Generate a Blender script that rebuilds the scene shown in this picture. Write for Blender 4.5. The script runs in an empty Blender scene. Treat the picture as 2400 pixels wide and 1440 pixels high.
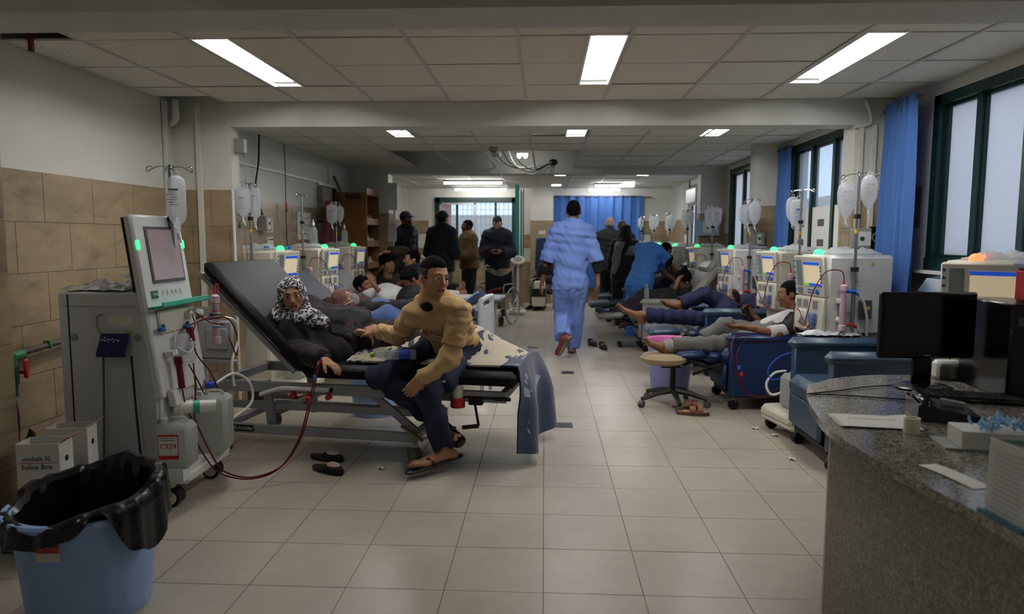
import bpy, bmesh, math, random
import numpy as np
from mathutils import Vector, Matrix
random.seed(7)
SC = bpy.context.scene
COL = SC.collection
# ------------------------------------------------------------------ camera
FPX = 1639.75                                   # focal length in pixels of the 2400 px frame
CAM_H = 1.41368
_yaw, _pit, _rol = 0.0458958, -0.0979418, 0.0034965
_f = Vector((-math.sin(_yaw)*math.cos(_pit), math.cos(_yaw)*math.cos(_pit), math.sin(_pit)))
_r0 = Vector((math.cos(_yaw), math.sin(_yaw), 0))
_u0 = _r0.cross(_f)
CR = _r0*math.cos(_rol) + _u0*math.sin(_rol)
CU = _u0*math.cos(_rol) - _r0*math.sin(_rol)
CF = _f
cam = bpy.data.objects.new('camera', bpy.data.cameras.new('camera'))
COL.objects.link(cam)
cam.data.sensor_width = 36.0
cam.data.lens = 36.0*FPX/2400.0
cam.data.clip_start = 0.05
cam.matrix_world = Matrix(((CR.x, CU.x, -CF.x, 0), (CR.y, CU.y, -CF.y, 0), (CR.z, CU.z, -CF.z, CAM_H), (0, 0, 0, 1)))
cam.data.dof.use_dof = True
cam.data.dof.focus_distance = 4.4
cam.data.dof.aperture_fstop = 2.4
SC.camera = cam
# ------------------------------------------------------------------ world, exposure
w = bpy.data.worlds.new('overcast_sky'); SC.world = w
w.use_nodes = True
w.node_tree.nodes['Background'].inputs[0].default_value = (0.80, 0.88, 1.0, 1)
w.node_tree.nodes['Background'].inputs[1].default_value = 1.45
SC.view_settings.view_transform = 'Standard'
SC.view_settings.look = 'None'
SC.view_settings.gamma = 1
SC.view_settings.use_curve_mapping = False
SC.view_settings.exposure = 0.40
LAMP = 42.0                                      # radiance of the fluorescent tubes
SC.cycles.max_bounces = 6
SC.cycles.diffuse_bounces = 4
SC.cycles.glossy_bounces = 3
SC.cycles.transmission_bounces = 4
SC.cycles.transparent_max_bounces = 8
SC.cycles.adaptive_threshold = .05
SC.cycles.caustics_reflective = False
SC.cycles.caustics_refractive = False
SC.cycles.sample_clamp_indirect = 6

# ------------------------------------------------------------------ helpers
V = Vector
def ray(px, py):
    return CR*((px-1200)/FPX) - CU*((py-720)/FPX) + CF
def at(px, py, Y):
    """the point of the room seen at a photo pixel, at a given distance down the room"""
    d = ray(px, py); t = Y/d.y
    return V((d.x*t, Y, CAM_H+d.z*t))
def atz(px, py, Z):
    d = ray(px, py); t = (Z-CAM_H)/d.z
    return V((d.x*t, d.y*t, Z))
def lin(h):
    h = h.lstrip('#')
    c = [int(h[i:i+2], 16)/255 for i in (0, 2, 4)]
    return tuple(x/12.92 if x <= .04045 else ((x+.055)/1.055)**2.4 for x in c)+(1,)
MATS = {}
def mat(name, col, rough=.5, metal=0., var=0., vs=12., bump=0., bs=60., trans=0., alpha=1., emit=0., ec=None, spec=.5, ior=1.45, sheen=0., stretch=None):
    """procedural principled material; var = strength of the noise mottling of its own colour"""
    if name in MATS: return MATS[name]
    m = bpy.data.materials.new(name); m.use_nodes = True
    nt = m.node_tree; b = nt.nodes['Principled BSDF']
    c = lin(col) if isinstance(col, str) else tuple(col)+(1,)
    b.inputs['Base Color'].default_value = c
    b.inputs['Roughness'].default_value = rough
    b.inputs['Metallic'].default_value = metal
    b.inputs['Specular IOR Level'].default_value = spec
    b.inputs['IOR'].default_value = ior
    if trans: b.inputs['Transmission Weight'].default_value = trans
    if alpha < 1: b.inputs['Alpha'].default_value = alpha
    if sheen: b.inputs['Sheen Weight'].default_value = sheen
    if emit:
        b.inputs['Emission Color'].default_value = lin(ec) if ec else c
        b.inputs['Emission Strength'].default_value = emit
    if var or bump:
        tc = nt.nodes.new('ShaderNodeTexCoord')
        src = tc.outputs['Object']
        if stretch:
            mp = nt.nodes.new('ShaderNodeMapping'); mp.inputs['Scale'].default_value = stretch
            nt.links.new(src, mp.inputs[0]); src = mp.outputs[0]
    if var:
        n = nt.nodes.new('ShaderNodeTexNoise'); n.inputs['Scale'].default_value = vs; n.inputs['Detail'].default_value = 6
        n.inputs['Roughness'].default_value = .65
        nt.links.new(src, n.inputs['Vector'])
        r = nt.nodes.new('ShaderNodeMapRange'); r.inputs[1].default_value = .3; r.inputs[2].default_value = .7
        r.inputs[3].default_value = 1-var; r.inputs[4].default_value = 1+var*.6
        nt.links.new(n.outputs[0], r.inputs[0])
        mx = nt.nodes.new('ShaderNodeVectorMath'); mx.operation = 'SCALE'; mx.inputs[0].default_value = c[:3]
        nt.links.new(r.outputs[0], mx.inputs['Scale']); nt.links.new(mx.outputs[0], b.inputs['Base Color'])
    if bump:
        n2 = nt.nodes.new('ShaderNodeTexNoise'); n2.inputs['Scale'].default_value = bs; n2.inputs['Detail'].default_value = 3
        nt.links.new(src, n2.inputs['Vector'])
        bp = nt.nodes.new('ShaderNodeBump'); bp.inputs['Strength'].default_value = bump; bp.inputs['Distance'].default_value = .01
        nt.links.new(n2.outputs[0], bp.inputs['Height']); nt.links.new(bp.outputs[0], b.inputs['Normal'])
    MATS[name] = m
    return m

def frame(z, hint=(0, 0, 1)):
    z = V(z).normalized(); h = V(hint)
    if abs(z.dot(h)) > .98: h = V((1, 0, 0)) if abs(z.x) < .9 else V((0, 1, 0))
    x = h.cross(z).normalized(); y = z.cross(x)
    return x, y, z
def spline(pts, k=5):
    p = [V(q) for q in pts]
    if len(p) < 3 or k < 2: return p
    out = []
    for i in range(len(p)-1):
        a = p[max(i-1, 0)]; b = p[i]; c = p[i+1]; d = p[min(i+2, len(p)-1)]
        for j in range(k):
            t = j/k
            out.append(.5*((2*b)+(c-a)*t+(2*a-5*b+4*c-d)*t*t+(3*b-a-3*c+d)*t**3))
    out.append(p[-1])
    return out
class MB:
    """collects shapes that become ONE mesh"""
    def __init__(s): s.v = []; s.f = []; s.m = []; s.cm = 0; s.smooth_all = False
    def add(s, vs, fs):
        o = len(s.v); s.v += [tuple(p) for p in vs]
        for f in fs: s.f.append([i+o for i in f]); s.m.append(s.cm)
        return s
    def slot(s, i): s.cm = i; return s
    def box(s, c, d, r=0., R=None):
        hx, hy, hz = d[0]/2, d[1]/2, d[2]/2
        r = min(r, hx*.98, hy*.98, hz*.98)
        c = V(c); vs = []
        if r <= 0:
            P = [(i*hx, j*hy, k*hz) for i in (-1, 1) for j in (-1, 1) for k in (-1, 1)]
            fs = [(0, 1, 3, 2), (4, 6, 7, 5), (0, 4, 5, 1), (2, 3, 7, 6), (0, 2, 6, 4), (1, 5, 7, 3)]
        else:
            P = []; idx = {}
            for i in (-1, 1):
                for j in (-1, 1):
                    for k in (-1, 1):
                        for a in range(3):
                            q = [i*(hx-r), j*(hy-r), k*(hz-r)]; q[a] = (i*hx, j*hy, k*hz)[a]
                            idx[(i, j, k, a)] = len(P); P.append(q)
            fs = []
            g = lambda i, j, k, a: idx[(i, j, k, a)]
            for i in (-1, 1):
                fs.append([g(i, -1, -1, 0), g(i, 1, -1, 0), g(i, 1, 1, 0), g(i, -1, 1, 0)][::i])
                fs.append([g(-1, i, -1, 1), g(-1, i, 1, 1), g(1, i, 1, 1), g(1, i, -1, 1)][::i])
                fs.append([g(-1, -1, i, 2), g(1, -1, i, 2), g(1, 1, i, 2), g(-1, 1, i, 2)][::i])
            for i in (-1, 1):
                for j in (-1, 1):
                    fs.append([g(i, j, -1, 0), g(i, j, -1, 1), g(i, j, 1, 1), g(i, j, 1, 0)][::i*j])
                    fs.append([g(i, -1, j, 0), g(i, 1, j, 0), g(i, 1, j, 2), g(i, -1, j, 2)][::i*j])
                    fs.append([g(-1, i, j, 1), g(-1, i, j, 2), g(1, i, j, 2), g(1, i, j, 1)][::i*j])
                    for k in (-1, 1): fs.append([g(i, j, k, 0), g(i, j, k, 1), g(i, j, k, 2)][::i*j*k])
        for p in P:
            p = V(p)
            vs.append(c+(R @ p if R else p))
        return s.add(vs, fs)
    def cyl(s, a, b, ra, rb=None, n=12, caps=True, hint=(0, 0, 1)):
        rb = ra if rb is None else rb
        a = V(a); b = V(b); x, y, z = frame(b-a, hint)
        vs = []
        for c, r in ((a, ra), (b, rb)):
            for i in range(n):
                t = 2*math.pi*i/n; vs.append(c+x*(r*math.cos(t))+y*(r*math.sin(t)))
        fs = [(i, (i+1) % n, n+(i+1) % n, n+i) for i in range(n)]
        if caps: fs += [tuple(range(n))[::-1], tuple(range(n, 2*n))]
        return s.add(vs, fs)
    def tube(s, pts, r, n=7, k=1, closed=False):
        p = spline(pts, k) if k > 1 else [V(q) for q in pts]
        N = len(p); vs = []; x = None
        for i in range(N):
            if closed: t = p[(i+1) % N]-p[i-1]
            else: t = p[min(i+1, N-1)]-p[max(i-1, 0)]
            if t.length < 1e-7: t = V((0, 0, 1))
            t.normalize()
            if x is None: x = frame(t)[0]
            else:
                x = x-t*x.dot(t)
                x = x.normalized() if x.length > 1e-6 else frame(t)[0]
            y = t.cross(x); rr = r(i/(N-1)) if callable(r) else r
            for j in range(n):
                a = 2*math.pi*j/n; vs.append(p[i]+x*(rr*math.cos(a))+y*(rr*math.sin(a)))
        fs = []
        for i in range(N if closed else N-1):
            for j in range(n):
                b = ((i+1) % N)*n
                fs.append((i*n+j, i*n+(j+1) % n, b+(j+1) % n, b+j))
        if not closed: fs += [tuple(range(n))[::-1], tuple(range((N-1)*n, N*n))]
        return s.add(vs, fs)
    def lathe(s, prof, c=(0, 0, 0), n=24, axis=(0, 0, 1), sx=1., sy=1., fn=None, caps=True):
        c = V(c); x, y, z = frame(axis, (0, 1, 0)) if tuple(axis) == (0, 0, 1) else frame(axis)
        vs = []
        for q, (r, h) in enumerate(prof):
            for i in range(n):
                t = 2*math.pi*i/n
                rr = r*(fn(t, q) if fn else 1)
                vs.append(c+x*(rr*math.cos(t)*sx)+y*(rr*math.sin(t)*sy)+z*h)
        fs = []
        for q in range(len(prof)-1):
            for i in range(n): fs.append((q*n+i, q*n+(i+1) % n, (q+1)*n+(i+1) % n, (q+1)*n+i))
        if caps and prof[0][0] > 1e-6: fs.append(tuple(range(n))[::-1])
        if caps and prof[-1][0] > 1e-6: fs.append(tuple(range((len(prof)-1)*n, len(prof)*n)))
        return s.add(vs, fs)
    def prism(s, poly, h0, h1, M=None):
        """polygon (x,y) extruded along local z, placed by the matrix M"""
        n = len(poly); vs = [V((p[0], p[1], h0)) for p in poly]+[V((p[0], p[1], h1)) for p in poly]
        if M: vs = [M @ p for p in vs]
        return s.add(vs, [tuple(range(n))[::-1], tuple(range(n, 2*n))]+[(i, (i+1) % n, n+(i+1) % n, n+i) for i in range(n)])
    def ell(s, c, r, n=14, m=8, R=None):
        c = V(c); vs = []; r = (r, r, r) if not hasattr(r, '__len__') else r
        def P(x, y, z):
            q = V((x*r[0], y*r[1], z*r[2])); return c+(R @ q if R else q)
        vs.append(P(0, 0, -1))
        for j in range(1, m):
            a = -math.pi/2+math.pi*j/m
            for i in range(n):
                t = 2*math.pi*i/n; vs.append(P(math.cos(a)*math.cos(t), math.cos(a)*math.sin(t), math.sin(a)))
        vs.append(P(0, 0, 1)); L = len(vs)-1
        fs = [(0, 1+(i+1) % n, 1+i) for i in range(n)]
        for j in range(m-2):
            for i in range(n): fs.append((1+j*n+i, 1+j*n+(i+1) % n, 1+(j+1)*n+(i+1) % n, 1+(j+1)*n+i))
        fs += [(L, 1+(m-2)*n+i, 1+(m-2)*n+(i+1) % n) for i in range(n)]
        return s.add(vs, fs)
    def sheet(s, fn, nu, nv, th=.004):
        """cloth: fn(u,v) in 0..1 gives a point; th = thickness"""
        P = [[V(fn(i/nu, j/nv)) for j in range(nv+1)] for i in range(nu+1)]
        Nn = []
        for i in range(nu+1):
            for j in range(nv+1):
                a = P[min(i+1, nu)][j]-P[max(i-1, 0)][j]; b = P[i][min(j+1, nv)]-P[i][max(j-1, 0)]
                q = a.cross(b); Nn.append(q.normalized() if q.length > 1e-9 else V((0, 0, 1)))
        K = nv+1; A = [P[i][j] for i in range(nu+1) for j in range(nv+1)]
        T = len(A); vs = A+[A[i]-Nn[i]*th for i in range(T)]
        fs = []
        for i in range(nu):
            for j in range(nv):
                q = (i*K+j, (i+1)*K+j, (i+1)*K+j+1, i*K+j+1); fs.append(q); fs.append(tuple(x+T for x in q[::-1]))
        rim = [i*K for i in range(nu+1)]+[nu*K+j for j in range(1, nv+1)]+[i*K+nv for i in range(nu-1, -1, -1)]+[j for j in range(nv-1, 0, -1)]
        for a, b in zip(rim, rim[1:]+rim[:1]): fs.append((b, a, a+T, b+T))
        return s.add(vs, fs)
    def arr(s, vs, quads):
        o = len(s.v); s.v += vs.tolist(); s.f += (quads+o).tolist(); s.m += [s.cm]*len(quads); return s
    def xf(s, M):
        s.v = [tuple(M @ V(p)) for p in s.v]; return s
def mesh(name, mb, mats, ang=38):
    me = bpy.data.meshes.new(name)
    nf = len(mb.f); tot = np.fromiter((len(f) for f in mb.f), np.int32, nf)
    me.vertices.add(len(mb.v)); me.vertices.foreach_set('co', np.asarray(mb.v, np.float32).ravel())
    lp = np.fromiter((i for f in mb.f for i in f), np.int32, int(tot.sum()))
    me.loops.add(len(lp)); me.loops.foreach_set('vertex_index', lp)
    me.polygons.add(nf); st = np.zeros(nf, np.int32); st[1:] = np.cumsum(tot)[:-1]
    me.polygons.foreach_set('loop_start', st)
    for m in (mats if isinstance(mats, (list, tuple)) else [mats]): me.materials.append(m)
    me.polygons.foreach_set('material_index', np.asarray(mb.m, np.int32))
    me.update(calc_edges=True); me.validate()
    me.shade_smooth()
    if ang and not mb.smooth_all: me.set_sharp_from_angle(angle=math.radians(ang))
    return me
def tag(o, label=None, cat=None, group=None, kind=None):
    for k, v in (('label', label), ('category', cat), ('group', group), ('kind', kind)):
        if v: o[k] = v
    return o
def O(name, mb, mats, par=None, label=None, cat=None, group=None, kind=None, loc=None, ang=38, world=False):
    """link ONE mesh object; world=True: mb is in room coordinates and par sits somewhere else"""
    if world and par is not None:
        M = par.matrix_basis
        if par.parent: M = par.parent.matrix_basis @ M
        mb.xf(M.inverted())
    if loc is not None: mb.xf(Matrix.Translation(-V(loc)))
    o = bpy.data.objects.new(name, mesh(name, mb, mats, ang)); COL.objects.link(o)
    if loc is not None: o.location = loc
    if par: o.parent = par
    return tag(o, label, cat, group, kind)
def T(name, label, cat, loc=(0, 0, 0), rz=0., group=None):
    o = bpy.data.objects.new(name, None); COL.objects.link(o)
    o.empty_display_size = .1
    o.location = loc; o.rotation_euler = (0, 0, math.radians(rz))
    return tag(o, label, cat, group)
def dup(root, loc, rz=None, label=None, group=None):
    r = root.copy(); COL.objects.link(r); r.location = loc
    if rz is not None: r.rotation_euler = (0, 0, math.radians(rz))
    tag(r, label, None, group)
    for ch in list(root.children):
        c = ch.copy(); COL.objects.link(c); c.parent = r
        for g in list(ch.children):
            d = g.copy(); COL.objects.link(d); d.parent = c
    return r
def text(mb, s, size, M, th=.0006, align='CENTER'):
    """flat print as real letters"""
    cu = bpy.data.curves.new('t', 'FONT'); cu.body = s; cu.size = size; cu.align_x = align; cu.align_y = 'CENTER'; cu.extrude = th; cu.resolution_u = 2
    o = bpy.data.objects.new('t', cu); me = o.to_mesh()
    mb.add([M @ v.co for v in me.vertices], [list(p.vertices) for p in me.polygons])
    o.to_mesh_clear(); bpy.data.objects.remove(o); bpy.data.curves.remove(cu)
    return mb
def fr(o, x, y):
    """matrix with origin o, x axis along x, y axis towards y"""
    x = V(x).normalized(); z = x.cross(V(y)).normalized(); y = z.cross(x)
    return Matrix(((x.x, y.x, z.x, o[0]), (x.y, y.y, z.y, o[1]), (x.z, y.z, z.z, o[2]), (0, 0, 0, 1)))
def rotm(ax, deg): return Matrix.Rotation(math.radians(deg), 3, ax)
def scribble(mb, w, h, M, r=.0012, seed=0, n=9):
    """a line of hand-like strokes standing for script lettering"""
    rr = random.Random(seed); x = -w/2
    while x < w/2:
        L = w/n*rr.uniform(.6, 1.6); k = rr.random()
        pts = [(x, 0), (x+L*.3, h*rr.uniform(.1, .5)*(1 if k > .4 else -1)), (x+L*.6, -h*.1), (x+L, h*rr.uniform(-.3, .4))]
        mb.tube([M @ V((a, b, 0)) for a, b in pts], r, n=4)
        if rr.random() < .6: mb.box(M @ V((x+L*.4, h*rr.choice((-.55, .6)), 0)), (r*2.4,)*3)
        x += L*1.15
    return mb
# ================================================================== the room
XL, XR, YN, YF, ZC, ZS = -3.03, 2.717, -1.3, 15.5, 2.495, 2.86
BEAMZ = 2.30
def posmat(name, col, rough, kind, spec=.5):
    """materials laid out in room space (stone, plaster, ceiling board)"""
    m = bpy.data.materials.new(name); m.use_nodes = True; nt = m.node_tree; b = nt.nodes['Principled BSDF']; L = nt.links.new
    g = nt.nodes.new('ShaderNodeNewGeometry'); N = nt.nodes.new
    def noise(scale, detail=6, rgh=.6, dist=0., st=None):
        src = g.outputs['Position']
        if st:
            mp = N('ShaderNodeMapping'); mp.inputs['Scale'].default_value = st[0]; mp.inputs['Rotation'].default_value = st[1]
            L(src, mp.inputs[0]); src = mp.outputs[0]
        n = N('ShaderNodeTexNoise'); n.inputs['Scale'].default_value = scale; n.inputs['Detail'].default_value = detail
        n.inputs['Roughness'].default_value = rgh; n.inputs['Distortion'].default_value = dist
        L(src, n.inputs['Vector']); return n.outputs[0]
    def ramp(src, stops):
        r = N('ShaderNodeValToRGB'); e = r.color_ramp.elements
        while len(e) < len(stops): e.new(.5)
        for q, (p, c) in zip(e, stops): q.position = p; q.color = lin(c) if isinstance(c, str) else (c, c, c, 1)
        L(src, r.inputs[0]); return r.outputs[0]
    def mul(a, c):
        x = N('ShaderNodeMix'); x.data_type = 'RGBA'; x.blend_type = 'MULTIPLY'; x.inputs[0].default_value = 1
        L(a, x.inputs[6]); L(c, x.inputs[7]); return x.outputs[2]
    def bump(src, st):
        bp = N('ShaderNodeBump'); bp.inputs['Strength'].default_value = st; bp.inputs['Distance'].default_value = .01
        L(src, bp.inputs['Height']); L(bp.outputs[0], b.inputs['Normal'])
    b.inputs['Roughness'].default_value = rough; b.inputs['Specular IOR Level'].default_value = spec
    base = N('ShaderNodeRGB'); base.outputs[0].default_value = lin(col); c = base.outputs[0]
    if kind == 'floor':
        c = mul(c, ramp(noise(1.3, 5), [(.3, .80), (.7, 1.)])); c = mul(c, ramp(noise(14, 8, .7), [(.25, .88), (.7, 1.)]))
        c = mul(c, ramp(noise(5, 10, .75, 1.), [(.24, .72), (.34, 1.)]))
        rr = N('ShaderNodeMapRange'); rr.inputs[3].default_value = rough*.7; rr.inputs[4].default_value = rough*1.6
        L(noise(2.5, 6), rr.inputs[0]); L(rr.outputs[0], b.inputs['Roughness'])
    if kind == 'stone':
        c = mul(c, ramp(noise(3, 9, .62, .7, ((1, 1, 2.6), (.7, .6, .2))), [(.28, .52), (.5, .9), (.72, 1.12)]))
        c = mul(c, ramp(noise(60, 6, .8), [(.3, .80), (.65, 1.04)]))
    if kind == 'paint':
        c = mul(c, ramp(noise(.9, 6), [(.3, .84), (.65, 1.)])); c = mul(c, ramp(noise(7, 9, .75), [(.22, .80), (.36, 1.)]))
        c = mul(c, ramp(noise(3.1, 12, .8, .6), [(.20, .6), (.29, 1.)]))
        bump(noise(90, 4), .05)
    if kind == 'board':
        wv = N('ShaderNodeTexWave'); wv.inputs['Scale'].default_value = 16; wv.inputs['Distortion'].default_value = 2.2; wv.inputs['Detail'].default_value = 1
        wv.bands_direction = 'DIAGONAL'; L(g.outputs['Position'], wv.inputs['Vector'])
        c = mul(c, ramp(wv.outputs[1], [(.2, .93), (.8, 1.)])); c = mul(c, ramp(noise(2, 9, .7), [(.2, .8), (.36, 1.)]))
        bump(wv.outputs[1], .12)
    if kind == 'granite':
        vo = N('ShaderNodeTexVoronoi'); vo.inputs['Scale'].default_value = 170; L(g.outputs['Position'], vo.inputs['Vector'])
        c = mul(c, ramp(vo.outputs['Color'], [(.2, .35), (.5, .8), (.85, 1.5)])); c = mul(c, ramp(noise(45, 5, .7), [(.3, .55), (.7, 1.25)]))
    L(c, b.inputs['Base Color'])
    MATS[name] = m
    return m
M_FLOOR = posmat('beige_floor_tile', '#bfb6a7', .30, 'floor')
M_STONE = posmat('travertine_wall_tile', '#a08d70', .30, 'stone')
M_PAINT = posmat('white_wall_paint', '#d8d7d0', .6, 'paint', .3)
M_BOARD = posmat('ceiling_board', '#e8e4d8', .8, 'board', .2)
M_GRAN = posmat('grey_granite', '#8a857b', .14, 'granite')
M_GROUT = mat('grout', '#8d8678', .8)
M_WGROUT = mat('pale_grout', '#c2b59c', .8)
M_DARK = mat('plenum_concrete', '#b5b1a8', .9, var=.2)
M_TEE = mat('ceiling_rail_paint', '#c9c8c2', .5, var=.08)
M_GREEN = mat('dark_green_frame_paint', '#0b2a28', .4)
M_TEAL = mat('teal_frame_paint', '#15706c', .4)
M_PVC = mat('cream_conduit', '#d6d5cb', .45, var=.06)
M_LAMPW = mat('white_lamp_housing', '#f2f2ee', .35)
M_TUBE = mat('lit_fluorescent_tube', '#ffffff', .4, emit=LAMP, ec='#faf8f6')
M_BLACK = mat('black_rubber', '#0c0c0d', .5)
M_GREYP = mat('grey_plastic', '#8d8d88', .45)
M_WHITEP = mat('white_plastic', '#dcdcd6', .35)

def struct(name, mb, m, par=None, **k): return O(name, mb, m, par, kind=None if par else 'structure', **k)
BOXM = {}
def boxmesh(nm, d, m, r=0.):
    k = (nm, tuple(round(x, 3) for x in d), m.name)
    if k not in BOXM: BOXM[k] = mesh(nm, MB().box((0, 0, 0), k[1], r), m)
    return BOXM[k]
def piece(nm, c, d, m, par, r=0., rot=None):
    o = bpy.data.objects.new(nm, boxmesh(nm, d, m, r)); COL.objects.link(o); o.location = c; o.parent = par
    if rot: o.rotation_euler = rot
    return o
# ---- floor: slab, the 300 tiles nearest the camera one by one, the rest in one piece
fl = struct('floor', MB().box(((XL+XR)/2, (YN+YF)/2, -.06), (XR-XL+.4, YF-YN+.4, .1)), M_GROUT)
TS, TX, TY, G = .4, .006, 2.681, .0035
xs = [x for x in [TX+TS*k for k in range(-9, 9)]]
tiles = []
for r in range(-10, 33):
    for k in range(-9, 8):
        x0, x1 = max(TX+TS*k, XL), min(TX+TS*(k+1), XR); y0, y1 = max(TY+TS*r, YN), min(TY+TS*(r+1), YF)
        if x1-x0 < .02 or y1-y0 < .02: continue
        tiles.append((x0, x1, y0, y1))
inview = sorted([t for t in tiles if t[3] > 2.0 and abs((t[0]+t[1])/2+.05*t[2]) < .8*t[3]+.4], key=lambda t: t[2])[:300]
rest = MB()
for t in tiles:
    c = ((t[0]+t[1])/2, (t[2]+t[3])/2, -.006); d = (t[1]-t[0]-G, t[3]-t[2]-G, .012)
    if t in inview: piece('floor_tile', (c[0], c[1], c[2]+random.uniform(-.0006, 0)), d, M_FLOOR, fl)
    else: rest.box(c, d)
O('floor_tiles', rest, M_FLOOR, fl, kind='stuff')
for px, py in ((1322, 997), (1330, 874), (1250, 815)):
    p = atz(px, py, .002); b = MB().box((0, 0, .001), (.13, .13, .004)); b.cm = 1
    for i in range(-3, 4): b.box((i*.016, 0, .0035), (.008, .10, .002))
    O('floor_drain', b, [mat('drain_steel', '#77746c', .35, .8), M_BLACK], fl).location = p
# ---- walls
wl = struct('wall_left', MB().box((XL-.1, (YN+YF)/2, ZS/2), (.2, YF-YN+.4, ZS+.1)), M_PAINT)
wf = struct('wall_front', MB().box(((XL+XR)/2, YN-.1, ZS/2), (XR-XL+.4, .2, ZS)), M_PAINT)
def wall_tiles(par, o, u, L, n, z1=1.8, skip=None, ph=0., rows=6, W=.465):
    """running-bond stone tiles on a wall: o = corner, u = direction along the wall, n = outward normal"""
    o, u, n = V(o), V(u), V(n)
    bk = MB()
    for r in range(rows):
        zc = z1-.3*(r+.5)
        a = -((ph+(r % 2)*W*.52) % W)
        while a < L:
            b0, b1 = max(a, 0), min(a+W, L); a += W
            if b1-b0 < .03: continue
            m_ = (b0+b1)/2; p = o+u*m_+n*.004
            if skip and skip(p.x, p.y, zc): continue
            ln = b1-b0-.004
            d = (ln, .008, .296) if abs(u.x) > .5 else (.008, ln, .296)
            piece('wall_tile', (p.x, p.y, zc), d, M_STONE, par)
wall_tiles(wl, (XL, 3.0, 0), (0, 1, 0), 12.4, (1, 0, 0), ph=.265)
# right wall with its four window openings
WIN = [(3.25, 5.14, 1.20, 2.41), (6.0, 8.02, 1.05, 2.43), (8.75, 10.55, 1.02, 2.42), (11.35, 13.5, 1.0, 2.40)]
b = MB(); yy = YN
for y0, y1, z0, z1 in WIN:
    b.box((XR+.1, (yy+y0)/2, ZS/2), (.2, y0-yy, ZS)); b.box((XR+.1, (y0+y1)/2, z0/2), (.2, y1-y0, z0)); b.box((XR+.1, (y0+y1)/2, (z1+ZS)/2), (.2, y1-y0, ZS-z1)); yy = y1
b.box((XR+.1, (yy+YF)/2, ZS/2), (.2, YF-yy+.2, ZS))
wr = struct('wall_right', b, M_PAINT)
wall_tiles(wr, (XR, 3.0, 0), (0, 1, 0), 12.4, (-1, 0, 0), skip=lambda x, y, z: any(y0-.2 < y < y1+.2 and z > z0-.1 for y0, y1, z0, z1 in WIN), ph=.1)
# far wall, with the clear window on the left and the curtained opening on the right
FW = [(-2.42, -.62, .93, 2.30), (.22, 2.0, .9, 2.28)]
b = MB(); xx = XL
for x0, x1, z0, z1 in FW:
    b.box(((xx+x0)/2, YF+.1, ZS/2), (x0-xx, .2, ZS)); b.box(((x0+x1)/2, YF+.1, z0/2), (x1-x0, .2, z0)); b.box(((x0+x1)/2, YF+.1, (z1+ZS)/2), (x1-x0, .2, ZS-z1)); xx = x1
b.box(((xx+XR)/2, YF+.1, ZS/2), (XR-xx, .2, ZS))
wb = struct('wall_back', b, M_PAINT)
wall_tiles(wb, (XL, YF, 0), (1, 0, 0), XR-XL, (0, -1, 0), skip=lambda x, y, z: any(x0-.22 < x < x1+.22 and z > z0-.1 for x0, x1, z0, z1 in FW))
# ---- columns and beams
def column(n, x0, x1, y0, y1, side):
    c = struct('trim_%d' % n, MB().box(((x0+x1)/2, (y0+y1)/2, ZS/2), (x1-x0, y1-y0, ZS)), M_PAINT)
    wall_tiles(c, (x0, y0, 0), (1, 0, 0), x1-x0, (0, -1, 0), W=.31)
    xs_ = x1 if side > 0 else x0
    wall_tiles(c, (xs_, y0, 0), (0, 1, 0), y1-y0, (side, 0, 0), W=.31)
    return c
column(1, XL, -2.56, 2.78, 3.22, 1); cL = column(2, XL, -2.54, 5.65, 5.79, 1); column(3, XL, -2.42, 10.85, 11.15, 1)
cR = column(4, 2.40, XR, 5.65, 5.86, -1); column(5, 2.42, XR, 8.28, 8.5, -1); column(6, 2.36, XR, 10.85, 11.1, -1); column(7, -.30, .18, 15.2, YF, -1)
for n, (x0, x1, y0, y1, z) in enumerate(((-2.56, XR, 2.79, 3.06, BEAMZ), (-2.54, 2.40, 5.65, 5.87, BEAMZ), (-2.42, 2.36, 10.85, 11.12, 2.40))):
    struct('trim_%d' % (n+8), MB().box(((x0+x1)/2, (y0+y1)/2, (z+ZS)/2), (x1-x0, y1-y0, ZS-z)), M_PAINT)
# corner strip on the left column
struct('trim_11', MB().box((-2.535, 5.645, .9), (.02, .02, 1.8), .004), mat('white_trim', '#dfe0dc', .4))
# ---- ceiling: slab above, rails, every board one by one
ce = struct('ceiling', MB().box(((XL+XR)/2, (YN+YF)/2, ZS+.05), (XR-XL+.4, YF-YN+.4, .1)), M_DARK)
CX = [-3.03, -2.573, -1.968, -1.363, -.758, -.153, .452, 1.057, 1.662, 2.267, 2.717]
LIGHTS = []                                      # recessed fittings (x0,x1,y0,y1)
for x0, x1 in ((-1.94, -1.74), (.235, .435), (1.685, 1.885)): LIGHTS.append((x0, x1, 3.86, 5.08))
for x0, x1 in ((-1.60, -1.40), (.215, .415), (1.615, 1.815)): LIGHTS.append((x0, x1, 6.40, 7.62))
LIGHTS_FILL = [(-1.94, -1.74, .9, 1.6), (1.685, 1.885, .9, 1.6)]      # unseen fittings, added to brighten the bin and desk front
for x0, x1, y0, y1 in ((.16, .36, 11.7, 12.3), (.13, .33, 14.3, 14.9), (1.56, 1.76, 11.75, 12.4), (1.52, 1.72, 13.6, 14.4), (-1.98, -1.78, 11.7, 12.2)): LIGHTS.append((x0, x1, y0, y1))
ROWS = [3.06, 3.275, 3.88, 4.485, 5.09, 5.65], [5.87, 6.39, 6.995, 7.60, 8.205, 8.81, 9.415, 10.02, 10.625, 10.85], [11.12, 11.7, 12.3, 12.9, 13.5, 14.1, 14.7, 15.3, 15.5], [-1.3, -.7, -.1, .5, 1.1, 1.7, 2.3, 2.79]
LIGHTS += LIGHTS_FILL
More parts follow.
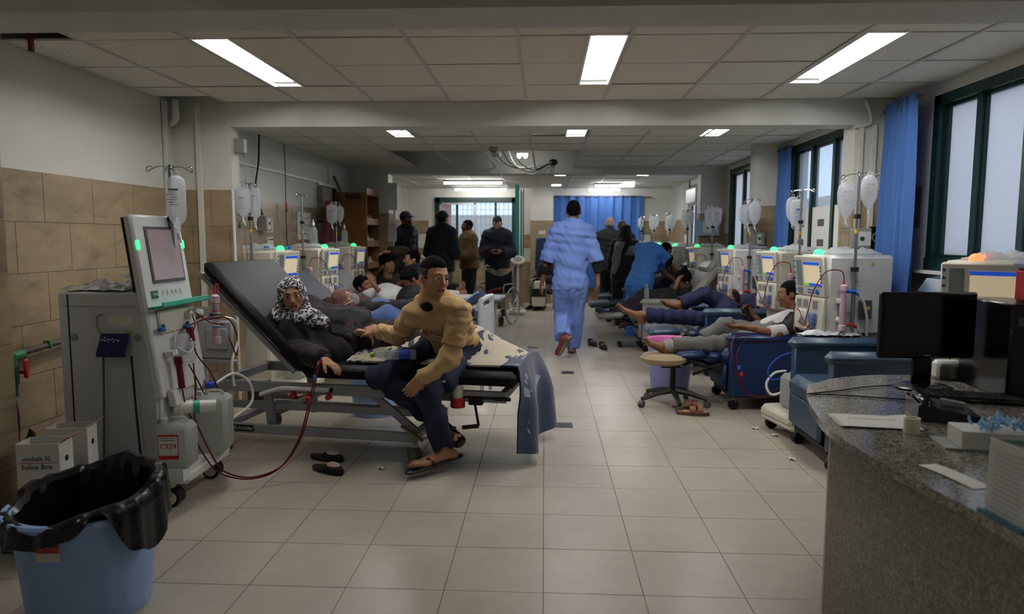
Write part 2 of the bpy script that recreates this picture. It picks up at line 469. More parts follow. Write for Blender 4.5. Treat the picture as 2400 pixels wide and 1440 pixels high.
def hole(xc, yc):
    if xc < -2.573 and 3.3 < yc < 3.88: return True
    if -1.97 < xc < .44 and 9.42 < yc < 10.85: return True
    if -1.97 < xc < .44 and 8.82 < yc < 9.42: return True
    return False
for rows in ROWS:
    for y0, y1 in zip(rows, rows[1:]):
        for x0, x1 in zip(CX, CX[1:]):
            xc, yc = (x0+x1)/2, (y0+y1)/2
            if hole(xc, yc): continue
            segs = [(x0, x1)]
            for a, b_, c, d in LIGHTS:
                if c < yc < d and a < x1 and b_ > x0:
                    segs = [q for s0, s1 in segs for q in ((s0, min(s1, a)), (max(s0, b_), s1)) if q[1]-q[0] > .05]
            ya, yb = y0, y1
            if xc < -2.573 and 5.1 < yc < 5.65: yb = 5.42
            if -.16 < xc < .45 and 6.99 < yc < 7.6: yb = 7.4
            for s0, s1 in segs:
                piece('ceiling_board', ((s0+s1)/2, (ya+yb)/2, ZC+.008+random.uniform(-.001, .004)), (s1-s0-.012, yb-ya-.012, .012), M_BOARD, ce, rot=(random.uniform(-.006, .006), random.uniform(-.004, .004), 0))
    for x in CX[1:-1]: piece('ceiling_rail', (x, (rows[0]+rows[-1])/2, ZC-.001), (.022, rows[-1]-rows[0], .006), M_TEE, ce)
    for y in rows[1:-1]:
        for x0, x1 in zip(CX, CX[1:]):
            xc = (x0+x1)/2
            if hole(xc, y-.1) or any(a < x1 and b_ > x0 and c+.05 < y < d-.05 for a, b_, c, d in LIGHTS): continue
            piece('ceiling_cross_rail', (xc, y, ZC+.001), (x1-x0-.02, .010, .005), M_TEE, ce)
for x in (XL+.012, XR-.012): piece('ceiling_edge_rail', (x, 7, ZC), (.022, 17, .01), M_TEE, ce)
# ---- recessed fluorescent fittings (each with its own lit tubes)
def fitting(x0, x1, y0, y1, label, grp, tubes=2):
    xc, yc, wd, ln = (x0+x1)/2, (y0+y1)/2, x1-x0, y1-y0
    t = T('ceiling_light', label, 'light', (xc, yc, ZC), 0, grp)
    b = MB(); h = .085
    for sx in (-1, 1): b.box((sx*(wd/2-.003), 0, h/2), (.006, ln, h)); b.box((sx*(wd/2+.004), 0, -.002), (.012, ln+.02, .006))
    for sy in (-1, 1): b.box((0, sy*(ln/2-.003), h/2), (wd, .006, h))
    b.box((0, 0, h), (wd, ln, .006)); O('housing', b, M_LAMPW, t)
    for sy in (-1, 1): O('end_cap', MB().box((0, sy*(ln/2-.035), .035), (wd-.02, .05, .03), .004), M_LAMPW, t)
    for k in range(tubes):
        x = (k-(tubes-1)/2)*wd*.44
        O('tube', MB().cyl((x, -ln/2+.06, .035), (x, ln/2-.06, .035), .016, n=10), M_TUBE, t)
    return t
w3 = ('left', 'middle', 'right')
for i, L_ in enumerate(LIGHTS):
    if i < 3: lb = ('recessed twin tube ceiling light nearest the stone-tiled left wall, front row', 'recessed twin tube ceiling light in the middle of the front row', 'recessed twin tube ceiling light nearest the frosted window, front row')[i]
    elif i < 6: lb = ('recessed ceiling light on the left side of the second row, past the big beam', 'recessed ceiling light beside a dark gap in the boards, second row', 'recessed ceiling light on the window side of the second row')[i-3]
    else: lb = ('short recessed ceiling light just past the far beam, above the walking nurse', 'short recessed ceiling light close to the left edge of the far curtain', 'short recessed ceiling light past the far beam on the window side', 'short recessed ceiling light above the right half of the far curtain', 'dim short ceiling light past the far beam on the left', 'added ceiling light out of view, brightening the blue bin', 'added ceiling light out of view, brightening the reception desk front')[i-6]
    fitting(*L_, lb, 'recessed ceiling lights', 2 if i < 11 else 1)
def batten(x0, x1, y, label, z=2.44):
    t = T('batten_light', label, 'light', ((x0+x1)/2, y, ZC), 0, 'surface batten lights'); w_ = x1-x0
    O('housing', MB().box((0, 0, -.02), (w_, .07, .04), .006), M_LAMPW, t)
    O('tube', MB().cyl((-w_/2+.03, 0, -.058), (w_/2-.03, 0, -.058), .018, n=8), M_TUBE, t)
    O('end_cap', MB().box((-w_/2+.012, 0, -.055), (.024, .045, .045), .004), M_WHITEP, t); O('end_cap', MB().box((w_/2-.012, 0, -.055), (.024, .045, .045), .004), M_WHITEP, t)
batten(-1.91, -.77, 13.17, 'long batten light across the far bay, nearer of the two on the left')
batten(-1.93, -.79, 14.95, 'long batten light over the clear far window, farther of the two on the left')
batten(.95, 1.75, 13.9, 'bright batten light above the far blue curtain, nearer of the pair')
batten(.9, 1.6, 15.0, 'bright batten light close against the far blue curtain')
# ---- windows in the right wall
M_FROST = bpy.data.materials.new('frosted_glass'); M_FROST.use_nodes = True
nt = M_FROST.node_tree; nt.nodes.clear(); N = nt.nodes.new
o_ = N('ShaderNodeOutputMaterial'); mx = N('ShaderNodeMixShader'); tr = N('ShaderNodeBsdfTranslucent'); gl = N('ShaderNodeBsdfGlossy'); nz = N('ShaderNodeTexNoise'); bp = N('ShaderNodeBump'); tc = N('ShaderNodeTexCoord')
nz.inputs['Scale'].default_value = 90; nz.inputs['Detail'].default_value = 2; bp.inputs['Strength'].default_value = .6; bp.inputs['Distance'].default_value = .01
tr.inputs[0].default_value = (.80, .84, .90, 1); gl.inputs['Roughness'].default_value = .35; mx.inputs[0].default_value = .06
nt.links.new(tc.outputs['Object'], nz.inputs['Vector']); nt.links.new(nz.outputs[0], bp.inputs['Height'])
nt.links.new(bp.outputs[0], tr.inputs['Normal']); nt.links.new(bp.outputs[0], gl.inputs['Normal'])
nt.links.new(tr.outputs[0], mx.inputs[1]); nt.links.new(gl.outputs[0], mx.inputs[2]); nt.links.new(mx.outputs[0], o_.inputs[0])
def glassmat(name, tint, tr_, rough=.05):
    m = bpy.data.materials.new(name); m.use_nodes = True; nt = m.node_tree; nt.nodes.clear(); N = nt.nodes.new
    o_ = N('ShaderNodeOutputMaterial'); mx = N('ShaderNodeMixShader'); a = N('ShaderNodeBsdfTransparent'); g_ = N('ShaderNodeBsdfPrincipled')
    a.inputs[0].default_value = lin(tint); g_.inputs['Base Color'].default_value = lin(tint); g_.inputs['Roughness'].default_value = rough
    mx.inputs[0].default_value = 1-tr_; m2 = N('ShaderNodeMixShader'); t_ = N('ShaderNodeBsdfTranslucent'); t_.inputs[0].default_value = lin(tint); m2.inputs[0].default_value = .5
    nt.links.new(g_.outputs[0], m2.inputs[1]); nt.links.new(t_.outputs[0], m2.inputs[2])
    nt.links.new(a.outputs[0], mx.inputs[1]); nt.links.new(m2.outputs[0], mx.inputs[2]); nt.links.new(mx.outputs[0], o_.inputs[0])
    MATS[name] = m; return m
M_CLEAR = glassmat('clear_window_glass', '#e6edf2', .86)
M_HAZE = glassmat('hazy_window_glass', '#dfe8f2', .70, .3)
def window(n, y0, y1, z0, z1, glass, mull):
    t = T('window_%d' % n, None, None, (XR+.06, (y0+y1)/2, z0)); t['kind'] = 'structure'
    h, w_ = z1-z0, y1-y0; b = MB()
    for sy in (-1, 1): b.box((0, sy*(w_/2-.035), h/2), (.12, .07, h))
    b.box((0, 0, h-.035), (.12, w_, .07)); b.box((0, 0, .045), (.14, w_, .09))
    O('window_frame', b, M_GREEN, t)
    O('window_sill', MB().box((-.05, 0, -.012), (.16, w_+.04, .025), .004), M_WHITEP, t)
    ed = [-w_/2+.07]+[m_-(y0+y1)/2 for m_ in sorted(mull)]+[w_/2-.07]
    for m_ in ed[1:-1]: O('mullion', MB().box((0, m_, h/2), (.07, .055, h-.1)), M_GREEN, t)
    for a, c in zip(ed, ed[1:]):
        a += .03; c -= .03
        O('pane', MB().box((.01, (a+c)/2, h/2+.02), (.006, c-a, h-.15)), glass, t)
        s = MB()
        for q in (a, c): s.box((0, q, h/2+.02), (.03, .022, h-.15))
        s.box((0, (a+c)/2, .1), (.03, c-a, .022)); s.box((0, (a+c)/2, h-.08), (.03, c-a, .022)); O('sash', s, M_GREEN, t)
    return t
w1 = window(1, *WIN[0], M_FROST, (4.66, 4.20, 3.72)); w2 = window(2, *WIN[1], M_HAZE, (7.45, 6.9, 6.42)); w3_ = window(3, *WIN[2], M_FROST, (9.35, 9.95)); w4 = window(4, *WIN[3], M_FROST, (11.9, 12.5, 13.0))
# newspaper pasted on the lower glass of windows 2 and 3
M_PAPER = mat('white_paper', '#d9d8d2', .7, var=.05); M_INK = mat('dark_print', '#3c3c3e', .7)
def pasted(win, n, y0, y1, z0, z1):
    b = MB().box((-.018, (y0+y1)/2-win.location.y, (z0+z1)/2-win.location.z), (.003, y1-y0, z1-z0)); b.cm = 1
    for k in range(3):
        M = fr((-.021, (y0+y1)/2-win.location.y, z1-win.location.z-.16-.2*k), (0, -1, 0), (0, 0, 1)); text(b, 'INDEX', min(.09, (y1-y0)*.24), M) if False else [b.box(M @ V(((q-2.5)*.028, 0, 0)), (.003, .014 if q % 2 else .02, .07)) for q in range(6)]
    O('pasted_paper', b, [M_PAPER, M_INK], win)
for y0, y1 in ((6.08, 6.40), (6.45, 6.86), (6.94, 7.41), (7.49, 7.92)): pasted(w2, 0, y0, y1, 1.16, 1.74)
for y0, y1 in ((8.84, 9.31), (9.39, 9.9)): pasted(w3_, 0, y0, y1, 1.12, 1.6)
# outside: ground, neighbour's wall, railing, seen dimly through the glass
gm = mat('outside_concrete', '#b9b6ae', .9, var=.15)
struct('wall_outside', MB().box((7.2, 7, 1.2), (.3, 26, 2.6)).box((5, 7, -.2), (5, 30, .1)).box((0, 22, -.2), (16, 12, .1)).box((0, 24, 1.0), (16, .3, 2.4)), gm)
ra = T('railing', 'pale outdoor railing seen through the second window on the right', 'railing', (4.4, 7.2, 0))
O('handrail', MB().box((0, 0, 2.42), (.06, 4.4, .06)), M_WHITEP, ra); O('bottom_rail', MB().box((0, 0, 1.2), (.06, 4.4, .05)), M_WHITEP, ra)
for k in range(15): O('baluster', MB().box((0, -2.1+.3*k, 1.8), (.05, .05, 1.2)), M_WHITEP, ra)
fa = T('house_facade', 'pink building front across the yard, seen through the second window', 'building', (6.2, 7.5, 0))
O('facade_wall', MB().box((0, 0, 2.9), (.2, 9, 1.3)), mat('pink_plaster', '#d9b3a2', .9), fa)
# ---- far wall: clear window, curtained opening
def far_window():
    x0, x1, z0, z1 = FW[0]
    t = T('window_5', None, None, ((x0+x1)/2, YF+.05, z0)); t['kind'] = 'structure'; w_, h = x1-x0, z1-z0
    b = MB()
    for s in (-1, 1): b.box((s*(w_/2-.05), -.02, h/2), (.10, .14, h))
    b.box((0, -.02, h-.05), (w_, .14, .11)); b.box((0, -.02, .04), (w_, .14, .09)); O('window_frame', b, M_GREEN, t)
    s = MB(); c0, c1 = -w_/2+.1, -w_/2+.1+.80
    for q in (c0+.02, c1-.02): s.box((q, -.06, h/2), (.045, .04, h-.2))
    s.box(((c0+c1)/2, -.06, h-.13), (c1-c0, .04, .04)); s.box(((c0+c1)/2, -.06, .12), (c1-c0, .04, .04)); O('sliding_sash', s, mat('aluminium_sash', '#b9bcc0', .35, .6), t)
    for q in (-.42, .44): O('mullion', MB().box((q, 0, h/2), (.045, .05, h-.1)), M_GREEN, t)
    for a, c in ((-.80, -.44), (-.40, -.02), (.0, .42), (.46, .8)): O('pane', MB().box(((a+c)/2, .03, h/2), (c-a, .005, h-.15)), M_CLEAR, t)
    g_ = MB()
    for k in range(17): g_.cyl((-.82+.102*k, .16, .05), (-.82+.102*k, .16, h), .005, n=5)
    for k in range(8): g_.cyl((-.85, .16, .1+k*.17), (.85, .16, .1+k*.17), .004, n=5)
    O('window_bars', g_, M_GREYP, t)
far_window()
aw = O('awning', MB().prism([(0, 0), (0, .16), (.5, .02), (.5, 0)], -2.2, 2.2, fr((-1.5, 16.6, 2.30), (0, 1, 0), (0, 0, 1))), mat('red_awning', '#a8323e', .7), None, 'red awning strip outside above the clear far window', 'awning')
ow = T('yard_wall', 'brick-red pier and white boundary wall outside the far window', 'wall', (-1.5, 18.5, 0))
O('pier', MB().box((-1.15, -.6, 1.2), (.5, .4, 2.6)), mat('brick_red', '#8a4a3c', .9, var=.2), ow); O('boundary_wall', MB().box((.3, .3, .7), (3.4, .2, 1.4)), mat('white_render', '#dfe3ea', .9), ow)
# folding partition posts
pp = T('partition_frame', 'teal metal partition posts standing floor to ceiling beside the far window', 'partition', (-.50, 14.2, 0))
O('post', MB().box((-.055, 0, ZC/2), (.085, .06, ZC-.02), .004), M_TEAL, pp)
for x in (.02, .07): O('post', MB().box((x, .1, 1.2), (.022, .05, 2.38), .003), M_TEAL, pp)
O('pane', MB().box((.04, .1, 1.2), (.03, .006, 2.3)), M_CLEAR, pp)
# ================================================================== equipment
M_CREAM = mat('cream_machine_plastic', '#d3cfbf', .38, var=.04, vs=5)
M_MWHITE = mat('white_machine_paint', '#d9dad8', .36, var=.04, vs=4)
M_MGREY = mat('light_grey_machine_paint', '#c2c4c6', .4, var=.05, vs=4)
M_STRIP = mat('grey_keypad_strip', '#7f8388', .45)
M_STEEL = mat('brushed_steel', '#a3a5a8', .3, .9)
M_CHROME = mat('chrome_wire', '#c4c6c8', .16, 1.)
M_DGREY = mat('dark_grey_plastic', '#4a4c50', .5)
M_BLUEC = mat('blue_connector', '#1f5fc0', .35)
M_REDC = mat('red_connector', '#b3262a', .35)
M_BLOOD = mat('blood_filled_tube', '#5e0c12', .25)
M_HOSE = mat('clear_pvc_hose', '#d8d9d0', .3)
M_DIAL = mat('pink_dialyser_fibre', '#bda4b2', .3)
M_YEL = mat('yellow_sticker', '#d8a91e', .5)
M_GLOW = mat('green_status_lamp', '#3fe07a', .3, emit=2.6, ec='#2cff6a')
M_RGLOW = mat('red_status_lamp', '#ff6a3a', .3, emit=3.2, ec='#ff5530')
M_SCR = mat('lit_screen_cream', '#e8d9b8', .3, emit=.24, ec='#f2dcb4')
M_SCRB = mat('lit_screen_blue', '#2a56c8', .3, emit=.3, ec='#2a5ad8')
M_SCRG = mat('lit_screen_green', '#7dc828', .3, emit=.3, ec='#7ad020')
M_FILM = glassmat('clear_plastic_film', '#f0f2f4', .55, .12)
M_BAG = glassmat('iv_bag_plastic', '#f4f6fa', .45, .18)
M_FLUID = glassmat('clear_bottle_plastic', '#e8eef4', .68, .08)
M_CAN = glassmat('milky_canister_plastic', '#d3d6d2', .18, .35)
M_NAVY = mat('navy_vinyl', '#16274f', .38, bump=.05, bs=25)
M_BVIN = mat('royal_blue_vinyl', '#0c2552', .36, var=.12, vs=6, bump=.05, bs=20)
M_SVIN = mat('slate_blue_vinyl', '#31455c', .36, var=.1, vs=6, bump=.05, bs=20)
M_GVIN = mat('grey_vinyl', '#86847e', .45, var=.08, vs=6)
M_BKVIN = mat('black_vinyl', '#0e0d12', .5, bump=.10, bs=18, spec=.2)
M_FRAME = mat('grey_bed_frame_paint', '#9a9ba0', .35, var=.05)
M_TREAD = mat('grey_wheel_tread', '#6c6a64', .6)
for m_ in (M_GLOW, M_RGLOW, M_SCR, M_SCRB, M_SCRG): m_.cycles.emission_sampling = 'NONE'
def caster(par, x, y, d=.09, m=None, yaw=0):
    c = O('caster', MB().box((x, y, d*.95), (.03, .05, d*.5), .006).cyl((x, y, d*1.1), (x, y, d*1.45), .012, n=8), m or M_GREYP, par)
    a = math.radians(yaw); dx, dy = .017*math.cos(a), .017*math.sin(a)
    O('wheel', MB().cyl((x-dx, y-dy, d*.5), (x+dx, y+dy, d*.5), d*.5, n=16), M_BLACK, c)
    return c
def film_pile(mb, c, sx, sy, h, seed, n=14):
    """crumpled plastic packaging"""
    rr = random.Random(seed); ph = [rr.uniform(0, 6.3) for _ in range(8)]
    def fn(u, v):
        x, y = (u-.5)*2, (v-.5)*2; e = max(0, 1-max(abs(x), abs(y))**3)
        z = h*e*(.55+.25*math.sin(5*x+ph[0]+3*y)+.2*math.sin(9*y+ph[1]-4*x)+.18*math.sin(14*x+ph[2]+9*y))
        return (c[0]+sx/2*x+.012*math.sin(7*y+ph[3]), c[1]+sy/2*y+.012*math.sin(8*x+ph[4]), c[2]+max(z, 0)+.004+.008*abs(math.sin(11*x*y+ph[5])))
    return mb.sheet(fn, n, n, .003)
def ivbag(p, label, kind='oval', size=1., yaw=0., tint=None, grp='infusion bags hanging from the machine poles', tube=None):
    """a bag hanging with its eyelet at p"""
    t = T('infusion_bag', label, 'infusion bag', p, yaw, grp); s = size
    if kind == 'oval': prof = [(.006, -.245), (.012, -.235), (.03, -.215), (.052, -.17), (.058, -.09), (.05, -.045), (.03, -.025), (.012, -.015)]
    elif kind == 'bottle': prof = [(.008, -.27), (.012, -.25), (.014, -.235), (.034, -.215), (.04, -.19), (.04, -.05), (.034, -.03), (.012, -.015)]
    else: prof = [(.008, -.20), (.02, -.185), (.045, -.165), (.05, -.13), (.05, -.05), (.046, -.03), (.015, -.018)]
    O('pouch', MB().lathe([(r*s, h*s) for r, h in prof], n=14, sy=.42 if kind != 'bottle' else .8), M_BAG, t)
    O('hanger_tab', MB().tube([(-.012*s, 0, -.018*s), (-.01*s, 0, -.002), (0, 0, .006), (.01*s, 0, -.002), (.012*s, 0, -.018*s)], .003*s, n=5), M_WHITEP, t)
    zb = prof[0][1]*s
    O('port', MB().cyl((0, 0, zb), (0, 0, zb-.03*s), .006*s, n=8).cyl((0, 0, zb-.005), (.012*s, 0, zb-.045*s), .004*s, n=6), M_WHITEP, t)
    lb = MB(); k = -.052*s*(.42 if kind != 'bottle' else .82); mid = -.11*s
    lb.cm = 1
    for q in range(7): lb.box((-.006*s*(q % 3), k*.98-.001, mid+.03*s-.011*s*q), (.042*s*(1-.25*(q % 2)), .001, (.0028 if q else .008)*s))
    O('print', lb, [M_WHITEP, M_BLUEC if tint else M_GREYP], t)
    if tube: O('drip_line', MB().tube([V(q)-V(p) for q in tube], .0022, n=5, k=5), M_HOSE, t).rotation_euler = (0, 0, -math.radians(yaw))
    return t
def pole_hook(par, x, y, z0, z1, span=.16, col=None, sticker=True):
    O('pole', MB().cyl((x, y, z0), (x, y, z1), .0105, n=10).cyl((x, y, z0), (x, y, z0+(z1-z0)*.42), .0135, n=10), M_STEEL, par)
    O('pole_collar', MB().cyl((x, y, z1-.30), (x, y, z1-.27), .022, n=10), M_BLACK, par)
    if z1-z0 > .8: O('pole_collar', MB().cyl((x, y, z1-.66), (x, y, z1-.63), .026, n=10), M_BLACK, par)
    if sticker: O('pole_sticker', MB().cyl((x, y, z1-.40), (x, y, z1-.37), .012, n=10, caps=False), M_YEL, par)
    h = MB()
    for a in (0, math.pi):
        for d in (-1, 1):
            c, s = math.cos(a), math.sin(a); L = span if d > 0 else span*.35
            pts = [(0, 0, 0), (L*.45, .02*d, .004), (L*.75, .03*d, -.012), (L*.95, .03*d, -.025), (L*1.0, .03*d, -.012), (L*.9, .03*d, .004), (L*.72, .03*d, .0)]
            h.tube([V((x+px*c-py*s, y+px*s+py*c, z1+pz)) for px, py, pz in pts], .0036, n=6, k=4)
    h.cyl((x, y, z1-.015), (x, y, z1+.014), .014, n=8)
    O('hook_bar', h, M_CHROME, par)
def dialyser(par, x, y, z0, L=.30, r=.021, red=True, yoff=0):
    d = O('dialyser', MB().cyl((x, y, z0), (x, y, z0+L), r, n=14), M_DIAL, par)
    O('end_cap', MB().lathe([(r*.4, -.02), (r*1.25, -.008), (r*1.25, .024), (r, .03)], (x, y, z0), n=14), mat('clear_pink_cap', '#cbb2bd', .25), d)
    O('end_cap', MB().lathe([(r, -.03), (r*1.25, -.024), (r*1.25, .008), (r*.4, .02)], (x, y, z0+L), n=14), MATS['clear_pink_cap'], d)
    O('connector', MB().cyl((x, y, z0+L+.015), (x, y, z0+L+.055), .009, .004, n=8), M_REDC if red else M_BLUEC, d)
    return d
def unit(loc, rz, label, sd, M_BODY=M_MWHITE, detail=2, film=True, lamp=M_GLOW, can=True, pole=True, grp='dialysis machines', sc=1.):
    """upright dialysis machine; front faces local -y, the tubing side is local sd*x"""
    t = T('dialysis_machine', label, 'medical machine', loc, rz, grp); W, D, H = .38, .50, 1.305
    O('body', MB().box((0, .06, 1.025), (W, D, .56), .022), M_BODY, t)
    O('column', MB().box((0, .05, .47), (.33, .34, .60), .02), M_BODY, t)
    bs = O('base', MB().box((0, -.08, .145), (.44, .72, .09), .03).box((0, -.36, .10), (.44, .14, .05), .02), M_CREAM, t)
    for x in (-.18, .18):
        for y in (-.36, .24): caster(t, x, y, .085)
    # control panel
    R = rotm('X', 7); yf = .06-D/2
    def P(x, y, z): return R @ V((x, y, z))+V((0, yf-.012, 1.155))
    p = O('control_panel', MB().box(P(0, 0, 0), (W-.004, .035, .285), .008, R), M_CREAM, t)
    O('screen', MB().box(P(.045, -.0185, .018), (.20, .003, .17), 0, R), M_SCR, p)
    O('screen_header', MB().box(P(.045, -.0215, .092), (.20, .002, .022), 0, R), M_SCRB, p); O('screen_footer', MB().box(P(.075, -.0215, -.058), (.14, .002, .02), 0, R), M_SCRB, p)
    O('screen_key', MB().box(P(-.03, -.0215, -.058), (.05, .002, .02), 0, R), M_SCRG, p)
    O('led_strip', MB().box(P(-.115, -.0185, .02), (.065, .002, .19), 0, R), M_STRIP, p); O('led_strip', MB().box(P(-.115, -.0185, -.11), (.065, .002, .045), 0, R), M_STRIP, p)
    kb = MB()
    for i in range(6): kb.box(P(-.172, -.0195, .105-.042*i), (.014, .003, .014), 0, R)
    for i in range(4):
        for j in range(2): kb.box(P(-.01+.022*i, -.0195, -.098-.02*j), (.012, .003, .010), 0, R)
    for i in range(6): kb.box(P(.152, -.0205, .066-.026*i), (.012, .002, .012), 0, R)
    O('keys', kb, M_BLUEC, p, kind='stuff'); O('dial_knob', MB().cyl(P(.10, -.018, -.108), P(.10, -.026, -.108), .017, n=14), M_BLUEC, p)
    # module face below
    O('module_panel', MB().box((0, yf-.008, .885), (W-.02, .03, .24), .008), M_CREAM, t)
    if detail > 0:
        for x, z in ((-.11, .955), (-.03, .955), (.09, .955)): O('module_window', MB().box((x, yf-.026, z), (.05, .004, .055)), M_STRIP, t)
        pu = O('blood_pump', MB().box((-.06, yf-.03, .86), (.11, .03, .11), .012), M_MGREY, t)
        O('pump_rotor', MB().cyl((-.06, yf-.045, .86), (-.06, yf-.068, .86), .035, n=14), M_WHITEP, pu)
        O('bubble_trap', MB().box((.09, yf-.04, .86), (.05, .05, .075), .008).box((.09, yf-.045, .80), (.03, .03, .05), .006), mat('blue_grey_holder', '#5d6f9c', .4), t)
        xs_ = sd*(W/2+.045)
        O('holder_arm', MB().box((sd*(W/2+.02), -.10, .99), (.06, .05, .035), .006).cyl((sd*(W/2), -.10, .86), (sd*(W/2+.05), -.10, .86), .022, n=10).cyl((sd*(W/2), -.05, .94), (sd*(W/2+.02), -.05, .94), .03, n=12), M_CREAM, t)
        dialyser(t, xs_, -.10, .80, .29)
        O('socket_box', MB().box((sd*(W/2+.012), .09, .93), (.03, .09, .13), .004), M_DGREY, t); O('socket_label', MB().box((sd*(W/2+.0285), .09, .94), (.002, .05, .022)), M_YEL, t)
        c = MB().cyl((xs_, -.09, 1.06), (xs_+sd*.005, -.02, 1.06), .013, n=10).cyl((xs_, -.02, 1.06), (xs_+sd*.01, .005, 1.035), .010, n=8); O('blue_coupling', c, M_BLUEC, t)
        c = MB().cyl((xs_, -.09, .83), (xs_+sd*.005, -.02, .83), .013, n=10).cyl((xs_, -.02, .83), (xs_+sd*.01, .005, .81), .010, n=8); O('red_coupling', c, M_REDC, t)
        O('hose', MB().tube([(xs_+sd*.01, .01, 1.03), (xs_+sd*.01, .05, .98), (xs_, .09, .84), (xs_-sd*.03, .11, .70)], .009, n=7, k=5), M_HOSE, t)
        O('hose', MB().tube([(xs_+sd*.01, .01, .805), (xs_, .04, .76), (xs_-sd*.03, .09, .70)], .009, n=7, k=4), M_HOSE, t)
        bl = MB().tube([(xs_, -.10, 1.14), (xs_+.01*sd, -.13, 1.20), (xs_-sd*.03, -.22, 1.19), (sd*.10, yf-.05, 1.05), (sd*.06, yf-.06, .90), (.02, yf-.06, .80)], .0035, n=6, k=6)
        bl.tube([(xs_, -.10, .79), (xs_, -.16, .74), (sd*.08, yf-.07, .80), (-.02, yf-.075, .90), (-.08, yf-.07, .93)], .0035, n=6, k=6)
        bl.tube([(.09, yf-.06, .82), (.03, yf-.08, .74), (-.08, yf-.07, .75), (-.13, yf-.06, .84), (-.10, yf-.06, .95)], .0035, n=6, k=6)
        O('blood_line', bl, M_BLOOD, t)
        O('warning_sticker', MB().prism([(-.016, 0), (.016, 0), (0, .028)], 0, .001, fr((sd*(W/2+.001), .14, 1.235), (0, sd, 0), (0, 0, 1))), M_YEL, t)
        O('pen_note', scribble(MB(), .10, .02, fr((sd*(W/2+.001), .06, 1.13), (0, sd, 0), (0, 0, 1)), .0012, int(abs(loc[1])*10), 5), mat('faded_ink', '#a9abb0', .6), t)
    if can:
        O('canister', MB().box((.0, -.27, .315), (.21, .18, .25), .03).cyl((0, -.27, .44), (0, -.27, .465), .022, n=10), M_CAN, t)
    if film:
        O('packaging', film_pile(MB(), (sd*.04, .04, H+.002), .30, .34, .05, int(abs(loc[1])*7)), M_FILM, t)
    O('status_lamp', MB().lathe([(.034, 0), (.034, .016), (.026, .03), (.01, .038)], (-sd*.05, -.12, H), n=14), lamp, t)
    if pole: pole_hook(t, sd*(W/2+.03), -.015, .72, 1.855)
    return t
def wp(o, p):                                    # local point -> room
    return o.matrix_basis @ V(p)
# ---- right-hand row of machines, from the desk to the far wall
def row_unit(px, Y, rz, label, **k):
    p = at(px, 640, Y); return unit((p.x, Y, 0), rz, label, k.pop('sd', 1), **k)
U0 = row_unit(2322, 3.85, -40, 'cream dialysis machine behind the desk monitor with a glowing orange-red alarm lamp', lamp=M_RGLOW, M_BODY=M_CREAM, can=False, pole=False)
U1 = row_unit(1962, 5.12, -79, 'white dialysis machine between the empty slate-blue recliner and the man in grey trousers')
U2 = row_unit(1846, 6.75, -80, 'cream dialysis machine just behind the head of the man in grey trousers', M_BODY=M_CREAM)
U3 = row_unit(1738, 8.25, -81, 'white dialysis machine with several bags, third along the window wall')
U4 = row_unit(1655, 9.75, -82, 'cream dialysis machine behind the grey recliner of the man in a beanie', M_BODY=M_CREAM, detail=1)
U5 = row_unit(1600, 11.2, -83, 'cream dialysis machine with a tall bottle, beyond the beanie man', M_BODY=M_CREAM, detail=1)
U6 = row_unit(1560, 12.6, -83, 'pale dialysis machine beside the bending nurse', detail=1)
U7 = row_unit(1525, 13.6, -84, 'small pale dialysis machine second from the far wall on the window side', detail=1)
U8 = row_unit(1497, 14.6, -84, 'small pale dialysis machine nearest the far wall beside the blue curtain', detail=1)
# ---- left-hand row
L1 = row_unit(622, 6.0, 80, 'cream dialysis machine with blue clips, right behind the black bed backrest', sd=-1, M_BODY=M_CREAM)
L2 = row_unit(733, 7.45, 80, 'cream dialysis machine behind the woman with the oxygen mask', sd=-1, M_BODY=M_CREAM)
L3 = row_unit(806, 9.05, 80, 'cream dialysis machine in front of the wooden cabinet', sd=-1, M_BODY=M_CREAM)
# bags on the poles: (machine, offset along hook, kind, size, label)
def hang(u, sd, dx, dz, kind, size, label, tint=None, yaw=0, dy=0.):
    p = wp(u, (sd*.23+dx, -.015+dy, 1.855+dz)); return ivbag(p, label, kind, size, yaw, tint)
hang(U1, 1, -.14, -.02, 'oval', 1.15, 'large printed infusion bag on the nearest pole by the window, left hook')
hang(U1, 1, .10, .0, 'oval', 1.0, 'smaller clear infusion bag on the nearest pole by the window, right hook')
hang(U2, 1, -.16, -.03, 'oval', 1.1, 'infusion bag with black print hanging left on the second pole by the window')
hang(U2, 1, -.06, -.05, 'rect', 1.5, 'long infusion bag with two blue bands beside the second pole', 1)
hang(U3, 1, -.16, -.02, 'rect', 1.3, 'crumpled clear bag leftmost on the third pole by the window')
hang(U3, 1, -.05, -.03, 'rect', 1.45, 'bag with blue bands in the middle of the third pole', 1)
hang(U3, 1, .09, .0, 'oval', 1.2, 'swollen clear bag right of the third pole by the window')
hang(U4, 1, -.12, -.0, 'oval', 1.2, 'clear bag left on the pole behind the grey recliner')
hang(U4, 1, .12, -.0, 'rect', 1.4, 'wide loose plastic bag right on the pole behind the grey recliner')
hang(U5, 1, -.12, .0, 'oval', 1.2, 'clear bag on the left of the pole beyond the beanie man')
hang(U5, 1, .10, .0, 'rect', 1.2, 'clear bag on the right of the pole beyond the beanie man')
hang(U6, 1, -.12, -.02, 'bottle', 1.2, 'grey hanging bottle on the pole right of the bending nurse')
hang(U6, 1, .12, .0, 'oval', 1.1, 'clear bag on the pole right of the bending nurse')
hang(U7, 1, -.12, .0, 'oval', 1.2, 'small white bag on the left of the second pole from the far wall')
hang(U7, 1, .10, .0, 'rect', 1.2, 'small white bag on the right of the second pole from the far wall')
hang(U8, 1, -.08, .0, 'rect', 1.2, 'small bag on the pole nearest the far blue curtain')
hang(L1, -1, -.09, -.01, 'rect', 1.35, 'infusion bag with red marks left on the pole behind the black backrest')
